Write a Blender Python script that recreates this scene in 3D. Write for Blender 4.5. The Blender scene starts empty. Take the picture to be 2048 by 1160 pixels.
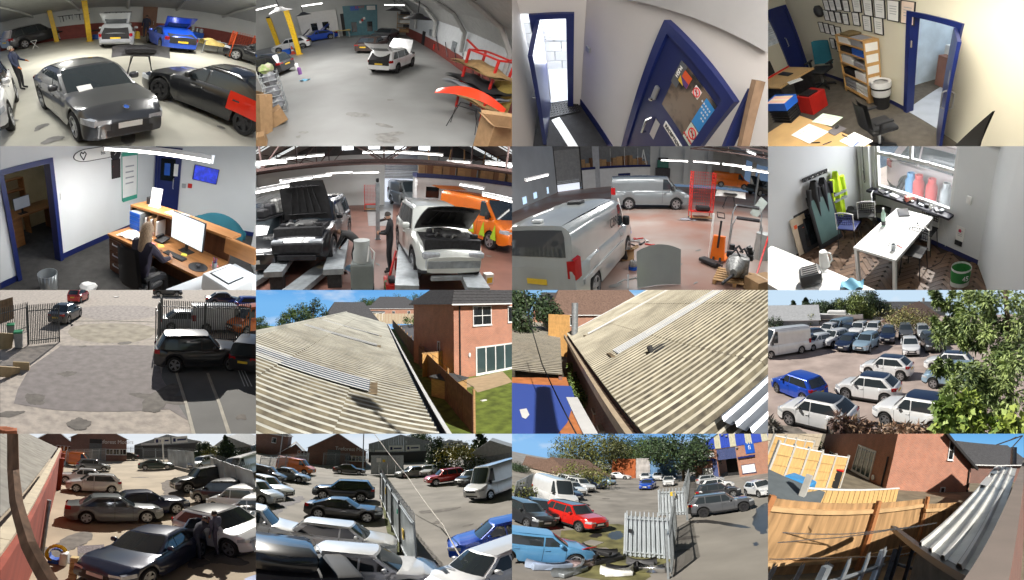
import bpy,bmesh,math,random
from mathutils import Matrix,Vector as Vc
import numpy as np
from math import sin,cos,hypot,sqrt,tan,atan2,asin,degrees
rg,en,ST=range,enumerate,{'kind':'structure'}
def az(v):return atan2(v.y,v.x)
def Zv(z):return Vc((0,0,z))
random.seed(7)
R=math.radians
PI=math.pi
# camera, sky, exposure
LON,LAT=200.0,100.0
scene=bpy.context.scene
cam_data=bpy.data.cameras.new('panorama_camera')
cam_data.type='PANO'
for holder in(cam_data,getattr(cam_data,'cycles',None)):
 try:
  holder.panorama_type='EQUIRECTANGULAR'
  holder.longitude_min,holder.longitude_max=R(-LON/2),R(LON/2)
  holder.latitude_min,holder.latitude_max=R(-LAT/2),R(LAT/2)
  break
 except Exception:
  pass
cam_data.clip_start,cam_data.clip_end=0.05,2000
camera=bpy.data.objects.new('panorama_camera',cam_data)
scene.collection.objects.link(camera)
camera.rotation_euler=(R(90),0,0)
scene.camera=camera
SUN_ELEV=36.0
world=bpy.data.worlds.new('World');scene.world=world;world.use_nodes=True
wn=world.node_tree.nodes;wl=world.node_tree.links
sky_tex=wn.new('ShaderNodeTexSky');sky_tex.sky_type='NISHITA';sky_tex.sun_disc=False
sky_tex.sun_elevation=R(SUN_ELEV);sky_tex.sun_rotation=R(180)
wl.new(sky_tex.outputs[0],wn['Background'].inputs[0]);wn['Background'].inputs[1].default_value=0.05
scene.view_settings.view_transform='Standard';scene.view_settings.look='None'
scene.view_settings.exposure=0.35;scene.view_settings.gamma=1.0
scene.view_settings.use_curve_mapping=False
scene.cycles.max_bounces=5;scene.cycles.diffuse_bounces=3;scene.cycles.glossy_bounces=3
scene.cycles.transparent_max_bounces=8;scene.cycles.transmission_bounces=4
scene.cycles.caustics_reflective=False;scene.cycles.caustics_refractive=False
scene.cycles.sample_clamp_indirect=6.0
scene.cycles.use_denoising=True
# the sixteen places
class Cell:
 def __init__(s,col,row,horizon,height,roll=0.0):
  s.col,s.row,s.H=col,row,height
  s.sc=(3.9727,4.0,3.9727,3.9453)[row]
  s.ox,s.oy=512.0*col,(0.0,292.0,578.0,866.0)[row]
  s.lonc=(512*col+256-1024)/2048*LON
  s.lath=s.lat(horizon)
  s.rot=Matrix.Rotation(R(-s.lonc),4,'Z')@Matrix.Rotation(R(s.lath),4,'X')@Matrix.Rotation(R(roll),4,'Y')
  s.M=s.rot@Matrix.Translation((0,0,-height))
  s.inv=s.rot.to_3x3().inverted()
  ys=[0.0,292.5,580.0,867.5,1160.0]
  s.lat_hi,s.lat_lo=(580-ys[row])/1160*LAT,(580-ys[row+1])/1160*LAT
  s.lon_lo,s.lon_hi=s.lonc-LON/8,s.lonc+LON/8
  s.coll=bpy.data.collections.new('place_%d_%d'%(row+1,col+1));scene.collection.children.link(s.coll)
 def lat(s,y):return(580-(s.oy+y/s.sc))/1160*LAT
 def ray(s,x,y):
  lo,la=R(((s.ox+x/s.sc)/2048-.5)*LON),R(s.lat(y))
  return s.inv@Vc((sin(lo)*cos(la),cos(lo)*cos(la),sin(la)))
 def G(s,x,y,z=0.0):
  d=s.ray(x,y);k=(z-s.H)/d.z
  return Zv(s.H)+d*k
 def D(s,x,y,dist):
  d=s.ray(x,y);k=dist/hypot(d.x,d.y)
  return Zv(s.H)+d*k
 def Y(s,x,y,depth):
  d=s.ray(x,y);return Zv(s.H)+d*(depth/d.y)
 def W(s,x,y,p,n):
  d=s.ray(x,y);o=Zv(s.H);n=Vc(n)
  return o+d*((Vc(p)-o).dot(n)/d.dot(n))
 def at(s,x,y,p):
  d=s.ray(x,y);k=hypot(p[0],p[1])/hypot(d.x,d.y)
  return s.H+d.z*k
 def px(s,p):
  v=s.rot.to_3x3()@(Vc(p)-Zv(s.H))
  lo,la=degrees(atan2(v.x,v.y)),degrees(asin(v.z/v.length))
  return((lo/LON+.5)*2048-s.ox)*s.sc,((.5-la/LAT)*1160-s.oy)*s.sc
CELLS=[]
CUR=None
def place(col,row,horizon,height,roll=0.0):
 global CUR
 CUR=Cell(col,row,horizon,height,roll);CELLS.append(CUR)
 return CUR
def sf_(cell,azimuth,elev=SUN_ELEV,energy=5.0,angle=0.5):
 l=bpy.data.lights.new('sun','SUN');l.energy=energy;l.angle=R(angle);l.color=(1,.95,.87)
 o=bpy.data.objects.new('sun',l);scene.collection.objects.link(o)
 a,e=R(azimuth),R(elev)
 d=cell.rot.to_3x3()@Vc((sin(a)*cos(e),cos(a)*cos(e),sin(e)))
 o.rotation_euler=(-d).to_track_quat('-Z','Y').to_euler()
 o.light_linking.receiver_collection=cell.coll;o.light_linking.blocker_collection=cell.coll
def ll(cell,p,size,energy,color=(1,.97,.92),aim=(0,0,-1),rotz=0.0):  # area light for fittings, daylight and added fills without fittings
 l=bpy.data.lights.new('lamp_light','AREA');l.shape='RECTANGLE';l.size,l.size_y=size
 l.energy=energy*.82;l.color=color
 o=bpy.data.objects.new('lamp_light',l);scene.collection.objects.link(o)
 m=Vc(aim).to_track_quat('-Z','Y').to_matrix().to_4x4()
 o.matrix_basis=cell.M@Matrix.Translation(Vc(p))@m@Matrix.Rotation(rotz,4,'Z')
 o.light_linking.receiver_collection=cell.coll;o.light_linking.blocker_collection=cell.coll
 return o
 # materials
MATS={}
def mat(name,col=(.5,.5,.5),rough=.6,metal=0.0,var=.12,scale=3.0,bump=0.0,bscale=None,cot=0.0,col2=None,emit=0.0,spec=.5,stretch=None,dt=5,thr=None,alpha=1.0,trans=0.0):
 if name in MATS:return MATS[name]
 m=bpy.data.materials.new(name);m.use_nodes=True
 nt=m.node_tree;n,l=nt.nodes,nt.links;b=n['Principled BSDF']
 b.inputs['Roughness'].default_value=rough;b.inputs['Metallic'].default_value=metal
 b.inputs['Specular IOR Level'].default_value=spec
 b.inputs['Coat Weight'].default_value=cot;b.inputs['Coat Roughness'].default_value=.05
 b.inputs['Base Color'].default_value=(*col,1)
 if emit:
  b.inputs['Emission Color'].default_value=(*col,1);b.inputs['Emission Strength'].default_value=emit
 if alpha<1:b.inputs['Alpha'].default_value=alpha
 if trans:b.inputs['Transmission Weight'].default_value=trans
 if var>0 or bump>0 or col2:
  tc=n.new('ShaderNodeTexCoord');src=tc.outputs['Object']
  if stretch:
   mp=n.new('ShaderNodeMapping');mp.inputs['Scale'].default_value=stretch
   l.new(src,mp.inputs[0]);src=mp.outputs[0]
  nz=n.new('ShaderNodeTexNoise');nz.inputs['Scale'].default_value=scale;nz.inputs['Detail'].default_value=dt
  l.new(src,nz.inputs['Vector'])
  rp=n.new('ShaderNodeValToRGB')
  a,c=(.3,.7)if thr is None else thr
  rp.color_ramp.elements[0].position,rp.color_ramp.elements[1].position=a,c
  d=col2 if col2 else tuple(max(0,x*(1-var))for x in col)
  e=col if col2 else tuple(min(1,x*(1+var))for x in col)
  rp.color_ramp.elements[0].color,rp.color_ramp.elements[1].color=(*d,1),(*e,1)
  l.new(nz.outputs[0],rp.inputs[0]);l.new(rp.outputs[0],b.inputs['Base Color'])
  if bump>0:
   nb=n.new('ShaderNodeTexNoise');nb.inputs['Scale'].default_value=bscale or scale*6;nb.inputs['Detail'].default_value=4
   l.new(src,nb.inputs['Vector'])
   bp=n.new('ShaderNodeBump');bp.inputs['Strength'].default_value=bump;bp.inputs['Distance'].default_value=.02
   l.new(nb.outputs[0],bp.inputs['Height']);l.new(bp.outputs[0],b.inputs['Normal'])
 MATS[name]=m
 return m
def bk_(name,c1,c2,mortar,bw=.225,bh=.075,axis='XZ',mortar_size=.012):
 if name in MATS:return MATS[name]
 m=bpy.data.materials.new(name);m.use_nodes=True
 nt=m.node_tree;n,l=nt.nodes,nt.links;b=n['Principled BSDF'];b.inputs['Roughness'].default_value=.85
 tc=n.new('ShaderNodeTexCoord');sx=n.new('ShaderNodeSeparateXYZ');l.new(tc.outputs['Object'],sx.inputs[0])
 ad=n.new('ShaderNodeMath');ad.operation='ADD';l.new(sx.outputs[0],ad.inputs[0]);l.new(sx.outputs[1],ad.inputs[1])
 cb=n.new('ShaderNodeCombineXYZ');l.new(ad.outputs[0],cb.inputs[0]);l.new(sx.outputs[2],cb.inputs[1])
 br=n.new('ShaderNodeTexBrick');l.new(cb.outputs[0],br.inputs['Vector'])
 br.inputs['Color1'].default_value=(*c1,1);br.inputs['Color2'].default_value=(*c2,1);br.inputs['Mortar'].default_value=(*mortar,1)
 br.inputs['Scale'].default_value=1.0;br.inputs['Brick Width'].default_value=bw;br.inputs['Row Height'].default_value=bh
 br.inputs['Mortar Size'].default_value=mortar_size;br.inputs['Bias'].default_value=-.2
 nz=n.new('ShaderNodeTexNoise');nz.inputs['Scale'].default_value=1.3;nz.inputs['Detail'].default_value=6
 l.new(tc.outputs['Object'],nz.inputs['Vector'])
 mx=n.new('ShaderNodeMixRGB');mx.blend_type='MULTIPLY';mx.inputs[0].default_value=.5
 l.new(br.outputs[0],mx.inputs[1]);l.new(nz.outputs[0],mx.inputs[2])
 gm=n.new('ShaderNodeBrightContrast');gm.inputs[1].default_value=.03;l.new(mx.outputs[0],gm.inputs[0])
 l.new(gm.outputs[0],b.inputs['Base Color'])
 bp=n.new('ShaderNodeBump');bp.inputs['Strength'].default_value=.5;bp.inputs['Distance'].default_value=.01;bp.invert=True
 l.new(br.outputs['Fac'],bp.inputs['Height']);l.new(bp.outputs[0],b.inputs['Normal'])
 MATS[name]=m
 return m
def paint(col,name=None):
 name=name or'car_paint_%02x%02x%02x'%tuple(int(c*255)for c in col)
 return mat(name,col,.28,.15,var=.05,scale=2,cot=1.0)
 # mesh building
class MB:
 def __init__(s):s.v,s.f,s.m=[],[],[]
 def add(s,verts,faces,mi=0):
  o=len(s.v);s.v.extend([tuple(p)for p in verts]);s.f.extend([tuple(i+o for i in f)for f in faces]);s.m.extend([mi]*len(faces));return s
 def box(s,lo,hi,mi=0):
  x0,y0,z0=lo;x1,y1,z1=hi
  return s.add([(x0,y0,z0),(x1,y0,z0),(x1,y1,z0),(x0,y1,z0),(x0,y0,z1),(x1,y0,z1),(x1,y1,z1),(x0,y1,z1)],[(0,3,2,1),(4,5,6,7),(0,1,5,4),(1,2,6,5),(2,3,7,6),(3,0,4,7)],mi)
 def rbox(s,lo,hi,r=.02,mi=0):
  bm=bmesh.new()
  c=[(a+b)/2 for a,b in zip(lo,hi)];d=[b-a for a,b in zip(lo,hi)]
  bmesh.ops.create_cube(bm,size=1,matrix=Matrix.Translation(c)@Matrix.Diagonal((*d,1)))
  bmesh.ops.bevel(bm,geom=list(bm.edges),offset=min(r,min(d)*.45),segments=2,affect='EDGES',profile=.5)
  bm.verts.index_update()
  s.add([v.co[:]for v in bm.verts],[[v.index for v in f.verts]for f in bm.faces],mi);bm.free();return s
 def obox(s,c,ax,ay,az,mi=0):
  c,ax,ay,az=map(Vc,(c,ax,ay,az))
  p=[c+ax*i+ay*j+az*k for k in(-1,1)for i,j in((-1,-1),(1,-1),(1,1),(-1,1))]
  return s.add(p,[(0,3,2,1),(4,5,6,7),(0,1,5,4),(1,2,6,5),(2,3,7,6),(3,0,4,7)],mi)
 def bar(s,a,b,w,h=None,mi=0,up=(0,0,1)):
  a,b=Vc(a),Vc(b);d=(b-a);L=d.length
  if L<1e-6:return s
  d/=L;u=Vc(up)
  if abs(d.dot(u))>.98:u=Vc((1,0,0))
  x=d.cross(u).normalized();z=x.cross(d)
  return s.obox((a+b)/2,d*(L/2),x*(w/2),z*((h or w)/2),mi)
 def tube(s,pts,r,n=6,mi=0,cap=True):
  pts=[Vc(p)for p in pts];rr=r if isinstance(r,(list,tuple))else[r]*len(pts)
  rings=[];u=None
  for i,p in en(pts):
   d=(pts[min(i+1,len(pts)-1)]-pts[max(i-1,0)]).normalized()
   if u is None:u=d.orthogonal().normalized()
   u=(u-d*u.dot(d));u=u.normalized()if u.length>1e-6 else d.orthogonal().normalized()
   w=d.cross(u)
   rings.append([p+(u*cos(2*PI*k/n)+w*sin(2*PI*k/n))*rr[i]for k in rg(n)])
  return s.loft(rings,closed=True,cap=cap,mi=mi)
 def loft(s,rings,closed=True,cap=False,mi=0):
  n=len(rings[0]);fs=[]
  for i in rg(len(rings)-1):
   for k in rg(n if closed else n-1):
    a,b=i*n+k,i*n+(k+1)%n
    fs.append((a,b,b+n,a+n))
  if cap and closed:
   fs.append(tuple(rg(n-1,-1,-1)));fs.append(tuple((len(rings)-1)*n+k for k in rg(n)))
  return s.add([p for r in rings for p in r],fs,mi)
 def lathe(s,prof,n=16,axis='Z',c=(0,0,0),mi=0):
  rings=[]
  for r,h in prof:
   ring=[]
   for k in rg(n):
    a=2*PI*k/n;x,y=r*cos(a),r*sin(a)
    p=(x,y,h)if axis=='Z'else((h,x,y)if axis=='X'else(x,h,y))
    ring.append((p[0]+c[0],p[1]+c[1],p[2]+c[2]))
   rings.append(ring)
  return s.loft(rings,True,False,mi)
 def prism(s,poly,d,mi=0):
  d=Vc(d);a=[Vc(p)for p in poly];n=len(a)
  return s.add(a+[p+d for p in a],[tuple(rg(n-1,-1,-1)),tuple(rg(n,2*n))]+[(k,(k+1)%n,n+(k+1)%n,n+k)for k in rg(n)],mi)
 def quad(s,a,b,c,d,nx=1,ny=1,mi=0):
  a,b,c,d=map(Vc,(a,b,c,d));v,f=[],[]
  for j in rg(ny+1):
   for i in rg(nx+1):
    t,u=i/nx,j/ny;v.append((a*(1-t)+b*t)*(1-u)+(d*(1-t)+c*t)*u)
  for j in rg(ny):
   for i in rg(nx):
    k=j*(nx+1)+i;f.append((k,k+1,k+nx+2,k+nx+1))
  return s.add(v,f,mi)
 def grid(s,fn,nu,nv,mi=0):
  v=[fn(i/nu,j/nv)for j in rg(nv+1)for i in rg(nu+1)]
  f=[(j*(nu+1)+i,j*(nu+1)+i+1,(j+1)*(nu+1)+i+1,(j+1)*(nu+1)+i)for j in rg(nv)for i in rg(nu)]
  return s.add(v,f,mi)
 def ball(s,c,r,nu=10,nv=6,mi=0,jit=0.0):
  rx,ry,rz=r if isinstance(r,(tuple,list))else(r,r,r);rings=[]
  for j in rg(1,nv):
   t=PI*j/nv;ring=[]
   for i in rg(nu):
    k=1+random.uniform(-jit,jit);a=2*PI*i/nu
    ring.append((c[0]+rx*k*sin(t)*cos(a),c[1]+ry*k*sin(t)*sin(a),c[2]+rz*k*cos(t)))
   rings.append(ring)
  return s.loft(rings,True,True,mi)
 def mesh(s,name,mats=(),smooth=None):
  me=bpy.data.meshes.new(name);me.from_pydata(s.v,[],s.f);me.update()
  for m in mats:me.materials.append(m)
  if len(mats)>1:me.polygons.foreach_set('material_index',s.m)
  if smooth is not None:
   bm=bmesh.new();bm.from_mesh(me)
   bmesh.ops.remove_doubles(bm,verts=bm.verts,dist=1e-4)
   bmesh.ops.recalc_face_normals(bm,faces=bm.faces)
   for f in bm.faces:f.smooth=True
   lim=R(smooth)
   for e in bm.edges:
    if len(e.link_faces)==2 and e.calc_face_angle(0)>lim:e.smooth=False
   bm.to_mesh(me);bm.free()
  return me
 def bd(s,name,mats,parent=None,smooth=None,**kw):
  if not isinstance(mats,(list,tuple)):mats=[mats]
  return obj(name,s.mesh(name,mats,smooth),parent,**kw)
def tag(o,lb=None,cat=None,group=None,kind=None):
 if lb:o['label']=lb
 if cat:o['category']=cat
 if group:o['group']=group
 if kind:o['kind']=kind
 return o
def pm_(loc=(0,0,0),rz=0.0,rx=0.0,ry=0.0):
 return CUR.M@Matrix.Translation(Vc(loc))@Matrix.Rotation(rz,4,'Z')@Matrix.Rotation(ry,4,'Y')@Matrix.Rotation(rx,4,'X')
def obj(name,me,parent=None,loc=(0,0,0),rz=0.0,rx=0.0,ry=0.0,lb=None,cat=None,group=None,kind=None):
 o=bpy.data.objects.new(name,me);CUR.coll.objects.link(o)
 if parent is None:o.matrix_basis=pm_(loc,rz,rx,ry)
 else:
  o.parent=parent
  o.matrix_basis=Matrix.Translation(Vc(loc))@Matrix.Rotation(rz,4,'Z')@Matrix.Rotation(ry,4,'Y')@Matrix.Rotation(rx,4,'X')
 return tag(o,lb,cat,group,kind)
def tg(name,lb,cat,loc=(0,0,0),rz=0.0,group=None,rx=0.0,ry=0.0):
 return obj(name,None,None,loc,rz,rx,ry,lb,cat,group)
 # trimming each place to its own bay
def world_of(o):
 m=o.matrix_basis.copy()
 while o.parent is not None:
  o=o.parent;m=o.matrix_basis@m
 return m
KU=[]
def trim(cell):
 ta,tb=tan(R(cell.lat_lo)),tan(R(cell.lat_hi))
 la,lb=R(cell.lon_lo),R(cell.lon_hi)
 sa,ca,sb,cb=sin(la),cos(la),sin(lb),cos(lb)
 first,last=cell.row==0,cell.row==3
 def F(P):
  x,y,z=P[...,0],P[...,1],P[...,2];h=np.sqrt(x*x+y*y)
  fs=[x*ca-y*sa,y*sb-x*cb]
  if not last:fs.append(z-ta*h)
  if not first:fs.append(tb*h-z)
  return fs
 def sv(p):
  x,y,z=p;h=sqrt(x*x+y*y)
  r=[x*ca-y*sa,y*sb-x*cb]
  if not last:r.append(z-ta*h)
  if not first:r.append(tb*h-z)
  return r
 def f1(k,p):return sv(p)[k]
 dead=[]
 for o in list(cell.coll.objects):
  if o.type!='MESH':continue
  me=o.data;n=len(me.vertices)
  if n==0 or o in KU or o.parent in KU:continue
  co=np.empty(n*3);me.vertices.foreach_get('co',co);co=co.reshape(-1,3)
  mw=np.array(world_of(o));P=co@mw[:3,:3].T+mw[:3,3]
  fs=F(P)
  if all((f>=-1e-6).all()for f in fs):continue
  if any((f<1e-6).all()for f in fs):dead.append(o);continue
  mats_idx=[p.material_index for p in me.polygons];smooth=[p.use_smooth for p in me.polygons]
  V=[tuple(p)for p in P];out=[];cuts={}
  outside=np.zeros(n,bool)
  for f in fs:outside|=f<0
  def split_pt(k,a,b):
   key=(k,min(a,b),max(a,b))
   if key in cuts:return cuts[key]
   pa,pb=V[a],V[b];lo,hi=0.0,1.0;fa=f1(k,pa)
   at=lambda t:(pa[0]+(pb[0]-pa[0])*t,pa[1]+(pb[1]-pa[1])*t,pa[2]+(pb[2]-pa[2])*t)
   for _ in rg(12):
    t=(lo+hi)/2
    if(f1(k,at(t))>=0)==(fa>=0):lo=t
    else:hi=t
   V.append(at((lo+hi)/2));cuts[key]=len(V)-1
   return len(V)-1
  def mid(a,b):
   key=('m',min(a,b),max(a,b))
   if key not in cuts:
    p,q=V[a],V[b];V.append(((p[0]+q[0])/2,(p[1]+q[1])/2,(p[2]+q[2])/2));cuts[key]=len(V)-1
   return cuts[key]
  def sval(i):return sv(V[i])
  def emit(poly,mi,sm,depth=0):
   vals=[sval(i)for i in poly]
   nf=len(vals[0])
   if all(min(v)>=-1e-7 for v in vals):out.append((poly,mi,sm));return
   U=[]
   for i in poly:
    x,y,z=V[i];h=sqrt(x*x+y*y+z*z)+1e-9;U.append((x/h,y/h,z/h))
   span=max(math.dist(U[i],U[j])for i in rg(len(U))for j in rg(i))
   for k in rg(nf):
    if all(v[k]<0 for v in vals)and(k<2 or span<.5):return
   if depth<9:
    if span>.04 and any(v[k]<0 for v in vals for k in rg(2,nf)):
     if len(poly)>3:
      if len(poly)==4:
       a,b,c,d=poly;ab,bc,cd,da=mid(a,b),mid(b,c),mid(c,d),mid(d,a);ac=mid(a,c)
       for q in((a,ab,ac,da),(ab,b,bc,ac),(ac,bc,c,cd),(da,ac,cd,d)):emit(q,mi,sm,depth+1)
      else:
       for i in rg(1,len(poly)-1):emit((poly[0],poly[i],poly[i+1]),mi,sm,depth+1)
     else:
      a,b,c=poly;ab,bc,ca_=mid(a,b),mid(b,c),mid(c,a)
      for q in((a,ab,ca_),(ab,b,bc),(ca_,bc,c),(ab,bc,ca_)):emit(q,mi,sm,depth+1)
     return
   poly=list(poly)
   for k in rg(nf):
    res=[];m=len(poly)
    if m<3:return
    val=[f1(k,V[i])for i in poly]
    for i in rg(m):
     a,b=poly[i],poly[(i+1)%m];va,vb=val[i],val[(i+1)%m]
     if va>=0:res.append(a)
     if(va>=0)!=(vb>=0):res.append(split_pt(k,a,b))
    poly=[]
    for i in res:
     if not poly or poly[-1]!=i:poly.append(i)
    if len(poly)>1 and poly[0]==poly[-1]:poly.pop()
   if len(poly)>=3:out.append((tuple(poly),mi,sm))
  for pi,p in en(me.polygons):
   vs=tuple(p.vertices)
   if not outside[list(vs)].any():out.append((vs,mats_idx[pi],smooth[pi]))
   else:emit(vs,mats_idx[pi],smooth[pi])
  if not out:dead.append(o);continue
  used=sorted({i for q in out for i in q[0]});remap={i:k for k,i in en(used)}
  inv=np.linalg.inv(mw);W=np.array([V[i]for i in used]);W=W@inv[:3,:3].T+inv[:3,3]
  nm=bpy.data.meshes.new(me.name);nm.from_pydata(W.tolist(),[],[[remap[i]for i in q[0]]for q in out])
  for m in me.materials:nm.materials.append(m)
  nm.polygons.foreach_set('material_index',[q[1]for q in out]);nm.polygons.foreach_set('use_smooth',[q[2]for q in out]);nm.update()
  if any(q[2]for q in out):
   bm=bmesh.new();bm.from_mesh(nm)
   for e in bm.edges:
    if len(e.link_faces)==2 and e.calc_face_angle(0)>R(38):e.smooth=False
   bm.to_mesh(nm);bm.free()
  olds=[(sl.link,sl.material)for sl in o.material_slots]
  o.data=nm
  for sl,(lk,m)in zip(o.material_slots,olds):
   if lk=='OBJECT':sl.link='OBJECT';sl.material=m
 deadset=set(dead);below={}
 for o in cell.coll.objects:
  if o.parent is not None:below.setdefault(o.parent,[]).append(o)
 def alive(o):
  ok=o.type=='MESH'and o not in deadset
  for c in below.get(o,()):ok=alive(c)or ok
  if not ok:gone.append(o)
  elif o.type=='MESH'and o in deadset:bare.append(o)
  return ok
 gone,bare=[],[]
 for o in list(cell.coll.objects):
  if o.parent is None:alive(o)
 for o in bare:o.data=bpy.data.meshes.new('hidden')
 for o in gone:bpy.data.objects.remove(o)
ORD='first second third fourth fifth sixth seventh eighth ninth tenth eleventh twelfth thirteenth fourteenth fifteenth'.split()
# shared materials
MGl=mat('dark_glass',(.012,.016,.02),.06,0,var=0,spec=.8)
MCg=mat('car_glass',(.028,.036,.042),.05,0,var=0,spec=1.0)
M_TYRE=mat('tyre_rubber',(.014,.014,.015),.8,var=.3,scale=8)
M_RIM=mat('alloy',(.42,.43,.45),.3,.8,var=.1)
M_RIMD=mat('dark_alloy',(.05,.05,.055),.35,.6,var=.1)
MTr=mat('black_trim',(.018,.018,.02),.55,var=.2)
M_LAMPG=mat('lamp_lens',(.55,.58,.62),.12,.3,var=.2,scale=12)
M_TAIL=mat('tail_lens',(.35,.01,.012),.15,0,var=.2)
M_PLATEY=mat('plate_yellow',(.75,.5,.03),.5,var=.05)
M_PLATEW=mat('plate_white',(.75,.75,.72),.5,var=.05)
M_CHROME=mat('chrome',(.7,.71,.72),.15,1,var=.05)
M_SKIN=mat('skin',(.45,.25,.17),.55,var=.1)
M_BASE=paint((.8,.8,.8),'paint_base');M_ROOF=paint((.79,.8,.8),'paint_base_roof')
MSg=mat('galvanised',(.36,.39,.41),.45,.55,var=.2,scale=6,bump=.1)
MWo=mat('pale_wood',(.42,.25,.11),.65,var=.25,scale=3,stretch=(1,1,8))
MCa=mat('cardboard',(.36,.22,.11),.85,var=.15,scale=4)
MWh=mat('white_paint',(.72,.73,.73),.6,var=.06,scale=2)
MPa=mat('paper',(.8,.8,.78),.7,var=.04)
MBk=mat('matt_black',(.015,.015,.017),.6,var=.25)
MNa=mat('navy_gloss',(.010,.019,.11),.35,var=.12,scale=2)
MRd=mat('red_paint',(.5,.02,.015),.4,var=.15)
M_YELLOW=mat('yellow_paint',(.72,.45,.01),.4,var=.15,scale=5)
MBl=mat('blue_paint',(.01,.09,.45),.4,var=.15)
M_ORANGE=mat('orange_paint',(.85,.17,.01),.4,var=.08)
MSt=mat('brushed_steel',(.5,.5,.5),.35,.9,var=.1)
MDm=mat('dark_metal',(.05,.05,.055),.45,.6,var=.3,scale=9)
MEn=mat('cast_alloy',(.3,.3,.29),.5,.7,var=.4,scale=14,bump=.4)
M_LITTUBE=mat('lit_tube',(1,.98,.93),.5,var=0,emit=6.0)
def tm_(txt,size,depth=.004):
 cu=bpy.data.curves.new('lettering','FONT');cu.body=txt;cu.size=size;cu.extrude=depth;cu.align_x='CENTER';cu.align_y='CENTER'
 o=bpy.data.objects.new('lettering',cu);scene.collection.objects.link(o)
 me=bpy.data.meshes.new_from_object(o);bpy.data.objects.remove(o);bpy.data.curves.remove(cu)
 return me
def lt(txt,size,m,parent,loc,rz=0.0,rx=PI/2,ry=0.0,name='lettering'):
 me=tm_(txt,size);me.materials.clear();me.materials.append(m)
 return obj(name,me,parent,loc,rz,rx,ry)
 # motor vehicles
def lerp(a,b,t):return a+(b-a)*t
def curve(keys,x):
 if x<=keys[0][0]:return keys[0][1]
 for(a,u),(b,v)in zip(keys,keys[1:]):
  if x<=b:
   t=(x-a)/(b-a);t=t*t*(3-2*t)*.5+t*.5
   return u+(v-u)*t
 return keys[-1][1]
CAR=dict(saloon=dict(L=4.7,W=1.84,H=1.43,belt=.93,nose=.66,hood=.88,cowl=.93,boot=.98,tail=.9,cow=.95,rf=.25,rr=-.95,rb=-1.75,wb=2.8,fo=.85,R=.33),coupe=dict(L=4.6,W=1.86,H=1.38,belt=.92,nose=.62,hood=.86,cowl=.92,boot=.95,tail=.9,cow=.85,rf=.1,rr=-.75,rb=-1.95,wb=2.8,fo=.85,R=.34),hatch=dict(L=4.2,W=1.79,H=1.47,belt=.95,nose=.68,hood=.9,cowl=.98,boot=.98,tail=.95,cow=.98,rf=.32,rr=-1.45,rb=-1.95,wb=2.6,fo=.82,R=.32),suv=dict(L=4.55,W=1.88,H=1.67,belt=1.06,nose=.78,hood=1.04,cowl=1.1,boot=1.08,tail=1.05,cow=.98,rf=.35,rr=-1.7,rb=-2.12,wb=2.68,fo=.88,R=.36),bigsuv=dict(L=4.95,W=2.0,H=1.76,belt=1.1,nose=.85,hood=1.12,cowl=1.16,boot=1.12,tail=1.1,cow=1.0,rf=.35,rr=-1.85,rb=-2.3,wb=2.98,fo=.9,R=.4),cross=dict(L=4.18,W=1.83,H=1.56,belt=1.0,nose=.74,hood=.98,cowl=1.02,boot=1.08,tail=1.05,cow=1.0,rf=.35,rr=-1.2,rb=-1.95,wb=2.64,fo=.85,R=.36),estate=dict(L=4.7,W=1.84,H=1.47,belt=.96,nose=.68,hood=.9,cowl=.97,boot=1.0,tail=.98,cow=1.0,rf=.35,rr=-1.8,rb=-2.22,wb=2.8,fo=.85,R=.33),van=dict(L=5.2,W=1.96,H=1.96,belt=1.12,nose=.85,hood=1.12,cowl=1.2,boot=1.15,tail=1.1,cow=1.72,rf=1.0,rr=-2.5,rb=-2.57,wb=3.1,fo=.95,R=.35,van=1),bigvan=dict(L=5.9,W=2.02,H=2.6,belt=1.2,nose=.95,hood=1.2,cowl=1.3,boot=1.2,tail=1.15,cow=2.05,rf=1.35,rr=-2.85,rb=-2.92,wb=3.66,fo=1.0,R=.37,van=1),)
CARMESH={}
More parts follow.
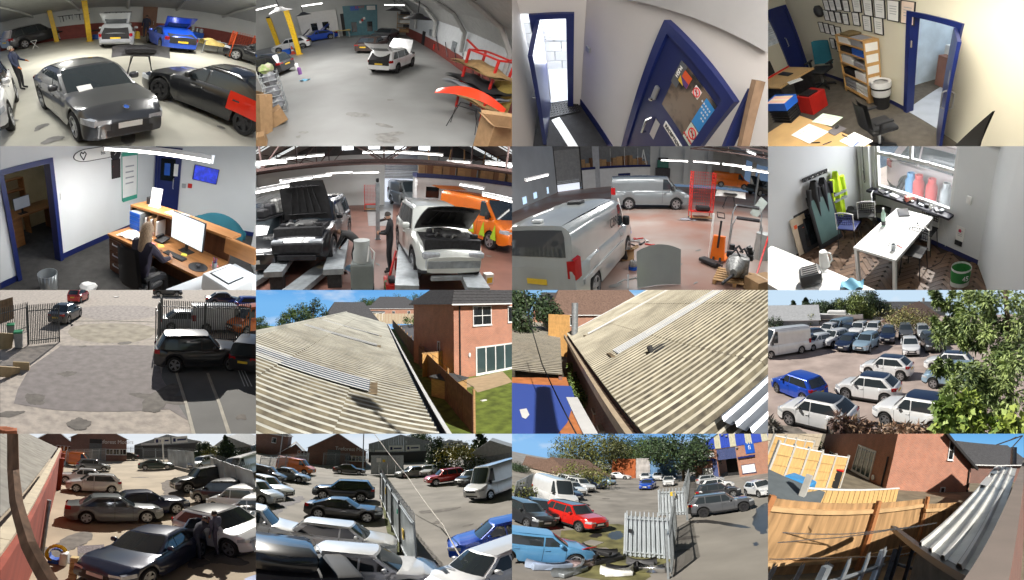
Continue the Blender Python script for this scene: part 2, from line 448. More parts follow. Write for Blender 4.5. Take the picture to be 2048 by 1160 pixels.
def cm_(kind):
 if kind in CARMESH:return CARMESH[kind]
 c=dict(CAR[kind]);L,W,H=c['L'],c['W'],c['H'];hw=W/2;yf,yr=L/2,-L/2
 wf,wr=yf-c['fo'],yf-c['fo']-c['wb'];Rw=c['R'];Ra=Rw*1.2;van=c.get('van')
 out={}
 ys=sorted(set([round(yr+L*i/26,3)for i in rg(27)]+[round(w+Ra*cos(PI*k/10),3)for w in(wf,wr)for k in rg(11)]+[yf-.03,yf-.1,yr+.03,yr+.1]))
 sill=.19+.1*(H>1.6)
 top=[(yr,c['tail']-.12),(yr+.1,c['tail']),(c['rb']+.05,c['boot']),(c['rr'],c['belt']+.02),(c['cow']-.3,c['belt']+.01),(c['cow'],c['cowl']),(yf-.45,c['hood']-.04),(yf-.12,c['nose']+.06),(yf,c['nose']-.06)]
 if van:top[0]=(yr,c['tail'])
 def halfw(y):
  e=max(0,abs(y)-(L/2-.75))/.75
  if van and y<0:e=max(0,abs(y)-(L/2-.12))/.12*.3
  return hw*(1-.2*e**2.2-.03*e)
 rings=[];gm=[]
 for y in ys:
  w,zt=halfw(y),curve(top,y);zb=sill
  for wy in(wf,wr):
   d=abs(y-wy)
   if d<Ra:zb=max(zb,Rw+sqrt(max(0,Ra*Ra-d*d))*.98)
  e=max(0,abs(y)-(L/2-.35))/.35;zb=max(zb,sill+.12*e*e)
  zm=zb+(zt-zb)*.45;sh=zb+(zt-zb)*.86
  P=[(0,sill+.08),(w*.8,max(sill+.02,zb-.02)),(w*.97,zb),(w*.995,zb+(zt-zb)*.16),(w,zm),(w*.985,sh),(w*.93,zt-.012),(w*.72,zt+.012),(w*.35,zt+.028),(0,zt+.034)]
  ring=[(x,y,z)for x,z in P]+[(-x,y,z)for x,z in P[-2:0:-1]]
  rings.append(ring)
 b=MB();b.loft(rings,True,True)
 n=len(rings[0])
 b.m=[1 if(k%n)in(0,1,n-2,n-1,2 if kind in('suv','bigsuv','cross')else 0,n-3 if kind in('suv','bigsuv','cross')else 0)else 0 for k in rg((len(rings)-1)*n)]+[0,0]
 out['body']=b.mesh('body',(M_BASE,MTr),40)
 z0=c['belt']-.03
 lev=[0,.25,.5,.75,.88,.96,1.0]
 def zz(t):return z0+(H-.03-z0)*t
 def ww(t):return hw*(.935-(.03 if van else .17)*t-(.10 if t>.8 else 0)*((t-.8)/.2)**2*(2 if van else 1))if t>.8 else hw*(.935-(.03 if van else .17)*t)
 def yfr(t):return lerp(c['cow'],c['rf'],t)
 def yre(t):return lerp(c['rb'],c['rr'],t)
 def tap(y):return 1-.10*max(0,(y-.1)/1.6)**2-(0 if van else .10)*max(0,(-y-.6)/1.6)**2
 def side(y,t):return Vc((ww(t)*tap(y),y,zz(t)+(c['cowl']-c['belt'])*(1-t)*max(0,y)/2))
 def front(s,t,o=0):
  y=yfr(t);p=side(y,t);return Vc((p.x*s,y+.16*(1-s*s)*(1-.4*t)+o,p.z+.02*(1-s*s)*t+o*.5))
 def rear(s,t,o=0):
  y=yre(t);p=side(y,t);return Vc((p.x*s,y-(.03 if van else .10)*(1-s*s)-o,p.z+.02*(1-s*s)*t+o*.3))
 b=MB();NY=12
 for sg in(1,-1):
  b.grid(lambda u,v:(lambda p:(p.x*sg,p.y,p.z))(side(lerp(yre(lev[round(v*6)]),yfr(lev[round(v*6)]),u),lev[round(v*6)])),NY,6)
 b.grid(lambda u,v:front(u*2-1,lev[round(v*6)]),8,6);b.grid(lambda u,v:rear(u*2-1,lev[round(v*6)]),8,6)
 out['shell']=b.mesh('cabin',(M_BASE,),40)
 b=MB()
 def rf(u,v):
  y=lerp(yre(1),yfr(1),v);s=u*2-1;p=side(y,1);q=front(s,1)if v>.999 else rear(s,1)if v<.001 else None
  if q is not None:return(q.x,q.y,q.z+.003)
  e=sin(PI*v)
  return(p.x*s,y+lerp(-.1,.1,v)*(1-s*s)*abs(2*v-1),p.z+.02*(1-s*s)+.03*e*(1-.3*s*s)+.003)
 b.grid(rf,8,8);out['roof']=b.mesh('roof',(M_ROOF,),50)
 def panel(fn,nu,nv,name,m=MCg):
  g=MB();g.grid(fn,nu,nv);return g.mesh(name,(m,),60)
 out['windscreen']=panel(lambda u,v:front((u*2-1)*.91,lerp(.06,.93,v),.012),8,5,'windscreen')
 out['rear_window']=panel(lambda u,v:rear((u*2-1)*.84,lerp(.3 if van else .12,.9,v),.012),8,4,'rear_window')
 t0,t1=.1,.86
 def sidepane(ya0,ya1,yb0,yb1,sg):
  def fn(u,v):
   t=lerp(t0,t1,v);y=lerp(lerp(ya0,yb0,v),lerp(ya1,yb1,v),u);p=side(y,t)
   return((p.x+.010)*sg,y,p.z)
  return fn
 fa,fb=yfr(t0)-.14,yfr(t1)-.10;ra,rb_=yre(t0)+.16,yre(t1)+.12
 bp=.0 if not van else c['cow']-1.0
 wins=[(bp+.03,fa,bp+.03,fb)]
 if not van:
  cp=lerp(bp,(ra+rb_)/2,.62)
  if kind in('suv','bigsuv','estate'):
   wins+=[(cp+.03,bp-.03,cp+.05,bp-.03),(ra+.08,cp-.03,rb_+.15,cp-.01)]
  else:wins+=[(ra+.12,bp-.03,rb_+.12,bp-.03)]
 k=0
 for w in wins:
  for sg in(1,-1):
   out['side_window_%d'%k]=panel(sidepane(*w,sg),5,4,'side_window');k+=1
 out['nwin']=k
 def on_body(y,f,o=.008):
  return halfw(y)+o
 for nm,y0,y1,zlo,zhi,m in(('headlight',yf-.42,yf-.04,c['nose']-.1,c['nose']+.04,M_LAMPG),('tail_light',yr+.02,yr+.3,c['tail']-.2,c['tail']-.02,M_TAIL)):
  for i,sg in en((1,-1)):
   g=MB();zh2=zhi+(.22 if van and nm=='tail_light'else 0)
   pts=[lerp(y0,y1,q/5)for q in rg(6)]
   g.loft([[(sg*(halfw(y)*(.995)+.01),y,zlo+.02),(sg*(halfw(y)*(.99)+.01),y,zh2),(sg*(halfw(y)*.93),y,zh2+.03)]for y in pts],closed=False)
   ye=y1 if y1>0 else y0;s2=1 if y1>0 else-1
   we=halfw(ye);inn=.82 if van and s2<0 else .55
   g.add([(sg*(we*.995+.01),ye,zlo+.02),(sg*(we*.99+.01),ye,zh2),(sg*we*inn,(yf if s2>0 else yr)+s2*.008,zh2-.01),(sg*we*inn,(yf if s2>0 else yr)+s2*.008,zlo+.05)],[(0,1,2,3)])
   out['%s_%d'%(nm,i)]=g.mesh(nm,(m,),50)
 g=MB();g.box((-hw*.45,yf-.05,c['nose']-.2),(hw*.45,yf+.012,c['nose']-.06));g.box((-hw*.55,yf-.1,sill+.12),(hw*.55,yf+.008,sill+.24));out['grille']=g.mesh('grille',(MTr,))
 g=MB();g.box((-.26,yf,sill+.26),(.26,yf+.022,sill+.37));out['plate_f']=g.mesh('number_plate',(M_PLATEW,))
 g=MB();g.box((-.26,yr-.02,c['tail']-.32),(.26,yr,c['tail']-.21));out['plate_r']=g.mesh('number_plate',(M_PLATEY,))
 for i,sg in en((1,-1)):
  g=MB();ym=yfr(.1)-.28;x=side(ym,.12).x
  g.rbox((min(sg*(x+.02),sg*(x+.24)),ym-.07,z0+.06),(max(sg*(x+.02),sg*(x+.24)),ym+.07,z0+(.34 if van else .22)),.05);out['mirror_%d'%i]=g.mesh('wing_mirror',(M_BASE,),60)
  g=MB()
  for y in([bp+.16]if van else[bp+.14,(bp+ra)/2-.15]):
   g.rbox((min(sg*(hw*.985),sg*(hw+.025)),y-.1,c['belt']-.17),(max(sg*(hw*.985),sg*(hw+.025)),y+.1,c['belt']-.13),.015)
  out['handle_%d'%i]=g.mesh('door_handle',(M_BASE,))
  g=MB()
  lines=[bp,c['cow']-.1]+([]if van else[lerp(ra,bp,.1)])
  for y in lines:
   pts=[(sg*(halfw(y)+.002),y,sill+.1),(sg*(halfw(y)*1.0+.004),y,sill+(c['belt']-sill)*.45),(sg*(halfw(y)*.988+.004),y,c['belt']-.1),(sg*(halfw(y)*.94+.004),y,c['belt']-.01)]
   g.loft([[(p[0],p[1]-.007,p[2]),(p[0],p[1]+.007,p[2])]for p in pts],closed=False)
  out['seam_%d'%i]=g.mesh('door_seam',(MTr,))
 g=MB();tw=.22
 g.lathe([(Rw*.62,-tw/2),(Rw*.93,-tw/2),(Rw,-tw/2+.04),(Rw,tw/2-.04),(Rw*.93,tw/2),(Rw*.62,tw/2)],20,'X');out['tyre']=g.mesh('tyre',(M_TYRE,),40)
 g=MB();g.lathe([(Rw*.70,tw/2-.01),(Rw*.66,tw/2-.01),(Rw*.62,tw/2-.07),(0.001,tw/2-.075)],20,'X',mi=1)
 for q in rg(5):
  a=2*PI*q/5;d=Vc((0,cos(a),sin(a)));e=Vc((0,-sin(a),cos(a)))
  g.add([Vc((tw/2-.03,0,0))+e*.05,Vc((tw/2-.012,0,0))+d*Rw*.64+e*.06,Vc((tw/2-.012,0,0))+d*Rw*.64-e*.06,Vc((tw/2-.03,0,0))-e*.05],[(0,1,2,3)])
 g.lathe([(Rw*.71,tw/2-.012),(Rw*.71,tw/2+.004),(Rw*.63,tw/2+.004),(Rw*.63,tw/2-.03)],20,'X');g.lathe([(.001,tw/2-.01),(.06,tw/2-.012),(.07,tw/2-.04)],10,'X')
 out['rim']=g.mesh('rim',(M_RIM,M_RIMD),30)
 g=MB();g.box((-hw*.78,wr-Ra,sill+.06),(hw*.78,wf+Ra,c['belt']-.25));out['under']=g.mesh('underbody',(MTr,))
 out['wheels']=[(s*(hw-tw/2-.01),y,Rw)for y in(wf,wr)for s in(1,-1)]
 out['dim']=c;out['side']=side;out['front']=front;out['rear']=rear;out['halfw']=halfw
 CARMESH[kind]=out
 return out
PAINTS=dict(white=(.76,.77,.78),black=(.012,.013,.016),grey=(.09,.095,.105),silver=(.42,.44,.46),blue=(.01,.07,.5),navy=(.012,.022,.06),red=(.62,.02,.015),skyblue=(.12,.34,.6),darkgrey=(.035,.037,.042),orange=(.85,.19,.01),palegrey=(.36,.38,.37),midgrey=(.17,.19,.2),green=(.03,.06,.05),brown=(.05,.03,.025),lightblue=(.25,.36,.46),offwhite=(.62,.64,.6))
def set_slot(o,i,m):
 sl=o.material_slots[i];sl.link='OBJECT';sl.material=m
def car(kind,color,loc,hd_,lb,roof=None,dt=2,group=None,name=None,cat=None,rims=None,skip=(),tint=None,shell=None):
 cm=cm_(kind);van=cm['dim'].get('van')
 t=tg(name or{'saloon':'saloon_car','coupe':'coupe_car','hatch':'hatchback_car','estate':'estate_car','van':'panel_van','bigvan':'high_roof_van','cross':'crossover_car'}.get(kind,'suv_car'),lb,cat or('van'if van else'car'),loc,R(-hd_),group)
 pc=paint(PAINTS[color]if isinstance(color,str)else color);rc=paint(PAINTS[roof]if isinstance(roof,str)else roof)if roof else pc
 def part(nm,key,m=None):
  o=obj(nm,cm[key],t)
  if m:set_slot(o,0,m)
  return o
 if'body'not in skip:part('body','body',pc)
 sc=part('cabin','shell',paint(PAINTS[shell])if shell else pc)
 part('roof','roof',rc)
 if'windscreen'not in skip:part('windscreen','windscreen')
 if'rear_window'not in skip and not(van and dt<2):part('rear_window','rear_window')
 for k in rg(cm['nwin']):part('side_window','side_window_%d'%k)
 for i in(0,1):
  if'headlight'not in skip:part('headlight','headlight_%d'%i)
  part('tail_light','tail_light_%d'%i)
  if dt>0:part('wing_mirror','mirror_%d'%i,MTr if van else pc)
  if dt>1:part('door_handle','handle_%d'%i,pc);part('door_seam','seam_%d'%i)
 if'grille'not in skip:part('grille','grille');part('number_plate','plate_f')
 part('number_plate','plate_r');part('underbody','under')
 for p in cm['wheels']:
  if dt>1:
   w=obj('wheel',None,t,p,PI if p[0]<0 else 0);obj('tyre',cm['tyre'],w);r=obj('rim',cm['rim'],w)
   if rims:set_slot(r,0,rims)
  else:
   w=obj('tyre',cm['tyre'],t,p,PI if p[0]<0 else 0);r=obj('rim',cm['rim'],t,p,PI if p[0]<0 else 0)
   if rims:set_slot(r,0,rims)
 return t
def ob_(t,kind,pc,angle=62,fill=True):
 cm=cm_(kind);c=cm['dim'];hw=c['W']/2;yr=-c['L']/2
 b=MB();zt=c['H']-.1;yt=c['rr']
 b.box((-hw*.74,yr-.012,c['tail']-.35),(hw*.74,yr+.02,c['tail']+.02));
 b.add([(-hw*.74,yr-.013,c['tail']-.02),(hw*.74,yr-.013,c['tail']-.02),(hw*.62,yt-.13,zt-.06),(-hw*.62,yt-.13,zt-.06)],[(0,1,2,3)])
 b.bd('load_space',mat('load_space_lining',(.02,.02,.022),.9,var=.3),t)
 a=R(angle);d=Vc((0,-sin(a),cos(a)-.25)).normalized();up=Vc((0,-d.z,d.y))
 p0=Vc((0,yt-.04,zt+.08));Lg=1.05
 b=MB()
 def fn(u,v):
  s=u*2-1;w=hw*lerp(.66,.8,v);bend=.12*max(0,v-.55)
  return p0+d*Lg*v+Vc((s*w,0,0))-up*(.05*s*s+bend)
 b.grid(fn,6,6);b.grid(lambda u,v:fn(u,v)+up*.05,6,6)
 g=b.bd('tailgate',pc,t,40)
 MB().grid(lambda u,v:fn(.1+.8*u,.06+.46*v)+up*.056,5,3).bd('tailgate_window',MCg,g,60)
 b=MB();b.box((-.2,p0.y+d.y*Lg*.75-.02,p0.z+d.z*Lg*.75),(.2,p0.y+d.y*Lg*.75+.02,p0.z+d.z*Lg*.75+.06));
 return t
def obn(t,kind,under,pc,angle=55,bare=False):
 cm=cm_(kind);c=cm['dim'];hw=c['W']/2;yf=c['L']/2;zc=c['cowl']
 y0=c['cow']+.02;Lh=yf-y0-.1
 MB().box((-hw*.8,y0+.05,c['hood']-.3),(hw*.8,yf-.18,c['hood']+.055)).bd('engine_bay',mat('engine_bay',(.02,.02,.022),.8,var=.4,scale=12),t)
 rnd=random.Random(3)
 MB().rbox((-hw*.45,y0+.2,c['hood']),(hw*.2,yf-.45,c['hood']+.14),.04).bd('engine_cover',mat('engine_cover',(.09,.09,.09),.5,var=.2),t,40)
 for k in rg(9):
  x,y=rnd.uniform(-.72,.72)*hw,rnd.uniform(y0+.12,yf-.3);s=rnd.uniform(.06,.14)
  b=MB();
  if k%3:b.rbox((x-s,y-s*.7,c['hood']+.02),(x+s,y+s*.7,c['hood']+.12+.05*rnd.random()),.03)
  else:b.tube([(x-s,y,c['hood']+.1),(x,y+.1,c['hood']+.14),(x+s,y+.2,c['hood']+.1)],.03,7)
  b.bd('engine_part',[MEn,MTr,MDm][k%3],t,40)
 a=R(angle);d=Vc((0,cos(a),sin(a)));n=Vc((0,-sin(a),cos(a)));p0=Vc((0,y0+.02,zc+.05))
 def fn(u,v):
  s=u*2-1;w=hw*lerp(.86,.74,v**2)
  return p0+d*Lh*v+Vc((s*w,0,0))+n*(.05*(1-s*s)+.06*sin(PI*v*.7))
 g=MB().grid(lambda u,v:fn(u,v)+n*.03,8,6).bd('bonnet',pc,t,50)
 MB().grid(fn,8,6).bd('bonnet_lining',under,g,50)
 b=MB()
 for s in(-.7,-.35,0,.35,.7):b.bar(fn(.5+s*.45,.12)-n*.012,fn(.5+s*.3,.9)-n*.012,.05,.02)
 b.bar(fn(.1,.15)-n*.012,fn(.9,.15)-n*.012,.05,.02);b.bar(fn(.12,.88)-n*.012,fn(.88,.88)-n*.012,.05,.02);b.bd('bonnet_rib',under,g)
 return t
 # people
def psn(lb,joints,colors,loc,rz=0.0,hair=(.03,.02,.015),scale=1.0,long_hair=False,name='person',skin=None):
 J=dict(pelvis=(0,0,.95),belly=(0,.01,1.1),chest=(0,.01,1.3),neck=(0,.0,1.48),head=(0,.03,1.6),top=(0,.02,1.72),lsh=(-.19,0,1.42),lel=(-.25,-.02,1.14),lwr=(-.25,.08,.9),lha=(-.24,.12,.8),rsh=(.19,0,1.42),rel=(.25,-.02,1.14),rwr=(.25,.08,.9),rha=(.24,.12,.8),lhi=(-.1,0,.9),lkn=(-.12,.03,.5),lan=(-.12,-.02,.09),lto=(-.13,.16,.04),rhi=(.1,0,.9),rkn=(.12,.03,.5),ran=(.12,-.02,.09),rto=(.13,.16,.04))
 J.update(joints)
 Rd=dict(pelvis=.15,belly=.135,chest=.155,neck=.06,head=.095,top=.07,lsh=.075,lel=.052,lwr=.036,lha=.034,rsh=.075,rel=.052,rwr=.036,rha=.034,lhi=.1,lkn=.068,lan=.045,lto=.045,rhi=.1,rkn=.068,ran=.045,rto=.045)
 E_=[('pelvis','belly','top'),('belly','chest','top'),('chest','neck','top'),('neck','head','skin'),('head','top','skin'),('chest','lsh','top'),('lsh','lel','arm'),('lel','lwr','fore'),('lwr','lha','hand'),('chest','rsh','top'),('rsh','rel','arm'),('rel','rwr','fore'),('rwr','rha','hand'),('pelvis','lhi','leg'),('lhi','lkn','leg'),('lkn','lan','leg'),('lan','lto','shoe'),('pelvis','rhi','leg'),('rhi','rkn','leg'),('rkn','ran','leg'),('ran','rto','shoe')]
 names=list(J);idx={k:i for i,k in en(names)}
 verts=[Vc(J[k])*scale for k in names];edges=[(idx[a],idx[b])for a,b,_ in E_]
 rad=[Rd[k]*scale for k in names]
 for s in'lr':
  h,w=Vc(J[s+'ha']),Vc(J[s+'wr']);d=(h-w).normalized();sx=d.cross(Vc((0,1,0)));sx=sx.normalized()if sx.length>.1 else Vc((1,0,0));b2=d.cross(sx)
  for k,(o,ln)in en(((-.03,.07),(-.01,.085),(.012,.08),(.03,.06))):
   verts+=[(h+sx*o)*scale,(h+sx*o*1.1+d*ln*.6)*scale,(h+sx*o*1.1+d*ln+b2*.03)*scale];i=len(verts)
   edges+=[(idx[s+'ha'],i-3),(i-3,i-2),(i-2,i-1)];rad+=[.011*scale,.0095*scale,.008*scale]
  verts+=[(h-sx*.045-d*.02)*scale,(h-sx*.06+d*.03)*scale];i=len(verts);edges+=[(idx[s+'ha'],i-2),(i-2,i-1)];rad+=[.011*scale,.009*scale]
 me=bpy.data.meshes.new('body');me.from_pydata([v[:]for v in verts],edges,[]);me.update()
 o=bpy.data.objects.new('body',me);scene.collection.objects.link(o)
 o.modifiers.new('skin','SKIN');su=o.modifiers.new('sub','SUBSURF');su.levels=su.render_levels=1
 for i,r in en(rad):
  sv_=me.skin_vertices[0].data[i];sv_.radius=(r*1.12,r*.85)if names[i:i+1]and names[i]in('pelvis','belly','chest')else(r,r);sv_.use_root=i==0
 dg=bpy.context.evaluated_depsgraph_get();bm_=bpy.data.meshes.new_from_object(o.evaluated_get(dg));bpy.data.objects.remove(o)
 keys=['skin','top','arm','fore','leg','shoe','hand']
 for k in keys:
  col=colors.get(k,colors['top']if k in('arm','fore')else(skin or(.42,.24,.16))if k in('skin','hand')else colors.get('leg',(.02,.02,.025))if k!='shoe'else(.015,.015,.015))
  bm_.materials.append(mat('cloth_%02x%02x%02x'%tuple(int(c*255)for c in col),col,.8,var=.2,scale=8))
 segs=[(Vc(J[a])*scale,Vc(J[b])*scale,keys.index(k),max(.03,(Rd[a]+Rd[b])/2*scale))for a,b,k in E_]
 mi=[]
 for p in bm_.polygons:
  c=p.center;best=(9,0)
  for a,b,k,r in segs:
   ab=b-a;t=max(0,min(1,(c-a).dot(ab)/ab.length_squared));dd=(c-(a+ab*t)).length/r
   if dd<best[0]:best=(dd,k)
  mi.append(best[1])
 bm_.polygons.foreach_set('material_index',mi);bm_.polygons.foreach_set('use_smooth',[True]*len(mi))
 t=tg(name,lb,'person',loc,rz);obj('body',bm_,t)
 h,nk=Vc(J['head'])*scale,Vc(J['neck'])*scale;up=(Vc(J['top'])*scale-nk).normalized();k=scale
 fw=Vc((0,1,0));fw=(fw-up*fw.dot(up)).normalized();sx=fw.cross(up)
 b=MB()
 n_=12
 rings=[]
 for j in rg(6):
  th=.12+1.5*j/5;rings.append([h+up*(.02*k+cos(th)*.125*k)+(sx*cos(2*PI*i/n_)+fw*(sin(2*PI*i/n_))-fw*.18)*sin(th)*.105*k+(up*.06*k*max(0,sin(2*PI*i/n_))if j==5 else Zv(0))for i in rg(n_)])
 if long_hair:
  for q in rg(3):
   rings.append([h-up*(.05+.11*q)*k+(sx*cos(2*PI*i/n_)*1.05+fw*min(.15,sin(2*PI*i/n_))*1.1-fw*.12)*.11*k for i in rg(n_)])
 b.loft(rings,True,False);b.add(rings[0],[tuple(rg(n_))]);b.bd('hair',mat('hair_%02x%02x%02x'%tuple(int(c*255)for c in hair),hair,.6,var=.4,scale=30,stretch=(4,4,.4)),t,60)
 b=MB()
 for s in(-1,1):b.ball(h+fw*.092*k+sx*s*.033*k+up*.015*k,.013*k,6,4)
 b.bd('eye',mat('eye',(.03,.02,.02),.3,var=0),t,60)
 fs=mat('face_skin',(.42,.22,.15),.55,var=.1)
 MB().tube([h+fw*.09*k+up*.02*k,h+fw*.12*k-up*.02*k],[.012*k,.018*k],6).bd('nose',fs,t,60);MB().bar(h+fw*.098*k-up*.055*k-sx*.022*k,h+fw*.098*k-up*.055*k+sx*.022*k,.012*k).bd('mouth',mat('lips',(.3,.1,.08),.5),t)
 b=MB()
 for s in(-1,1):b.ball(h+sx*s*.1*k,(.014*k,.025*k,.035*k),6,4)
 b.bd('ear',fs,t,60)
 return t
 # plants
def lm_(c1,c2,c3):return[mat('leaf_%02x%02x%02x'%tuple(int(x*255)for x in c),c,.55,var=.3,scale=1.5)for c in(c1,c2,c3)]
GREEN=lm_((.075,.12,.025),(.045,.08,.018),(.025,.045,.014))
DARKG=lm_((.05,.085,.03),(.028,.052,.02),(.015,.028,.012))
YELL=lm_((.34,.3,.04),(.22,.22,.03),(.12,.13,.02))
M_BARK=mat('bark',(.09,.065,.045),.9,var=.4,scale=6,bump=.5,stretch=(1,1,.2))
def crown_mesh(kind,h,r,n,leaf,mats,seed):
 rnd=random.Random(seed);b=MB();cl=[]
 if kind=='round':
  for _ in rg(34):
   while True:
    p=Vc((rnd.uniform(-1,1),rnd.uniform(-1,1),rnd.uniform(-1,1)))
    if .25<p.length<1:break
   cl.append((Vc((p.x*r,p.y*r,h*.62+p.z*h*.36)),r*rnd.uniform(.24,.44)))
 elif kind=='conifer':
  for k in rg(110):
   t=rnd.random()**1.1;a=rnd.random()*2*PI;rr=r*(1-t)**.9*rnd.uniform(.35,1.05)
   cl.append((Vc((rr*cos(a),rr*sin(a),h*(.08+.92*t))),r*.26*(1.15-t)))
 else:
  for k in rg(34):
   t=rnd.random();a=rnd.random()*2*PI;rr=r*rnd.uniform(.3,.9)*sin(PI*min(1,.25+.75*t)*.95)**.5
   cl.append((Vc((rr*cos(a),rr*sin(a),h*(.05+.93*t))),r*.42))
 per=max(4,n//len(cl))
 for c,cr in cl:
  tone=rnd.choice((0,0,1,1,2))
  for _ in rg(per):
   d=Vc((rnd.gauss(0,1),rnd.gauss(0,1),rnd.gauss(0,1))).normalized();p=c+d*cr*rnd.random()**.4
   if p.z<.1:continue
   nrm=(d+Vc((rnd.gauss(0,.5),rnd.gauss(0,.5),rnd.gauss(0,.5)+.3))).normalized();u=nrm.orthogonal().normalized();w=nrm.cross(u);a=rnd.random()*2*PI
   u,w=u*cos(a)+w*sin(a),w*cos(a)-u*sin(a);s=leaf*rnd.uniform(.6,1.4)
   if kind=='conifer':q=[p-w*s*.4,p+u*s*1.3-Zv(s*.35),p+w*s*.4];b.add(q,[(0,1,2)],min(2,max(0,tone+rnd.choice((0,0,1,-1)))))
   else:b.add([p-u*s*.5,p+w*s*.35,p+u*s*.6,p-w*s*.35],[(0,1,2,3)],min(2,max(0,tone+rnd.choice((0,0,1,-1)))))
 return b.mesh('crown',mats)
TREES={}
def tree(lb,loc,h,r,kind='round',mats=None,n=9000,leaf=None,seed=1,group=None,name=None,cat='tree'):
 mats=mats or GREEN;leaf=leaf or max(.15,min(h,r*2.2)*.045)
 key=(kind,seed,n,mats[0].name)
 t=tg(name or{'round':'broadleaf_tree','conifer':'conifer_tree'}.get(kind,'columnar_tree'),lb,cat,loc,random.random()*6,group)
 obj('crown',crown_mesh(kind,h,r,n,leaf,mats,seed),t)
 b=MB();rnd=random.Random(seed)
 b.tube([(0,0,0),(.02*h,0,h*.3),(0,.01*h,h*.6),(0,0,h*.9)],[h*.035,h*.026,h*.016,h*.004],7)
 for k in rg(5):
  a=rnd.random()*6.28;z=h*rnd.uniform(.3,.6);b.tube([(0,0,z),(r*.35*cos(a),r*.35*sin(a),z+h*.1),(r*.6*cos(a),r*.6*sin(a),z+h*.2)],[h*.014,h*.009,h*.003],5)
 b.bd('trunk',M_BARK,t,50)
 return t
def shr(lb,loc,h,r,mats=None,n=900,leaf=.12,seed=1,name='shrub',cat='shrub',group=None):
 t=tg(name,lb,cat,loc,0,group)
 obj('foliage',crown_mesh('round',h,r,n,leaf,mats or GREEN,seed),t)
 b=MB();rnd=random.Random(seed)
 for k in rg(5):
  a=rnd.random()*6.28;b.tube([(0,0,0),(r*.3*cos(a),r*.3*sin(a),h*.4),(r*.5*cos(a),r*.5*sin(a),h*.7)],[.04,.025,.01],5)
 b.bd('stem',M_BARK,t)
 return t
 # fences, houses, furniture
def pale_mesh(h,w=.065):
 b=MB();s=w/2;d=.018
 pts=[(-s,-d),(-s*.3,d),(s*.3,d),(s,-d)]
 zt=[h-.05,h,h,h-.05]
 top=[(x,y,z)for(x,y),z in zip(pts,zt)];bot=[(x,y,.06)for x,y in pts]
 b.add(bot+top,[(0,1,5,4),(1,2,6,5),(2,3,7,6)]);b.add([(-s,-d,h-.05),(-s*.3,d,h),(-s*.9,0,h+.06)],[(0,1,2)]);b.add([(s,-d,h-.05),(s*.3,d,h),(s*.9,0,h+.06)],[(2,1,0)]);b.add([(-s*.3,d,h),(s*.3,d,h),(0,d*.6,h+.08)],[(0,1,2)])
 return b.mesh('pale')
PALE={}
def pal(lb,a,b_,h=2.1,m=None,gap=.145,name='palisade_fence',cat='fence',group=None,backing=None,post=2.7):
 m=m or MSg;a,b_=Vc(a),Vc(b_);d=b_-a;L=hypot(d.x,d.y);rz=az(d)
 t=tg(name,lb,cat,a,rz,group)
 key=(round(h,2),m.name)
 if key not in PALE:PALE[key]=pale_mesh(h);PALE[key].materials.append(m)
 n=max(2,int(L/gap));slope=d.z/L
 for i in rg(n):obj('pale',PALE[key],t,((i+.5)*L/n,0,(i+.5)/n*d.z))
 for z in(.3,h-.35):
  MB().bar((0,.045,z),(L,.045,z+d.z),.05,.05).bd('rail',m,t)
 k=max(1,round(L/post))
 for i in rg(k+1):
  MB().box((i*L/k-.05,.075,0+slope*i*L/k),(i*L/k+.05,.15,h-.1+slope*i*L/k)).bd('post',m,t)
 if backing:
  MB().prism([(0,.155,.05),(L,.155,.05+d.z),(L,.155,h-.25+d.z),(0,.155,h-.25)],(0,.01,0)).bd('backing_sheet',backing,t)
 return t
def wdw(parent,c,n,w,h,cols=2,rows=1,frame=None,pane=None,depth=.06,fw=.07):
 n=Vc(n).normalized();u=Zv(1).cross(n);c=Vc(c);z=Zv(1);frame=frame or MWh;pane=pane or MGl
 b=MB();f=fw
 for s in(-1,1):
  b.obox(c+u*s*(w/2-f/2)+n*depth/2,u*f/2,n*depth/2,z*h/2);b.obox(c+z*s*(h/2-f/2)+n*depth/2,u*(w/2-f),n*depth/2,z*f/2)
 for k in rg(1,cols):b.obox(c+u*(-w/2+w*k/cols)+n*(depth/2-.004),u*f*.45,n*depth/2*.9,z*(h/2-f))
 for k in rg(1,rows):b.obox(c+z*(-h/2+h*k/rows)+n*(depth/2-.008),u*(w/2-f),n*depth/2*.8,z*f*.4)
 fr=b.bd('window',frame,parent)
 for i in rg(cols):
  p=c+u*(-w/2+w*(i+.5)/cols)+n*.018
  MB().obox(p,u*(w/cols/2-f*.5),n*.006,z*(h/2-f*.8)).bd('pane',pane,fr)
 MB().obox(c-z*(h/2+.03)+n*(depth/2+.03),u*(w/2+.05),n*(depth/2+.03),z*.03).bd('sill',frame,fr)
 return fr
def wallbox(b,a,c,z0,z1,th=.2):
 a,c=Vc((a[0],a[1],0)),Vc((c[0],c[1],0));d=(c-a).normalized();n=Vc((-d.y,d.x,0))
 b.prism([(a.x,a.y,z0),(c.x,c.y,z0),(c.x,c.y,z1),(a.x,a.y,z1)],n*th)
MTi=mat('grey_roof_tile',(.06,.06,.065),.8,var=.3,scale=5,bump=.2)
M_TILEB=mat('brown_roof_tile',(.16,.1,.075),.85,var=.3,scale=4,bump=.2)
M_BRICK=bk_('red_brick',(.42,.13,.065),(.32,.09,.045),(.38,.3,.25))
MBo=bk_('orange_brick',(.5,.17,.07),(.4,.12,.05),(.42,.33,.27))
MBd=bk_('dark_brick',(.25,.08,.05),(.18,.06,.04),(.24,.19,.16))
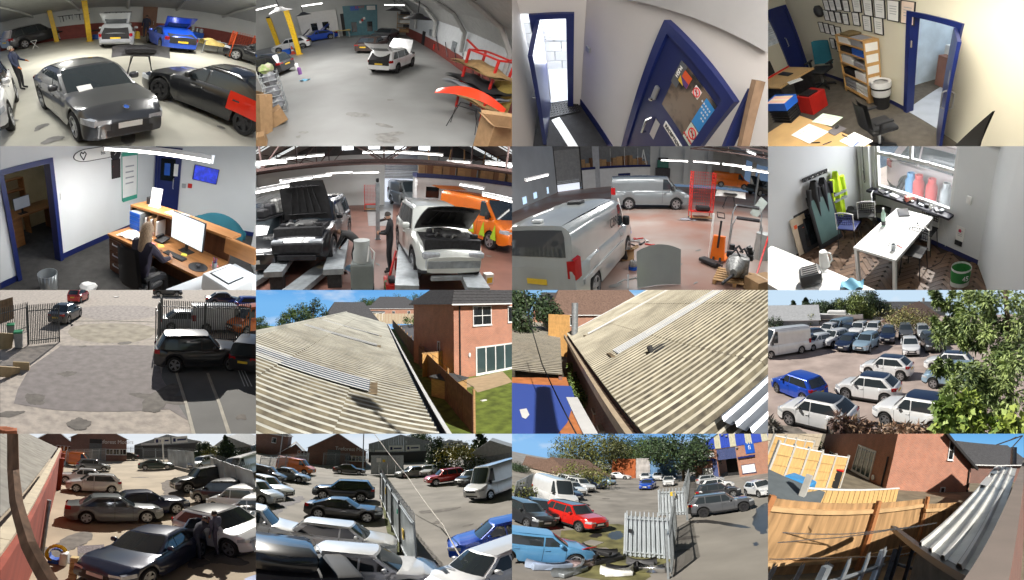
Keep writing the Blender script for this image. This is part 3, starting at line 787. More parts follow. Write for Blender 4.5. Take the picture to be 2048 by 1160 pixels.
def hse(lb,loc,rz,w,d,h,rise,wallm,roofm,wins=(),hip=0.0,name='house',over=.3,courses=0,group=None,chimney=False,cat='house'):
 t=tg(name,lb,cat,loc,rz,group)
 b=MB();b.box((-w/2,-d/2,0),(w/2,d/2,h))
 if not hip:
  for s in(-1,1):b.prism([(s*w/2,-d/2,h),(s*w/2,d/2,h),(s*w/2,0,h+rise)],(-s*.2,0,0))
 b.bd('wall',wallm,t)
 e=over;k=e*rise/(d/2);z0=h-k+.03;hx=hip*w/2
 P=[(-w/2-e,-d/2-e,z0),(w/2+e,-d/2-e,z0),(w/2+e-hx,0,h+rise+.03),(-w/2-e+hx,0,h+rise+.03),(-w/2-e,d/2+e,z0),(w/2+e,d/2+e,z0)]
 b=MB();b.add(P,[(0,1,2,3),(5,4,3,2),(0,3,4),(1,5,2),(0,4,5,1)]if hip else[(0,1,2,3),(5,4,3,2),(0,4,5,1)])
 if not hip:b.prism([P[0],P[3],P[4]],(.04,0,0));b.prism([P[1],P[5],P[2]],(-.04,0,0))
 r=b.bd('roof',roofm,t)
 if courses:
  for i in rg(courses):
   u0=i/courses;a0,a1=Vc(P[0]).lerp(Vc(P[3]),u0),Vc(P[1]).lerp(Vc(P[2]),u0);q=1/courses*.98
   c0,c1=Vc(P[0]).lerp(Vc(P[3]),u0+q),Vc(P[1]).lerp(Vc(P[2]),u0+q)
   up=Vc((0,-rise/hypot(rise,d/2),(d/2)/hypot(rise,d/2)))
   MB().add([a0+up*.05,a1+up*.05,c1+up*.012,c0+up*.012,a0+up*.004,a1+up*.004],[(0,1,2,3),(4,5,1,0)]).bd('tile_course',roofm,r)
 b=MB();
 for s in(-1,1):b.bar((-w/2-e,s*(d/2+e+.04),z0-.02),(w/2+e,s*(d/2+e+.04),z0-.02),.1,.1)
 b.bd('gutter',MWh,t)
 if chimney:
  MB().box((w*.28,-.3,h+rise*.7),(w*.28+.7,.3,h+rise+.9)).box((w*.28-.05,-.35,h+rise+.8),(w*.28+.75,.35,h+rise+.88)).lathe([(.1,h+rise+.9),(.1,h+rise+1.2)],8,'Z',(w*.28+.35,0,0)).bd('chimney',wallm,r)
 for(sd,a,z,ww_,hh,cols,rows)in wins:
  c,n={'f':((a,-d/2,z),(0,-1,0)),'b':((a,d/2,z),(0,1,0)),'l':((-w/2,a,z),(-1,0,0)),'r':((w/2,a,z),(1,0,0))}[sd]
  wdw(t,c,n,ww_,hh,cols,rows)
 return t
def ctn(lb,loc,rz,s,open_=False,m=None,name='cardboard_box',rx=0.0,ry=0.0,group=None,cat='box'):
 w,d,h=s;t=tg(name,lb,cat,loc,rz,group,rx,ry);m=m or MCa;b=MB()
 if open_:
  e=.012
  b.box((-w/2,-d/2,0),(w/2,d/2,e));b.box((-w/2,-d/2,e),(-w/2+e,d/2,h));b.box((w/2-e,-d/2,e),(w/2,d/2,h));b.box((-w/2+e,-d/2,e),(w/2-e,-d/2+e,h));b.box((-w/2+e,d/2-e,e),(w/2-e,d/2,h));b.bd('carton',m,t)
  for sx,sy in((1,0),(-1,0),(0,1),(0,-1)):
   b=MB();o=Vc((sx,sy,0));q=Vc((-sy,sx,0));c=o*((w if sx else d)/2);l=(d if sx else w)/2
   b.prism([c+q*l+Zv(h),c-q*l+Zv(h),c-q*l*.97+o*.2+Zv(h+.08),c+q*l*.97+o*.2+Zv(h+.08)],(0,0,-.008));b.bd('flap',m,t)
 else:
  b.rbox((-w/2,-d/2,0),(w/2,d/2,h),.012);b.bd('carton',m,t)
  MB().box((-.03,-d/2-.002,h-.12),(.03,d/2+.002,h+.003)).bd('tape',mat('parcel_tape',(.45,.3,.16),.3,var=.1),t)
 return t
def tl_(lb,c,d,L=1.5,group=None,name='tube_light',hang=True):
 d=Vc(d).normalized();t=tg(name,lb,'light',c,az(d),group)
 MB().box((-L/2,-.05,.02),(L/2,.05,.09)).bd('housing',MWh,t)
 MB().tube([(-L/2+.02,0,-.005),(L/2-.02,0,-.005)],.03,8).bd('tube',M_LITTUBE,t)
 MB().box((-L/2,-.04,-.04),(-L/2+.02,.04,.02)).box((L/2-.02,-.04,-.04),(L/2,.04,.02)).bd('end_cap',MWh,t)
 return t
def ss_(cell,top,mid=None,clouds=.35,seed=0.0,dist=600.0,strength=.78):
 m=bpy.data.materials.new('sky');m.use_nodes=True;nt=m.node_tree;n,l=nt.nodes,nt.links;n.remove(n['Principled BSDF'])
 em=n.new('ShaderNodeEmission');l.new(em.outputs[0],n['Material Output'].inputs[0]);em.inputs[1].default_value=strength
 tc=n.new('ShaderNodeTexCoord');nz=n.new('ShaderNodeTexNoise');mp=n.new('ShaderNodeMapping');mp.inputs['Scale'].default_value=(.012,.012,.03);mp.inputs['Location'].default_value=(seed*7.3,seed*3.1,seed)
 l.new(tc.outputs['Object'],mp.inputs[0]);l.new(mp.outputs[0],nz.inputs['Vector']);nz.inputs['Detail'].default_value=6;nz.inputs['Scale'].default_value=1.0
 rp=n.new('ShaderNodeValToRGB');rp.color_ramp.elements[0].position=.62-clouds*.2;rp.color_ramp.elements[1].position=.80-clouds*.1;rp.color_ramp.elements[0].color=(0,0,0,1);rp.color_ramp.elements[1].color=(.75,.75,.75,1)
 l.new(nz.outputs[0],rp.inputs[0])
 sx=n.new('ShaderNodeSeparateXYZ');l.new(tc.outputs['Object'],sx.inputs[0])
 mr=n.new('ShaderNodeMapRange');mr.inputs['From Min'].default_value=cell.H;mr.inputs['From Max'].default_value=cell.H+dist*.12;l.new(sx.outputs[2],mr.inputs[0])
 gr=n.new('ShaderNodeMixRGB');gr.inputs[1].default_value=(*(mid or(.42,.62,.85)),1);gr.inputs[2].default_value=(*top,1);l.new(mr.outputs[0],gr.inputs[0])
 mx=n.new('ShaderNodeMixRGB');l.new(rp.outputs[0],mx.inputs[0]);l.new(gr.outputs[0],mx.inputs[1]);mx.inputs[2].default_value=(.86,.89,.93,1);l.new(mx.outputs[0],em.inputs[0])
 b=MB()
 def fn(u,v):
  a,e=R(-45+90*u),R(-24+60*v);return(dist*sin(a)*cos(e),dist*cos(a)*cos(e),cell.H+dist*sin(e))
 b.grid(fn,30,16);return b.bd('sky',m,**ST)
def ground(cell,m,name='ground',far=580.0,z=0.0,near=.8):
 b=MB();b.grid(lambda u,v:((u*2-1)*lerp(6,far,v**3),lerp(near,far,v**3),z),12,24)
 return b.bd(name,m,**ST)
def cp_(lb,clumps,mats,n,leaf,seed,name,cat,stem=None,shape='spray'):
 rnd=random.Random(seed);b=MB();o=Vc(clumps[0][:3]);o.z=0
 t=tg(name,lb,cat,o);per=n//len(clumps)
 for x,y,z,cr in clumps:
  c=Vc((x,y,z))-o;tone=rnd.choice((0,0,1,1,2))
  for _ in rg(per):
   d=Vc((rnd.gauss(0,1),rnd.gauss(0,1),rnd.gauss(0,1))).normalized();p=c+d*cr*rnd.random()**.5
   dr=(d+Vc((rnd.gauss(0,.6),rnd.gauss(0,.6),-.5))).normalized();w=dr.orthogonal().normalized();a=rnd.random()*6.28;w=(w*cos(a)+dr.cross(w)*sin(a));s=leaf*rnd.uniform(.6,1.4);mi=min(2,max(0,tone+rnd.choice((0,0,1,-1))))
   if shape=='spray':b.add([p-w*s*.22,p+dr*s,p+w*s*.22],[(0,1,2)],mi)
   else:
    q=[p,p+dr*s*.3+w*s*.5,p+dr*s*.55+w*s*.25,p+dr*s,p+dr*s*.55-w*s*.25,p+dr*s*.3-w*s*.5];b.add(q,[(0,1,2,3,4,5)],mi)
 b.bd('foliage',mats,t)
 if stem:
  MB().tube([Vc(p)-o for p in stem],[.16-.12*i/len(stem)for i in rg(len(stem))],7).bd('trunk',M_BARK,t,50)
 return t
def sd_(x,ytop,dist):
 p=CUR.D(x,ytop,dist);return Vc((p.x,p.y,0)),p.z
def G(x,y,z=0.0):return CUR.G(x,y,z)
PLACES=[]
def pb(key):
 def deco(fn):PLACES.append((key,fn));return fn
 return deco
M_ASPH=mat('worn_asphalt',(.26,.24,.215),.9,var=.28,scale=.35,bump=.3,bscale=8,dt=10)
def ptc(name,pts,m,z=.004,smooth=None):
 from mathutils.geometry import tessellate_polygon
 b=MB();vs=[Vc((p[0],p[1],z))for p in pts]
 tri=[tuple(t)for t in tessellate_polygon([vs])]
 b.add(vs,[t if(vs[t[1]]-vs[t[0]]).cross(vs[t[2]]-vs[t[0]]).z>0 else t[::-1]for t in tri])
 return b.bd(name,m,**ST)
M_STAIN=mat('dark_stain',(.17,.165,.155),.5,var=.3,scale=4)
def stains(n,y0,seed,lo=.12,hi=.6,m=None):
 rnd=random.Random(seed)
 for k in rg(n):
  p=G(rnd.uniform(60,1980),rnd.uniform(y0,1120));r=rnd.uniform(lo,hi);q=rnd.random()*3;e=rnd.uniform(1,3)
  ptc('ground_stain',blob([p+Vc((r*e*cos(a)*cos(q)-r*sin(a)*sin(q),r*e*cos(a)*sin(q)+r*sin(a)*cos(q),0))*rnd.uniform(.4,1)for a in[k2*.785 for k2 in rg(8)]],r*.08,2,k),m or M_STAIN,.0085+.0005*k)
def blob(pts,k=.08,n=3,seed=1):
 rnd=random.Random(seed);out=[Vc(p)for p in pts]
 for _ in rg(n):
  o2=[]
  for i,p in en(out):
   q=out[(i+1)%len(out)];o2+=[p*.75+q*.25,p*.25+q*.75]
  out=o2
 return[p+Vc((rnd.uniform(-k,k),rnd.uniform(-k,k),0))for p in out]
 # rooms and furniture
def wr(name,pts,z1,m,z0=0.0,th=.12,dado=None):
 for i,(p,q)in en(zip(pts,pts[1:])):
  b=MB();wallbox(b,p,q,z0,z1,th);o=b.bd(name,m,**ST)
  if dado:
   p2,q2=Vc((p[0],p[1],0)),Vc((q[0],q[1],0));d=(q2-p2).normalized();n=Vc((-d.y,d.x,0))*-.012
   b=MB();wallbox(b,p2+n,q2+n,0,dado[0],.01);b.bd('dado'if dado[0]>.3 else'skirting',dado[1],o)
def pd_(lb,p,q,h=2.0,m=None,handle_side=1,glass=False,frame=True,name='door',closed=True):
 p,q=Vc((p[0],p[1],0)),Vc((q[0],q[1],0));d=q-p;w=d.length;m=m or MNa
 t=tg(name,lb,'door',p,az(d));MB().box((.07,-.02,.01),(w-.07,.03,h-.06)).bd('leaf',m,t)
 if frame:
  MB().box((0,-.05,0),(.07,.06,h)).box((w-.07,-.05,0),(w,.06,h)).box((.07,-.05,h-.06),(w-.07,.06,h)).bd('frame',m,t)
 x=w-.18 if handle_side>0 else .18;MB().tube([(x,-.02,.95),(x,-.08,.98),(x,-.08,1.2),(x,-.02,1.23)],.014,6).bd('handle',MSt,t)
 if glass:MB().box((w*.22,-.026,1.15),(w*.78,-.021,1.75)).bd('glass_panel',MGl,t)
 return t
def oc_(lb,loc,rz,m,back=.55,base=None):
 t=tg('office_chair',lb,'chair',loc,rz);base=base or MBk
 for k in rg(5):
  a=2*PI*k/5;MB().bar((0,0,.12),(.3*cos(a),.3*sin(a),.07),.05,.04).bd('leg',base,t)
  MB().ball((.3*cos(a),.3*sin(a),.03),.03,6,4).bd('castor',MBk,t)
 MB().tube([(0,0,.1),(0,0,.45)],.03,8).bd('gas_lift',MSt,t)
 MB().rbox((-.25,-.24,.44),(.25,.26,.53),.05).bd('seat',MBk,t,50)
 MB().grid(lambda u,v:((u-.5)*.46*(1-.15*v),-.26-.06*v+.05*(2*u-1)**2,.56+back*v),6,6).grid(lambda u,v:((u-.5)*.46*(1-.15*v),-.33-.06*v+.05*(2*u-1)**2,.56+back*v),6,6).bd('backrest',m,t,60)
 for s in(-1,1):MB().bar((s*.28,-.1,.5),(s*.28,-.1,.68),.04).bar((s*.28,-.2,.69),(s*.28,.12,.69),.06,.03).bd('armrest',base,t)
 return t
def dining_chair(lb,loc,rz,shell=None):
 t=tg('dining_chair',lb,'chair',loc,rz);shell=shell or MBk
 for x,y in((-.2,-.2),(.2,-.2),(-.2,.2),(.2,.2)):MB().tube([(x*1.1,y*1.1,0),(x*.9,y*.9,.44)],.012,6).bd('leg',MDm,t)
 MB().rbox((-.21,-.2,.44),(.21,.21,.465),.01).bd('seat',shell,t)
 b=MB()
 for r_ in rg(5):
  z=.58+.05*r_;b.tube([(-.19+.38*k/8,-.2-.03*sin(PI*k/8),z)for k in rg(9)],.008,4)
 for k in rg(9):b.bar((-.19+.38*k/8,-.2-.03*sin(PI*k/8),.58),(-.19+.38*k/8,-.2-.03*sin(PI*k/8),.78),.012)
 b.bd('backrest',shell,t)
 MB().tube([(-.2,-.2,.44),(-.2,-.21,.8),(-.1,-.24,.83),(.1,-.24,.83),(.2,-.21,.8),(.2,-.2,.44)],.013,6).bd('back_frame',M_CHROME if shell is MWh else MPa,t)
 return t
def frm(lb,wallp,wx,wn,x,z,w,h,m=None,fm=None,group=None,name='framed_certificate',cat='frame',fw=.018,fill=True):
 wx,wn=Vc(wx),Vc(wn);c=Vc(wallp)+wx*x+Zv(z)+wn*.012
 t=tg(name,lb,cat,c,az(wx),group)
 MB().box((-w/2,-.012,-h/2),(-w/2+fw,.01,h/2)).box((w/2-fw,-.012,-h/2),(w/2,.01,h/2)).box((-w/2+fw,-.012,h/2-fw),(w/2-fw,.01,h/2)).box((-w/2+fw,-.012,-h/2),(w/2-fw,.01,-h/2+fw)).bd('frame',fm or MBk,t)
 MB().box((-w/2+fw,-.004,-h/2+fw),(w/2-fw,.008,h/2-fw)).bd('sheet',m or MPa,t)
 if fill:
  b=MB()
  for k in rg(4):b.box((-w*.28,-.0065,h*(.2-.12*k)),(w*.28*(1-.15*(k%2)),-.0045,h*(.2-.12*k)+h*.03))
  b.bd('print',mat('grey_print',(.35,.36,.38),.7),t)
 return t
def sp_(lb,p,rz,w=.3,h=.21,m=None,name='paper_sheet',lines=True,cat='paper',z=.002):
 t=tg(name,lb,cat,(p[0],p[1],p[2]+z),rz);MB().box((-w/2,-h/2,0),(w/2,h/2,.003)).bd('sheet',m or MPa,t)
 if lines:
  b=MB()
  for k in rg(4):b.box((-w*.38,h*(.3-.18*k),.003),(w*.38,h*(.3-.18*k)+h*.03,.0036))
  b.bd('print',mat('grey_print'),t)
 return t
def monitor(lb,p,rz,w=.55,h=.33,screen=None):
 t=tg('monitor',lb,'monitor',p,rz);MB().rbox((-w/2,-.02,.12),(w/2,.02,.12+h),.01).bd('case',MBk,t)
 MB().box((-w/2+.012,-.024,.135),(w/2-.012,-.021,.12+h-.012)).bd('screen',screen or mat('lit_screen',(.75,.82,.85),.3,var=.03,emit=.7),t)
 MB().box((-.03,0,.01),(.03,.02,.14)).box((-.12,-.08,0),(.12,.1,.012)).bd('stand',MBk,t)
 return t
def tcb(lb,p,rz,w,d,h,m,n=5,fm=None):
 t=tg('tool_cabinet',lb,'cabinet',p,rz);MB().rbox((-w/2,-d/2+.02,.1),(w/2,d/2,h),.015).bd('case',m,t)
 for k in rg(n):b=MB();z=.13+(h-.17)*k/n;b.box((-w/2+.03,-d/2,z),(w/2-.03,-d/2+.018,z+(h-.17)/n-.02));b.bd('drawer',fm or m,t);MB().box((-w/2+.06,-d/2-.015,z+(h-.17)/n-.05),(w/2-.06,-d/2-.001,z+(h-.17)/n-.035)).bd('drawer_pull',MSt,t)
 for x in(-1,1):MB().lathe([(.001,-.02),(.05,-.02),(.05,.02),(.001,.02)],8,'X',(x*w*.4,0,.05)).bd('castor',MBk,t)
 return t
def lp_(lb,p,h,m,rz=0.0,w=.3):
 t=tg('lift_post',lb,'vehicle lift',p,rz);MB().box((-w/2,-w/2,.03),(w/2,-w/2+.06,h)).box((-w/2,-w/2+.06,.03),(-w/2+.06,w/2,h)).box((w/2-.06,-w/2+.06,.03),(w/2,w/2,h)).bd('column',m,t)
 MB().box((-w*.75,-w*.75,0),(w*.75,w*.75,.03)).bd('base_plate',m,t)
 MB().box((-w/2+.07,-w/2+.065,.6),(w/2-.07,w/2+.1,1.1)).bd('carriage',MBk,t);MB().bar((0,.2,.7),(.7,.9,.7),.09).bd('arm',MBk,t);MB().rbox((-w*.4,-w*.4,h),(w*.4,w*.4,h+.18),.04).bd('motor',MBk,t)
 return t
def bumper_mesh(w=1.8,d=.45,h=.5):
 b=MB()
 def fn(u,v):s=u*2-1;return(s*w/2*(1-.06*v),-d*abs(s)**3+.1*(1-(2*v-1)**2),v*h)
 b.grid(fn,18,6);b.grid(lambda u,v:(fn(u,v)[0]*.985,fn(u,v)[1]-.02,fn(u,v)[2]),18,6)
 return b
def trestle(t,w=.9,h=.9,m=None):
 for s in(-1,1):
  for q in(-1,1):MB().bar((s*w/2,-q*.3,0),(s*w/2*.6,q*.3,h),.03).bd('leg',m or MBk,t)
 MB().bar((-w/2*.6,.3,h),(w/2*.6,.3,h),.03).bar((-w/2*.6,-.3,h),(w/2*.6,-.3,h),.03).bd('cross_bar',m or MBk,t)
def ctr(lb,p,rz,w=.9,d=.6,h=1.9,m=None):
 t=tg('cage_trolley',lb,'trolley',p,rz);m=m or MRd
 for x in(-1,1):
  for y in(-1,1):MB().bar((x*w/2,y*d/2,.12),(x*w/2,y*d/2,h),.04).bd('upright',m,t);MB().lathe([(.001,-.02),(.06,-.02),(.06,.02),(.001,.02)],8,'X',(x*w/2,y*d/2,.06)).bd('castor',MBk,t)
 for k in rg(14):b=MB();z=.45+(h-.5)*k/13;b.bar((-w/2,d/2,z),(w/2,d/2,z),.012);b.bd('bar',m,t)
 for s in(-1,1):
  b=MB()
  for k in rg(14):z=.45+(h-.5)*k/13;b.bar((s*w/2,-d/2,z),(s*w/2,d/2,z),.012)
  for k in rg(8):b.bar((s*w/2,-d/2+d*k/7,.45),(s*w/2,-d/2+d*k/7,h),.01)
  b.bd('side_mesh',m,t)
 b=MB()
 for k in rg(10):b.bar((-w/2+w*k/9,d/2,.45),(-w/2+w*k/9,d/2,h),.01)
 b.bd('back_mesh',m,t)
 for z in(.14,.45):MB().box((-w/2,-d/2,z),(w/2,d/2,z+.025)).bd('shelf',MWo if z<.2 else m,t)
 return t
 # top row, first and second views: the body shop
M_GWALL=mat('garage_white_wall',(.58,.60,.59),.8,var=.08,scale=.5,bump=.1)
M_DADO=mat('red_brown_dado',(.22,.05,.04),.7,var=.15)
M_GFLOOR=mat('cream_garage_floor',(.42,.41,.35),.55,var=.12,scale=.7,bump=.05,dt=9)
def bumper_on_stand(lb,p,rz,m,w=1.9):
 t=tg('bumper_on_stand',lb,'bumper',p,rz);o=bumper_mesh(w,.35,.42);o.bd('bumper',m,t,50,loc=(0,.1,.8));trestle(t,.9,.85);MB().box((-.5,-.1,.95),(.5,.15,1.05)).bd('grille_opening',MTr,t);return t
@pb('11')
def garage_11():
 c=place(0,0,0,2.9)
 ground(c,M_GFLOOR,'floor',far=40)
 yb=27.0;b=MB();wr('back_wall',[(-18,yb),(18,yb)],6,M_GWALL,dado=(1.1,M_DADO))
 rf=mat('white_lined_roof',(.5,.52,.52),.8,var=.06)
 MB().loft([[(x,yb+.1,2.35),(x,24,3.0),(x,20,3.7),(x,12,4.6),(x,4,5)]for x in(-20,20)],closed=False).bd('roof_lining',rf,**ST)
 for k in rg(9):b=MB();x=-12+3*k;b.tube([(x,yb,2.25),(x,24,2.9),(x,20,3.55),(x,12,4.5)],.09,6);b.bd('roof_rib',M_GWALL,**ST)
 stains(9,420,1,.05,.25)
 t=car('coupe',(.05,.053,.06),G(720,905),154,'dark grey coupe with bare bonnet, largest car in the garage');cm=cm_('coupe')
 MB().lathe([(.001,.01),(.055,.01),(.055,0)],16,'Z').bd('badge',MBl,t,loc=(0,2.12,.80),rx=R(-25));MB().lathe([(.055,.012),(.072,.012),(.072,0)],16,'Z').bd('badge_ring',M_CHROME,t,loc=(0,2.12,.80),rx=R(-25))
 b=MB();b.box((-.62,.62,.95),(-.35,.9,1.0));
 q=cm['front'](.45,.12,.03);MB().obox(q,(.16,0,0),(0,-.09,.06),(0,.004,.006)).bd('windscreen_note',MPa,t)
 t=car('coupe','black',G(1725,880),316,'black coupe with bright red rear quarter at the right',rims=M_RIMD)
 MB().grid(lambda u,v:(-(cm['halfw'](-2.25+1.5*u)+.008)*(1-.07*max(0,v-.6)),-2.25+1.5*u,.5+.47*v),8,5).bd('red_quarter_panel',paint((.75,.03,.01)),t,60)
 car('suv','white',G(-90,960),168,'white SUV showing only its front corner at the left edge')
 car('suv','darkgrey',G(285,352),48,'dark grey SUV parked by the blue stairs at the back')
 t=car('saloon','silver',G(940,345),2,'silver saloon with boot lid up in the middle of the back row',skip=('rear_window',));ob_(t,'saloon',paint(PAINTS['silver']),40)
 MB().rbox((-.8,-2.6,.35),(.8,-2.35,.6),.08).bd('hanging_bumper',mat('clear_wrap',(.3,.31,.34),.2),t)
 t=car('coupe','blue',G(1345,372),350,'blue coupe with raised tailgate at the back',skip=('rear_window',));ob_(t,'coupe',paint((.01,.04,.3)),42)
 car('hatch','black',G(2060,520),300,'black hatchback part hidden behind the red cage at the right',dt=1)
 psn('person in navy work clothes and orange gloves standing at the left',dict(lel=(-.27,.08,1.15),lwr=(-.2,.3,1.08),lha=(-.18,.38,1.06),rel=(.3,.05,1.15),rwr=(.3,.2,.95),rha=(.3,.27,.9)),dict(top=(.03,.04,.085),leg=(.02,.02,.024),hand=(.6,.2,.06)),G(185,710),R(-100),hair=(.4,.36,.3))
 psn('person in dark navy overalls at the back doorway, back turned',{},dict(top=(.02,.025,.05),leg=(.02,.025,.05)),G(1158,296),R(15))
 lp_('yellow lift column left of the silver saloon, shorter of two',G(452,330),2.7,M_YELLOW,.2);lp_('yellow lift column beside the tool cabinets, taller of two',G(712,328),3.0,M_YELLOW,.2)
 tcb('black tool cabinet with steel top at the back wall',G(628,262),0,1.5,.6,1.0,MBk,6,MSg);tcb('tall blue tool cabinet at the back wall',G(780,258),0,.9,.6,1.7,MBl,7);tcb('red tool cabinet right of the blue one',G(838,258),0,.9,.6,1.1,MRd,5);tcb('narrow red tool cabinet behind the taller lift column',G(730,255),0,.6,.6,1.7,MRd,6)
 bumper_on_stand('grey bumper resting on a crossed trestle in mid floor',G(1110,610),.05,mat('primer_grey_bumper',(.16,.16,.17),.45),1.9)
 p,q=G(1112,240),G(1200,240);t=pd_('brown wooden door open at the back wall',(p.x,yb-.1),(q.x,yb-.1),2.7,mat('brown_door',(.17,.07,.03),.5))
 p,q=G(1600,290),G(1795,335);d=q-p;t=tg('white_booth','white panelled booth with two narrow dark windows','booth',p,az(d));L=d.length;h=3.2;MB().box((0,0,0),(L,.15,h)).box((0,.15,0),(.15,4,h)).box((L-.15,.15,0),(L,4,h)).bd('wall',MPa,t)
 for f in(.28,.6):MB().box((L*f,-.02,.8),(L*f+.25,-.003,2.2)).bd('slot_window',MGl,t)
 MB().box((L*.46,-.012,0),(L*.47,-.002,h-.2)).bd('door_gap',MSg,t)
 p,q=G(1800,335),G(2060,330);wr('wall',[p,q],3.2,mat('grey_green_wall',(.2,.22,.2),.8));b=MB();p=G(1985,330);b.box((0,0,0),(3,.1,3.2));b.bd('teal_door',mat('teal_door',(.08,.22,.27),.5),None,loc=p+Vc((0,-.2,0)),lb='teal wide door at the right edge of the garage',cat='door')
 t=tg('steel_stairs','blue steel staircase at the left back corner','stairs',G(40,300),-.25)
 for s in(0,.8):MB().bar((0,s,2.3),(3.4,s,.1),.08,.2).bd('stringer',MBl,t);MB().bar((0,s,3.2),(3.4,s,1.0),.05).bd('handrail',MBl,t)
 for k in rg(10):b=MB();f=(k+.5)/10;b.box((3.4*f-.14,0,2.3-2.2*f),(3.4*f+.14,.8,2.34-2.2*f));b.bd('tread',MSg,t)
 for k in rg(5):b=MB();f=k/4;b.bar((3.4*f,0,2.3-2.2*f),(3.4*f,0,3.2-2.2*f),.04);b.bd('baluster',MBl,t)
 MB().box((-2.5,-.2,2.25),(0,1.5,2.35)).bd('landing',MBl,t)
 for k in rg(3):MB().box((-.1-.9*k,-.1,0),(0-.9*k,0,3.3)).bd('post',MBl,t)
 t=tg('parts_trolley','trolley with yellow dust sheet near the white booth','trolley',G(1665,420),.3);b=MB()
 for x,y in((-.7,-.4),(.7,-.4),(-.7,.4),(.7,.4)):b.bar((x,y,0),(x*.9,y*.9,.8),.04)
 b.bar((-.7,-.4,.8),(.7,.4,.8),.04);b.bar((.7,-.4,.8),(-.7,.4,.8),.04);b.bd('frame',MSg,t);MB().grid(lambda u,v:(-.6+1.2*u,-.45+.9*v,.85+.12*sin(5*u)*sin(4*v)-.3*abs(2*v-1)**3),10,8).bd('dust_sheet',mat('yellow_sheet',(.55,.42,.14),.9,var=.2),t,60)
 ctr('red wire cage trolley beside the black hatchback',G(1885,470),.2,1.3,.5,1.7,mat('orange_red_cage',(.55,.08,.02),.5))
 for k,(x,y,l)in en(((1545,320,'blue and grey machine left of the white booth'),(1490,250,'heap of silver parts on the back bench'))):
  t=tg('workshop_machine',l,'machine',G(x,y),.2*k);MB().rbox((-.5,-.4,.1),(.5,.4,.7),.08).bd('body',MBl if k==0 else MSg,t);rnd=random.Random(k)
  for j in rg(6):b=MB();x_,y_=rnd.uniform(-.5,.5),rnd.uniform(-.3,.3);b.lathe([(.001,.7),(.15,.7),(.12,.9+.2*rnd.random()),(.001,1.0)],8,'Z',(x_,y_,0));b.bd('machine_part',MSg,t,50)
 for k,(x,y,s,l)in en(((490,300,(1.2,.2,.9),'brown board leaning by the shorter lift column'),)):ctn(l,G(x,y),.1,s,m=MCa)
 MB().rbox((-.25,-.25,0),(.25,.25,.35),.05).bd('blue_crate',MBl,None,loc=G(768,310),lb='blue plastic crate beside the taller lift column',cat='crate')
 MB().lathe([(.001,0),(.2,0),(.15,.5),(.05,.55)],12,'Z').bd('spray_gun_pot',M_PLATEY,None,50,loc=G(1090,305),lb='yellowish pot standing behind the bumper trestle',cat='pot')
 t=tg('parts_stand','small white folding frame beside the dark grey SUV','stand',G(285,385),0);MB().bar((-.2,0,0),(.2,0,.6),.03).bar((.2,0,0),(-.2,0,.6),.03).bar((-.2,0,.6),(.2,0,.6),.03).bd('frame',MPa,t)
 for k,x in en((520,655,895,985)):
  xx=CUR.Y(x,130,yb-.05);t=tg('wall_tool_rack',('tool rack on the back wall, leftmost','tool rack above the black tool cabinet','tool rack above the silver saloon','tool rack right of the silver saloon')[k],'rack',(xx.x,yb-.06,1.9));MB().box((-.5,-.03,0),(.5,0,.06)).bd('rail',MDm,t);rnd=random.Random(k)
  for j in rg(5):MB().box((-.4+.2*j,-.06,-.2-.3*rnd.random()),(-.34+.2*j,-.03,0)).bd('tool',MDm if j%2 else MSg,t)
 for k,(x,y)in en(((-2.2,9),(2.2,10),(-3,17),(3,18))):tl_(('near left','near right','far left','far right')[k]+' fluorescent batten under the garage roof',(x,y,4.25 if y<12 else 3.6),(0,1,0),1.8);ll(c,(x,y,4.1 if y<12 else 3.4),(.4,1.8),170 if y<12 else 330,(1,.97,.9))
 ll(c,(0,4,5.2),(5,1.5),200,(1,.97,.92),aim=(0,.5,-.8))  # added fill light, no fitting hangs here
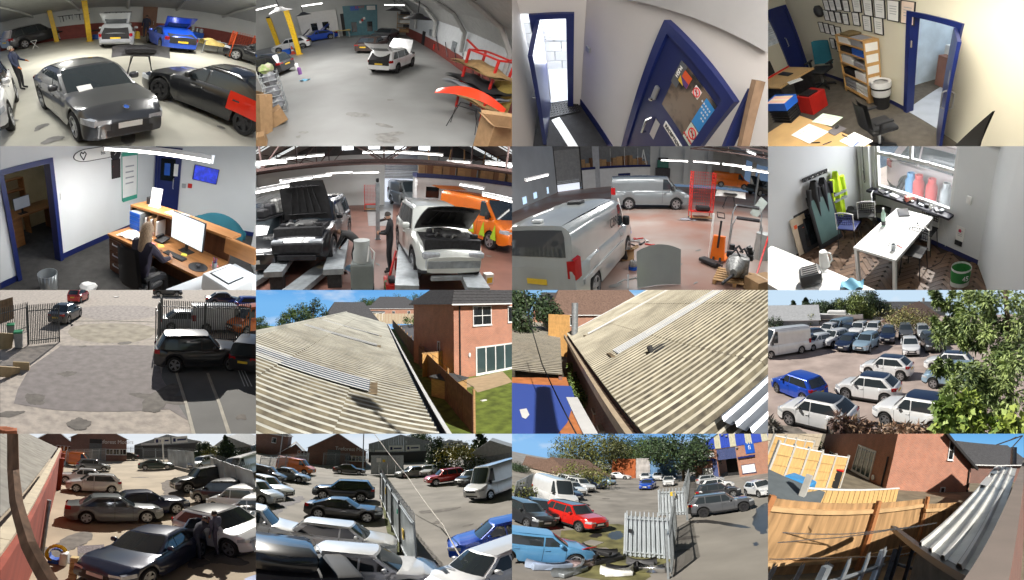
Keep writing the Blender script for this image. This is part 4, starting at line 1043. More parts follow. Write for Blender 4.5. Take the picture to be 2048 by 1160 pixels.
@pb('12')
def garage_12():
 c=place(1,0,-40,5.6)
 fl=mat('grey_garage_floor',(.25,.255,.25),.5,var=.2,scale=.35,bump=.05,dt=10,col2=(.19,.19,.185))
 ground(c,fl,'floor',far=60)
 yb=47;wr('back_wall',[(-24,yb),(14,yb)],8,M_GWALL)
 a,e=G(1285,330),G(2010,900);d=(e-a).normalized();a2=a-d*16;e2=e+d*6;wr('wall',[a2,e2],3.2,mat('white_brick_paint',(.60,.62,.64),.8,var=.06,bump=.2,bscale=5),dado=(1.1,M_DADO));n=Vc((d.y,-d.x,0));
 if n.dot(-a)<0:n=-n
 lin=mat('grey_roof_lining',(.42,.42,.41),.8,var=.08)
 MB().loft([[p+Zv(3.1)-n*.1,p+n*1.2+Zv(4.6),p+n*3.2+Zv(5.9),p+n*7+Zv(7.0)]for p in(a2,a2+(e2-a2)*.5,e2)],closed=False).bd('roof_lining',lin,**ST)
 for k in rg(7):p=a2+(e2-a2)*(k/6);MB().tube([p+n*.25+Zv(1.5),p+n*.35+Zv(3.1),p+n*1.4+Zv(4.5),p+n*3.4+Zv(5.75)],.16,6).bd('roof_rib',lin,**ST)
 al=Vc((-1,0,0));l0=G(120,300);wr('wall',[l0+Vc((-4,-14,0)),l0],3.2,M_GWALL,dado=(1.1,M_DADO));MB().loft([[p+Zv(2.8),p+Vc((3.5,-.5,5.0)),p+Vc((9,-1,6.2))]for p in(l0+Vc((-4,-14,0)),l0+Vc((0,12,0)))],closed=False).bd('roof_lining',lin,**ST)
 for k in rg(5):p=l0+Vc((-4,-14,0)).lerp(Vc((0,10,0)),k/4);MB().tube([p+Vc((.3,0,2.4)),p+Vc((3.6,-.5,4.9)),p+Vc((9,-1,6.0))],.14,6).bd('roof_rib',lin,**ST)
 stains(14,380,2,.1,.5)
 t=car('suv','white',G(1085,545),24,'white SUV with bonnet and tailgate both raised in mid garage',roof='black',skip=('rear_window',),rims=M_RIMD);ob_(t,'suv',paint(PAINTS['white']),45);obn(t,'suv',MWh,paint(PAINTS['white']),50)
 car('saloon','brown',G(925,395),18,'dark brown saloon with yellow plate just behind the white SUV')
 car('coupe','grey',G(1030,310),200,'grey coupe with red rear quarter behind the brown saloon',dt=1)
 t=car('hatch','white',G(290,392),268,'white hatchback with rear hatch up between the yellow lift columns',skip=('rear_window',));ob_(t,'hatch',MTr,40)
 t=car('coupe','blue',G(490,320),245,'blue coupe with tailgate up beyond the white hatchback',skip=('rear_window',),dt=1);ob_(t,'coupe',paint((.01,.04,.3)),40)
 car('bigsuv','darkgrey',G(95,590),300,'dark grey SUV cut by the left edge of the second garage view')
 lp_('yellow lift column left of the white hatchback',G(195,412),4.4,M_YELLOW,.1,.45);lp_('yellow lift column crossing the white hatchback',G(345,432),5.0,M_YELLOW,.1,.45);lp_('blue lift column at the left edge',G(28,560),3.8,MBl,.1,.4)
 p,q=G(715,268),G(965,268);s=(yb-.3)/p.y;x0,x1=p.x*s,q.x*s;t=tg('teal_doors','tall teal double doors with signs at the far end','door',(x0,yb-.3,0));w=x1-x0;hd=CUR.Y(840,40,yb-.3).z;teal=mat('teal_door')
 for k in rg(2):MB().box((w*.32+k*w*.22,-.06,0),(w*.32+(k+1)*w*.22-.03,.0,hd*.75)).bd('leaf',teal,t)
 MB().box((0,0,0),(w,.15,hd)).bd('panel',teal,t)
 for f,m_ in((.22,MBl),(.7,MPa)):MB().box((w*f,-.03,hd*.83),(w*f+.9,-.002,hd*.97)).bd('sign',m_,t)
 lt('EXIT',.5,MRd,t,(w*.5,-.05,hd*.93))
 for f in(.2,.68):MB().box((w*f,-.09,hd*.12),(w*f+.6,-.062,hd*.45)).bd('slot_window',MGl,t)
 for k in rg(3):MB().box((w*(.45+.06*k),-.09,hd*(.4+.06*k)),(w*(.45+.06*k)+.25,-.062,hd*(.4+.06*k)+.35)).bd('notice',[MPa,MRd,MPa][k],t)
 p,q=G(358,250),G(610,250);s=(yb-1)/p.y;t=tg('white_booth','white booth wall with two dark windows at the far left end','booth',(p.x*s,yb-1,0));w=(q.x-p.x)*s;hb=CUR.Y(480,92,yb-1).z;MB().box((0,0,0),(w,.3,hb)).bd('wall',MPa,t)
 for f in(.3,.6):MB().box((w*f,-.03,hb*.25),(w*f+.7,-.002,hb*.6)).bd('slot_window',MGl,t)
 MB().box((0,0,0),(1.0,.1,3.2)).bd('dark_doorway',MBk,None,loc=(CUR.Y(680,200,yb-.1).x,yb-.1,0),lb='dark narrow doorway left of the teal doors',cat='doorway')
 t=tg('shelf_unit','tall shelving with boxes right of the teal doors','shelf',(CUR.Y(1120,200,yb-1.5).x,yb-1.5,0));
 for k in rg(5):MB().box((0,0,.5+.6*k),(5.0,.6,.55+.6*k)).bd('shelf',MWo,t);MB().rbox((.3+.4*(k%2),.05,.56+.6*k),(2.0,.5,.98+.6*k),.02).rbox((2.6,.05,.56+.6*k),(4.3,.5,.9+.6*k),.02).bd('stored_box',[MCa,MBk,MPa][k%3],t)
 for x in(0,4.95):MB().box((x,0,0),(x+.05,.6,3.3)).bd('upright',MWo,t)
 t=tg('parts_trolley','small trestle with yellow sheet before the teal doors','trolley',G(685,300),0);b=MB()
 for x,y in((-.9,-.4),(.9,-.4),(-.9,.4),(.9,.4)):b.bar((x,y,0),(x*.9,y*.9,.9),.06)
 b.bd('frame',MSg,t);MB().grid(lambda u,v:(-1+2*u,-.5+v,1.0+.12*sin(5*u)*sin(4*v)),8,6).bd('dust_sheet',mat('yellow_sheet'),t,60)
 for k,(x,y,dist,l)in en(((195,92,24,'black pendant lamp at the upper left'),(1283,150,20,'large black pendant lamp near the right wall'),(1100,85,34,'smaller pendant lamp beyond the large one'),(378,120,38,'small far pendant lamp above the white booth'))):
  p=CUR.D(x,y,dist);t=tg('pendant_lamp',l,'lamp',p);MB().lathe([(.08,.35),(.2,.32),(.32,.2),(.68,.03),(.7,0),(.66,0),(.3,.16)],20,'Z').bd('shade',MBk,t,40);MB().tube([(0,0,.35),(0,0,1.1)],.03,6).bd('hanger',MDm,t);MB().lathe([(.001,.05),(.5,.05)],16,'Z').bd('lens',mat('dull_lens',(.7,.7,.66),.4),t)
 for k,(x,y,dist,l)in en(((445,38,30,'lit strip lamp high on the left'),(1100,40,30,'lit strip lamp high in the middle'),(70,62,24,'lit strip lamp at the upper left corner'))):p=CUR.D(x,y,dist);tl_(l,p,(1,.2,0),1.4);ll(c,p-Zv(.15),(1.4,.3),120)
 rnd=random.Random(8)
 for k,(x,y,w,h,m_,l)in en(((1390,260,.9,.7,MSg,'grey wall unit by the dark doorway'),(1575,370,1.0,.9,MSg,'tilted grey wall box with hoses'),(1665,460,.7,1.0,MPa,'white electrical cabinet low on the right wall'),(1420,370,.25,.6,MRd,'red fire extinguisher on the right wall'),(1330,330,1.1,2.4,MBk,'black tall doorway in the right wall'))):
  p=CUR.W(x,y,a,n)+n*.05;t=tg('wall_cabinet'if k<3 else'fire_extinguisher'if k==3 else'dark_doorway',l,('cabinet','cabinet','cabinet','extinguisher','doorway')[k],p,az(d));b=MB()
  if k==3:b.lathe([(.001,-.3),(.11,-.3),(.11,.2),(.04,.3)],12,'Z');b.bd('cylinder',m_,t,50);MB().box((-.05,-.05,.3),(.05,.05,.38)).bd('valve',MBk,t)
  else:
   dd=.25 if k<3 else .03;b.rbox((-w/2,-dd if False else-.02,-h/2),(w/2,dd,h/2),.02);b.bd('case',m_,t);MB().box((-w*.3,dd,-h*.3),(w*.3,dd+.01,h*.2)).bd('cover',MSg if k<3 else MBk,t)
 for k in rg(8):
  x=1440+70*k;p0,p1=CUR.W(x,290+45*k,a,n)+n*.06,CUR.W(x+15,400+52*k,a,n)+n*.06;MB().tube([p0,(p0+p1)/2+n*.03+d*.1*(k%3),p1],.03,5).bd('conduit',MDm,None,lb='%s dark cable run from the far end on the right wall'%ORD[k],cat='cable')
 q=G(1740,900);t=tg('panel_rack','red steel rack holding wrapped body panels at the right','rack',q,az(d)+.35)
 for x in(-1.0,1.0):
  for y in(-.5,.5):MB().bar((x,y,0),(x,y,3.2),.1).bd('upright',MRd,t)
 for z in(.7,1.5,2.3,3.2):MB().bar((-1.0,-.5,z),(1.0,-.5,z),.09).bar((-1.0,.5,z),(1.0,.5,z),.09).bar((1.0,-.5,z),(1.0,.5,z),.09).bar((-1.0,-.5,z),(-1.0,.5,z),.09).bd('cross_rail',MRd,t)
 for s in(-1,1):MB().bar((s*1.0,0,3.2),(s*1.7,-.2,3.6),.08).bd('horn',MRd,t)
 for k,(z,m_,l)in en(((2.35,mat('brown_paper_wrap',(.30,.19,.08),.85,var=.25,bump=.4),'brown paper wrapped panel on top of the red rack'),(1.55,MTr,'black bumper on the middle shelf of the red rack'),(1.25,mat('clear_wrap'),'plastic wrapped panel hanging from the red rack'),(.75,mat('brown_paper_wrap'),'brown wrapped panel on the lowest shelf of the red rack'))):
  MB().grid(lambda u,v:(-1.9+3.4*u,-.8+1.5*v+.15*sin(6*u),.1+.28*sin(PI*u)*sin(PI*v)+.05*sin(13*u+7*v)),16,10).grid(lambda u,v:(-1.9+3.4*u,-.8+1.5*v+.15*sin(6*u),.02),16,10).bd('wrapped_panel',m_,None,60,loc=q+Zv(z),rz=az(d)+.35+.1*k,lb=l,cat='panel')
 q=G(1640,1020);t=tg('wing_panel','orange-red car wing on a stand in the right foreground','wing panel',q,R(-28));MB().grid(lambda u,v:(-1.6+3.2*u,.35*v-.1*sin(PI*u),1.15+.75*sin(PI*(.12+.76*u))-.35*(1-v)*sin(PI*(.12+.76*u))),18,5).bd('panel',paint((.75,.05,.01)),t,60);trestle(t,1.4,1.1)
 q=G(1890,960);ctn('tall olive cardboard box against the right wall',q,.3,(1.0,.5,2.3),m=mat('olive_card',(.32,.24,.06),.85))
 t=ctn('large open brown carton at the bottom right corner',G(1930,1230),.2,(2.0,1.2,1.5),True)
 q=G(60,880);t=tg('whiteboard','white notice board on a wooden stand at the left edge','board',q,R(-50));MB().box((-1.0,-.03,1.3),(1.0,.03,3.2)).bd('board',MPa,t);MB().box((-1.05,-.04,3.0),(1.05,-.031,3.25)).bd('blue_edge',MNa,t);MB().box((-1.0,-.1,1.1),(1.0,.1,1.3)).box((-.95,-.05,0),(-.85,.05,1.1)).box((.85,-.05,0),(.95,.05,1.1)).bd('stand',MWo,t)
 q=G(190,880);t=tg('wire_basket','tall wire basket of wrapped oddments beside the whiteboard','basket',q,.2)
 for z in[.1+.3*k for k in rg(8)]:MB().tube([(.45*sx,.45*sy,z)for sx,sy in((-1,-1),(1,-1),(1,1),(-1,1),(-1,-1))],.025,5).bd('hoop',MSg,t)
 for sx in(-1,0,1):
  for sy in(-1,1):MB().bar((.45*sx,.45*sy,0),(.45*sx,.45*sy,2.3),.025).bd('wire',MSg,t)
 MB().ball((0,0,.5),(.4,.4,.45),8,6,jit=.15).ball((0,0,1.2),(.4,.4,.4),8,6,jit=.15).ball((0,0,1.9),(.4,.4,.5),8,6,jit=.15).bd('wrapped_contents',mat('clear_wrap'),t,60);MB().ball((0,0,2.5),(.4,.4,.3),8,6,jit=.2).bd('green_packet',mat('green_packet',(.3,.5,.1),.6,col2=(.7,.6,.5),scale=4),t)
 ctn('long cardboard box leaning at the lower left',G(55,1060),.9,(.7,.7,1.9),ry=.35);ctn('cardboard box tilted beside the long one',G(150,990),.4,(1.4,.8,.7),ry=-.25);ctn('small cardboard box at the bottom left corner',G(35,1150),.2,(.7,.6,.5))
 for k,(x,y,m_,l)in en(((352,590,mat('purple_can',(.25,.1,.35),.4),'purple spray can on the floor behind the dark SUV'),(330,555,MPa,'white paper cup on the floor near the purple can'),(388,640,mat('blue_cloth',(.12,.3,.42)),'blue rag on the garage floor'))):
  b=MB()
  if k<2:b.lathe([(.001,0),(.15,0),(.15,.5),(.08,.58),(.001,.58)],10,'Z');
  else:b.grid(lambda u,v:(-.35+.7*u,-.2+.4*v,.05+.06*sin(8*u+5*v)),8,6)
  b.bd(('spray_can','paper_cup','rag')[k],m_,None,50,loc=G(x,y),lb=l,cat=('can','cup','rag')[k])
 MB().rbox((-.4,-.3,0),(.4,.3,.6),.05).bd('blue_crate',MBl,None,loc=G(250,430),lb='blue crate at the foot of the yellow lift columns',cat='crate');t=tg('traffic_cone','red and white traffic cone between the lift columns','cone',G(298,428));MB().lathe([(.3,0),(.3,.06),(.2,.06),(.06,.9),(.001,.92)],12,'Z').bd('cone',mat('cone_red',(.7,.08,.03),.5),t,40);MB().lathe([(.158,.35),(.118,.55)],12,'Z').bd('band',MPa,t)
 ll(c,(0,8,9),(10,4),2300,(1,.97,.92),aim=(0,.4,-.9));ll(c,(-2,26,8),(10,5),2600,(1,.97,.92))  # two added fills brighten the hall, neither has a fitting
 # top row, third and fourth views: corridor and office
@pb('14')
def office_14():
 c=place(3,0,-350,3.2)
 wl=mat('cream_wall',(.62,.58,.46),.85,var=.06,scale=.6,bump=.05);carpet=mat('brown_carpet',(.10,.085,.068),.95,var=.2,scale=6,bump=.3,bscale=60)
 ground(c,carpet,'floor',far=16)
 A,B=G(335,560),G(1090,880);d=(B-A).normalized();n=Vc((d.y,-d.x,0));L=(B-A).length;rz=az(d);H_=3.6
 skirt=mat('navy_skirting',(.02,.025,.1))
 wr('wall',[A,B],H_,wl,dado=(.09,skirt))
 dw=1.15;E=B+d*dw;wr('wall',[B,E],H_,wl,z0=2.12);wr('wall',[E,E+d*6],H_,wl)
 l0=A+n*5.0;wr('wall',[l0,A],H_,wl,dado=(.09,skirt));ld=(A-l0).normalized()
 def lw(x,y):q=CUR.W(x,y,A,d);return(q-l0).dot(ld),q.z
 x0,_=lw(110,400);x1,_=lw(330,400);pd_('tall navy door on the far left wall of the office',l0+ld*x0+d*.03,l0+ld*min(x1,4.95)+d*.03,2.15,handle_side=-1)
 t=tg('door_frame','navy frame of the bright open doorway in the office','door frame',B,rz);MB().box((0,-.05,0),(.1,.14,2.15)).box((dw-.1,-.05,0),(dw,.14,2.15)).box((.1,-.05,2.05),(dw-.1,.14,2.15)).bd('frame',MNa,t)
 hinge=E-d*.1+n*.06;t=tg('door','navy door swung open into the office at the right','door',hinge,rz+PI+R(138));MB().box((0,-.02,.01),(.95,.03,2.05)).bd('leaf',MNa,t);
 for s in(-.05,.06):MB().tube([(.84,s*.5,.92),(.84,s*1.6,.95),(.84,s*1.6,1.2),(.84,s*.5,1.23)],.015,6).bd('pull_handle',MSt,t)
 MB().box((.78,-.03,1.35),(.9,-.021,1.55)).bd('lock_plate',MSt,t)
 bk=-n;fl2=mat('bright_grey_floor',(.42,.44,.48),.6,var=.1);ptc('bright_floor',[B+bk*.02,E+bk*.02,E+bk*4+d*2.5,B+bk*4-d*1.5],fl2,.006)
 w2=mat('bright_blue_wall',(.6,.7,.78),.8);wr('wall',[B+bk*3.6-d*2,E+bk*3.6+d*3.0],3.0,w2,dado=(.12,MNa));wr('wall',[B+bk*.15-d*.9,B+bk*3.6-d*1.2],3.0,w2)
 q=CUR.W(1460,262,B+bk*3.3,n);q.z-=1.7;t=tg('wall_shelf','white shelf with blue boxes in the bright room','shelf',q+Zv(1.7),rz);MB().box((-.6,-.15,0),(.4,.15,.03)).bd('board',MPa,t);
 for k in rg(2):MB().rbox((-.2,-.14,.04+.16*k),(.15,.14,.18+.16*k),.01).bd('blue_carton',mat('cyan_box',(.03,.4,.6),.6),t)
 q=G(1440,660);t=tg('cupboard','brown cupboard in the bright room behind the open door','cupboard',q,rz);MB().box((-.1,-.4,0),(.5,.4,.8)).bd('case',mat('plum_wood',(.25,.12,.09),.6),t);MB().rbox((-.15,-.2,.8),(.25,.2,1.05),.02).bd('machine',MPa,t)
 q=G(1285,510);t=tg('folding_chair','white and black folding chair in the bright room','chair',q,rz);MB().bar((-.2,-.2,0),(.1,.1,.85),.025).bar((.2,-.2,0),(.3,.1,.85),.025).bar((-.2,.2,0),(.2,-.1,.45),.025).bd('frame',MPa,t);MB().rbox((-.2,-.2,.42),(.25,.2,.46),.01).rbox((-.05,.05,.55),(.3,.12,.9),.02).bd('seat',MBk,t)
 def bw(x,y):q=CUR.W(x,y,A,n);return(q-A).dot(d),q.z
 cert=[(470,40,1),(515,40,1),(565,35,1),(625,45,1),(470,120,1),(515,130,1),(565,138,1),(622,150,1),(430,215,1),(472,225,1),(517,238,1),(565,255,1),(520,345,1),(567,370,1),(705,150,1.1),(793,185,1.25),(884,205,1.3),(710,35,1.25),(800,60,1.3),(893,70,1.4),(1000,85,1.5),(1115,100,1.6)]
 rows=('top row','second row','third row','lowest row')
 for k,(x,y,s)in en(cert):
  xx,z=bw(x,y);rr=0 if y<110 else 1 if y<212 else 2 if y<300 else 3
  if k==14:l='single framed certificate hanging apart between the grid and the larger frames'
  elif k in(15,16):l='%s of the two large certificates below the top row'%('left','right')[k-15]
  elif k>=17:l='%s large certificate from the left in the top row'%ORD[k-17]
  else:l='%s small certificate from the left in the %s of the wall grid'%(ORD[k%4 if k<12 else k-12],rows[k//4 if k<12 else 3])
  frm(l,A,d,n,xx,z,.20*s,.29*s,group='framed certificates on the office wall',fw=.014,m=mat('peach_sheet',(.75,.6,.5),.7)if k==21 else None)
 xx,z=bw(1125,345);MB().rbox((-.07,-.02,-.07),(.07,0,.07),.01).bd('wall_socket',mat('brass_plate',(.45,.4,.28),.4,.5),None,loc=A+d*xx+Zv(z),rz=rz,lb='metal switch plate on the office wall',cat='switch')
 for x,y,w,h,l in((40,240,.5,.5,'pinned papers on the left wall beside the navy door'),(25,320,.35,.3,'lower pinned sheet on the left wall')):
  xx,z=lw(x,y);frm(l,l0,ld,d,xx,z,w,h,name='pinned_papers',cat='papers',fm=MPa,fw=.01,m=mat('printed_map',(.6,.65,.7),.7,var=.3,scale=8))
 xx,z=bw(422,85);MB().ball((0,-.06,0),(.12,.1,.17),10,6).bd('peaked_hat',MBk,None,60,loc=A+d*max(.1,xx)+Zv(z),rz=rz,lb='black cap hanging left of the certificate grid',cat='cap')
 p=G(690,745);q0,q1=G(615,715),G(805,825);bd=(q1-q0);w=bd.length;bd.normalize();brz=az(bd);hb=1.45;dp=.33
 t=tg('bookcase','pine bookcase full of papers and files','bookcase',q0,brz);pine=mat('pine',(.52,.30,.11),.5,var=.15,scale=2,stretch=(6,6,1))
 MB().box((0,0,0),(.025,dp,hb)).box((w-.025,0,0),(w,dp,hb)).bd('side',pine,t);MB().box((.025,dp-.01,.08),(w-.025,dp,hb)).bd('back',pine,t)
 zs=[.10,.44,.74,1.02,1.24,hb-.02]
 for z in zs:MB().box((.025,0,z),(w-.025,dp-.012,z+.022)).bd('shelf',pine,t)
 MB().box((0,-.01,0),(.1,.0,.1)).box((w-.1,-.01,0),(w,0,.1)).box((.1,-.01,.06),(w-.1,0,.1)).bd('plinth',pine,t)
 ordn=('lowest','second','third','fourth','fifth')
 for i in rg(5):
  for j in rg(2):
   x0_=.05+j*(w-.1)/2;ww=(w-.1)/2-.03
   if i==0:
    for k in rg(3):o=MB().box((x0_,.02,.125+.085*k),(x0_+ww,dp-.05,.125+.085*k+.06)).bd('letter_tray'if j else'file_stack',MPa if j else mat('grey_files',(.3,.3,.32),.7),None,loc=q0,rz=brz,lb='%s %s on the lowest shelf of the bookcase'%(('bottom','middle','top')[k],'white tray at the right'if j else'grey file at the left'),cat='tray'if j else'file')
   else:
    h=.12+.04*((i+j)%3);m_=[MPa,mat('grey_files'),MBk,MBl if(i==3 and j)else MPa][(i*2+j)%4];b=MB();b.rbox((x0_,.03,zs[i]+.024),(x0_+ww,dp-.04,zs[i]+.024+h*.5),.005);b.rbox((x0_+.02,.02,zs[i]+.025+h*.5),(x0_+ww*.9,dp-.06,zs[i]+.024+h),.005)
    b.bd('paper_stack',m_,None,loc=q0,rz=brz,lb='%s paper stack on the %s shelf of the bookcase'%(('left','right')[j],ordn[i]),cat='papers')
 MB().grid(lambda u,v:(.22+.34*u*(1),.02+.28*v,hb+.06+.06*sin(PI*u)*sin(PI*v)),6,6).rbox((.2,.0,hb+.004),(.56,.3,hb+.07),.03).bd('folded_jacket',mat('khaki_cloth',(.16,.11,.045),.9,var=.2),None,60,loc=q0,rz=brz,lb='folded khaki jacket on top of the bookcase',cat='jacket')
 for k in rg(4):MB().box((0,-.13,-.09),(.003,.13,.09)).bd('side_notice',MPa,None,loc=q0+bd*(w+.003)+Vc((-bd.y,bd.x,0))*.16+Zv(1.3-.26*k),rz=brz,lb='%s notice taped to the bookcase side'%('highest','second','third','lowest')[k],cat='notice')
 q=G(905,850);t=tg('waste_bin','black waste bin with white liner beside the bookcase','bin',q);MB().lathe([(.001,0),(.15,0),(.19,.38),(.18,.38)],18,'Z').bd('tub',MBk,t,40);MB().lathe([(.19,.3),(.205,.33),(.2,.45),(.22,.55),(.21,.62),(.15,.6)],18,'Z').bd('liner',mat('white_liner',(.7,.7,.7),.4,var=.1,bump=.3),t,60);MB().lathe([(.208,.46),(.212,.5)],18,'Z').bd('band',MBk,t)
 oc_('teal high-backed office chair by the navy door',G(445,690),R(160),mat('teal_fabric',(.01,.1,.14),.9),.62)
 t=oc_('black office chair pushed against the desk at the bottom',G(890,1190),R(-60),MBk,.45)
 q=G(370,865);t=tg('red_box','red storage box with black tray on it','box',q,rz+.3);MB().rbox((-.2,-.25,0),(.2,.25,.42),.01).bd('box',MRd,t);MB().box((-.14,-.2,.42),(.14,.1,.45)).bd('tray',MBk,t)
 a,e=G(300,935,.74),G(800,1150,.74);dd=e-a;dd.z=0;Ld=dd.length;dd.normalize();drz=az(dd);t=tg('desk','beech desk covered with papers at the bottom of the office','desk',(a.x,a.y,0),drz)
 beech=mat('beech',(.5,.32,.14),.5,var=.12);MB().box((-.25,-1.6,.71),(Ld+.6,0,.74)).bd('top',beech,t);MB().box((-.2,-1.5,0),(-.16,-.05,.71)).box((Ld+.5,-1.5,0),(Ld+.54,-.05,.71)).bd('leg',MDm,t)
 sp_('pale green and pink form pad on the near desk',G(470,950,.745),drz+.2,.42,.3,mat('mint_paper',(.6,.75,.6),.8,var=.15,scale=4));sp_('large ruled sheet on the near desk',G(330,1060,.745),drz,.5,.38);sp_('white sheet at the right of the near desk',G(700,1120,.745),drz,.4,.3)
 MB().box((-.1,-.12,0),(.1,.12,.004)).bd('mouse_mat',mat('grey_mat',(.12,.11,.12),.8),None,loc=G(545,1035,.745),rz=drz,lb='grey mouse mat on the near desk',cat='mouse mat');MB().ball((0,0,.02),(.032,.055,.022),8,5).bd('mouse',MBk,None,60,loc=G(550,1015,.75),rz=drz+.5,lb='black mouse on the grey mat',cat='mouse')
 for k,(x,y,m_,l)in en(((615,1085,MBk,'black pen right of the grey mouse mat'),(380,1135,MBk,'black pen on the ruled sheet'),(470,1140,MDm,'second pen on the ruled sheet'),(700,1150,MBl,'blue marker at the bottom edge of the desk'))):MB().tube([(-.07,0,.008),(.06,0,.008),(.075,0,.008)],[.007,.007,.002],6).bd('pen',m_,None,loc=G(x,y,.748),rz=drz+.6*k,lb=l,cat='pen')
 q=G(150,940,.74);t=tg('tray_tower','black desk tray tower under a blue box of cards','tray tower',(q.x,q.y,.74),drz+.35)
 for k in rg(5):MB().box((-.2,-.15,.05*k),(.2,.15,.05*k+.012)).box((-.2,.14,.05*k),(.2,.15,.05*k+.045)).bd('tray',MBk,t)
 t=tg('card_box','blue box of pastel record cards on the tray tower','box',(q.x,q.y,.99),drz+.35);MB().box((-.22,-.17,0),(.22,-.155,.14)).box((-.22,.155,0),(.22,.17,.14)).box((-.22,-.155,0),(-.205,.155,.14)).box((.205,-.155,0),(.22,.155,.14)).box((-.205,-.155,0),(.205,.155,.01)).bd('box',MBl,t)
 for k in rg(8):MB().box((-.2,-.145+.036*k,.012),(.2,-.115+.036*k,.128)).bd('card',mat(('cream_card','pink_card','orange_card','sand_card')[k%4],((.75,.65,.45),(.75,.4,.4),(.75,.5,.3),(.65,.55,.4))[k%4],.8),t)
 q=G(130,600,.74);t=tg('desk','second desk at the left edge with red edge and black keyboard','desk',(q.x,q.y,0),1.0);MB().box((-.6,-.45,.70),(.5,.35,.74)).bd('top',beech,t);MB().box((-.6,.33,.74),(.5,.35,.78)).bd('red_strip',MRd,t);MB().box((-.55,-.4,0),(-.5,.3,.7)).box((.42,-.4,0),(.46,.3,.7)).bd('leg',MDm,t)
 MB().rbox((-.2,-.08,0),(.2,.08,.02),.005).bd('keyboard',MBk,None,loc=G(140,590,.745),rz=2.4,lb='black keyboard on the second desk',cat='keyboard');sp_('white sheet at the corner of the second desk',G(215,645,.745),.5)
 MB().rbox((-.15,-.02,0),(.15,.03,.35),.02).bd('monitor',MBk,None,loc=G(20,600,.745),rz=1.0,lb='black monitor edge on at the left of the second desk',cat='monitor')
 q=CUR.D(1560,1080,3.0);MB().prism([(-.2,0,-.35),(.22,0,-.35),(.2,0,.0),(.25,0,.42)],(0,.04,0)).bd('screen_edge',mat('glossy_black',(.02,.02,.022),.2),None,loc=q,rz=rz,lb='glossy black screen edge rising at the lower right',cat='screen')
 ll(c,(0.2,3.6,3.3),(1.4,1.4),190,(1,.93,.78));t=tg('ceiling_lamp','flat ceiling lamp of the office above the view','light',(0.2,3.6,3.33));MB().box((-.7,-.7,0),(.7,.7,.05)).bd('diffuser',M_LITTUBE,t)
 ll(c,B+bk*2.0+d*.6+Zv(2.9),(1.6,1.6),60,(.85,.93,1))
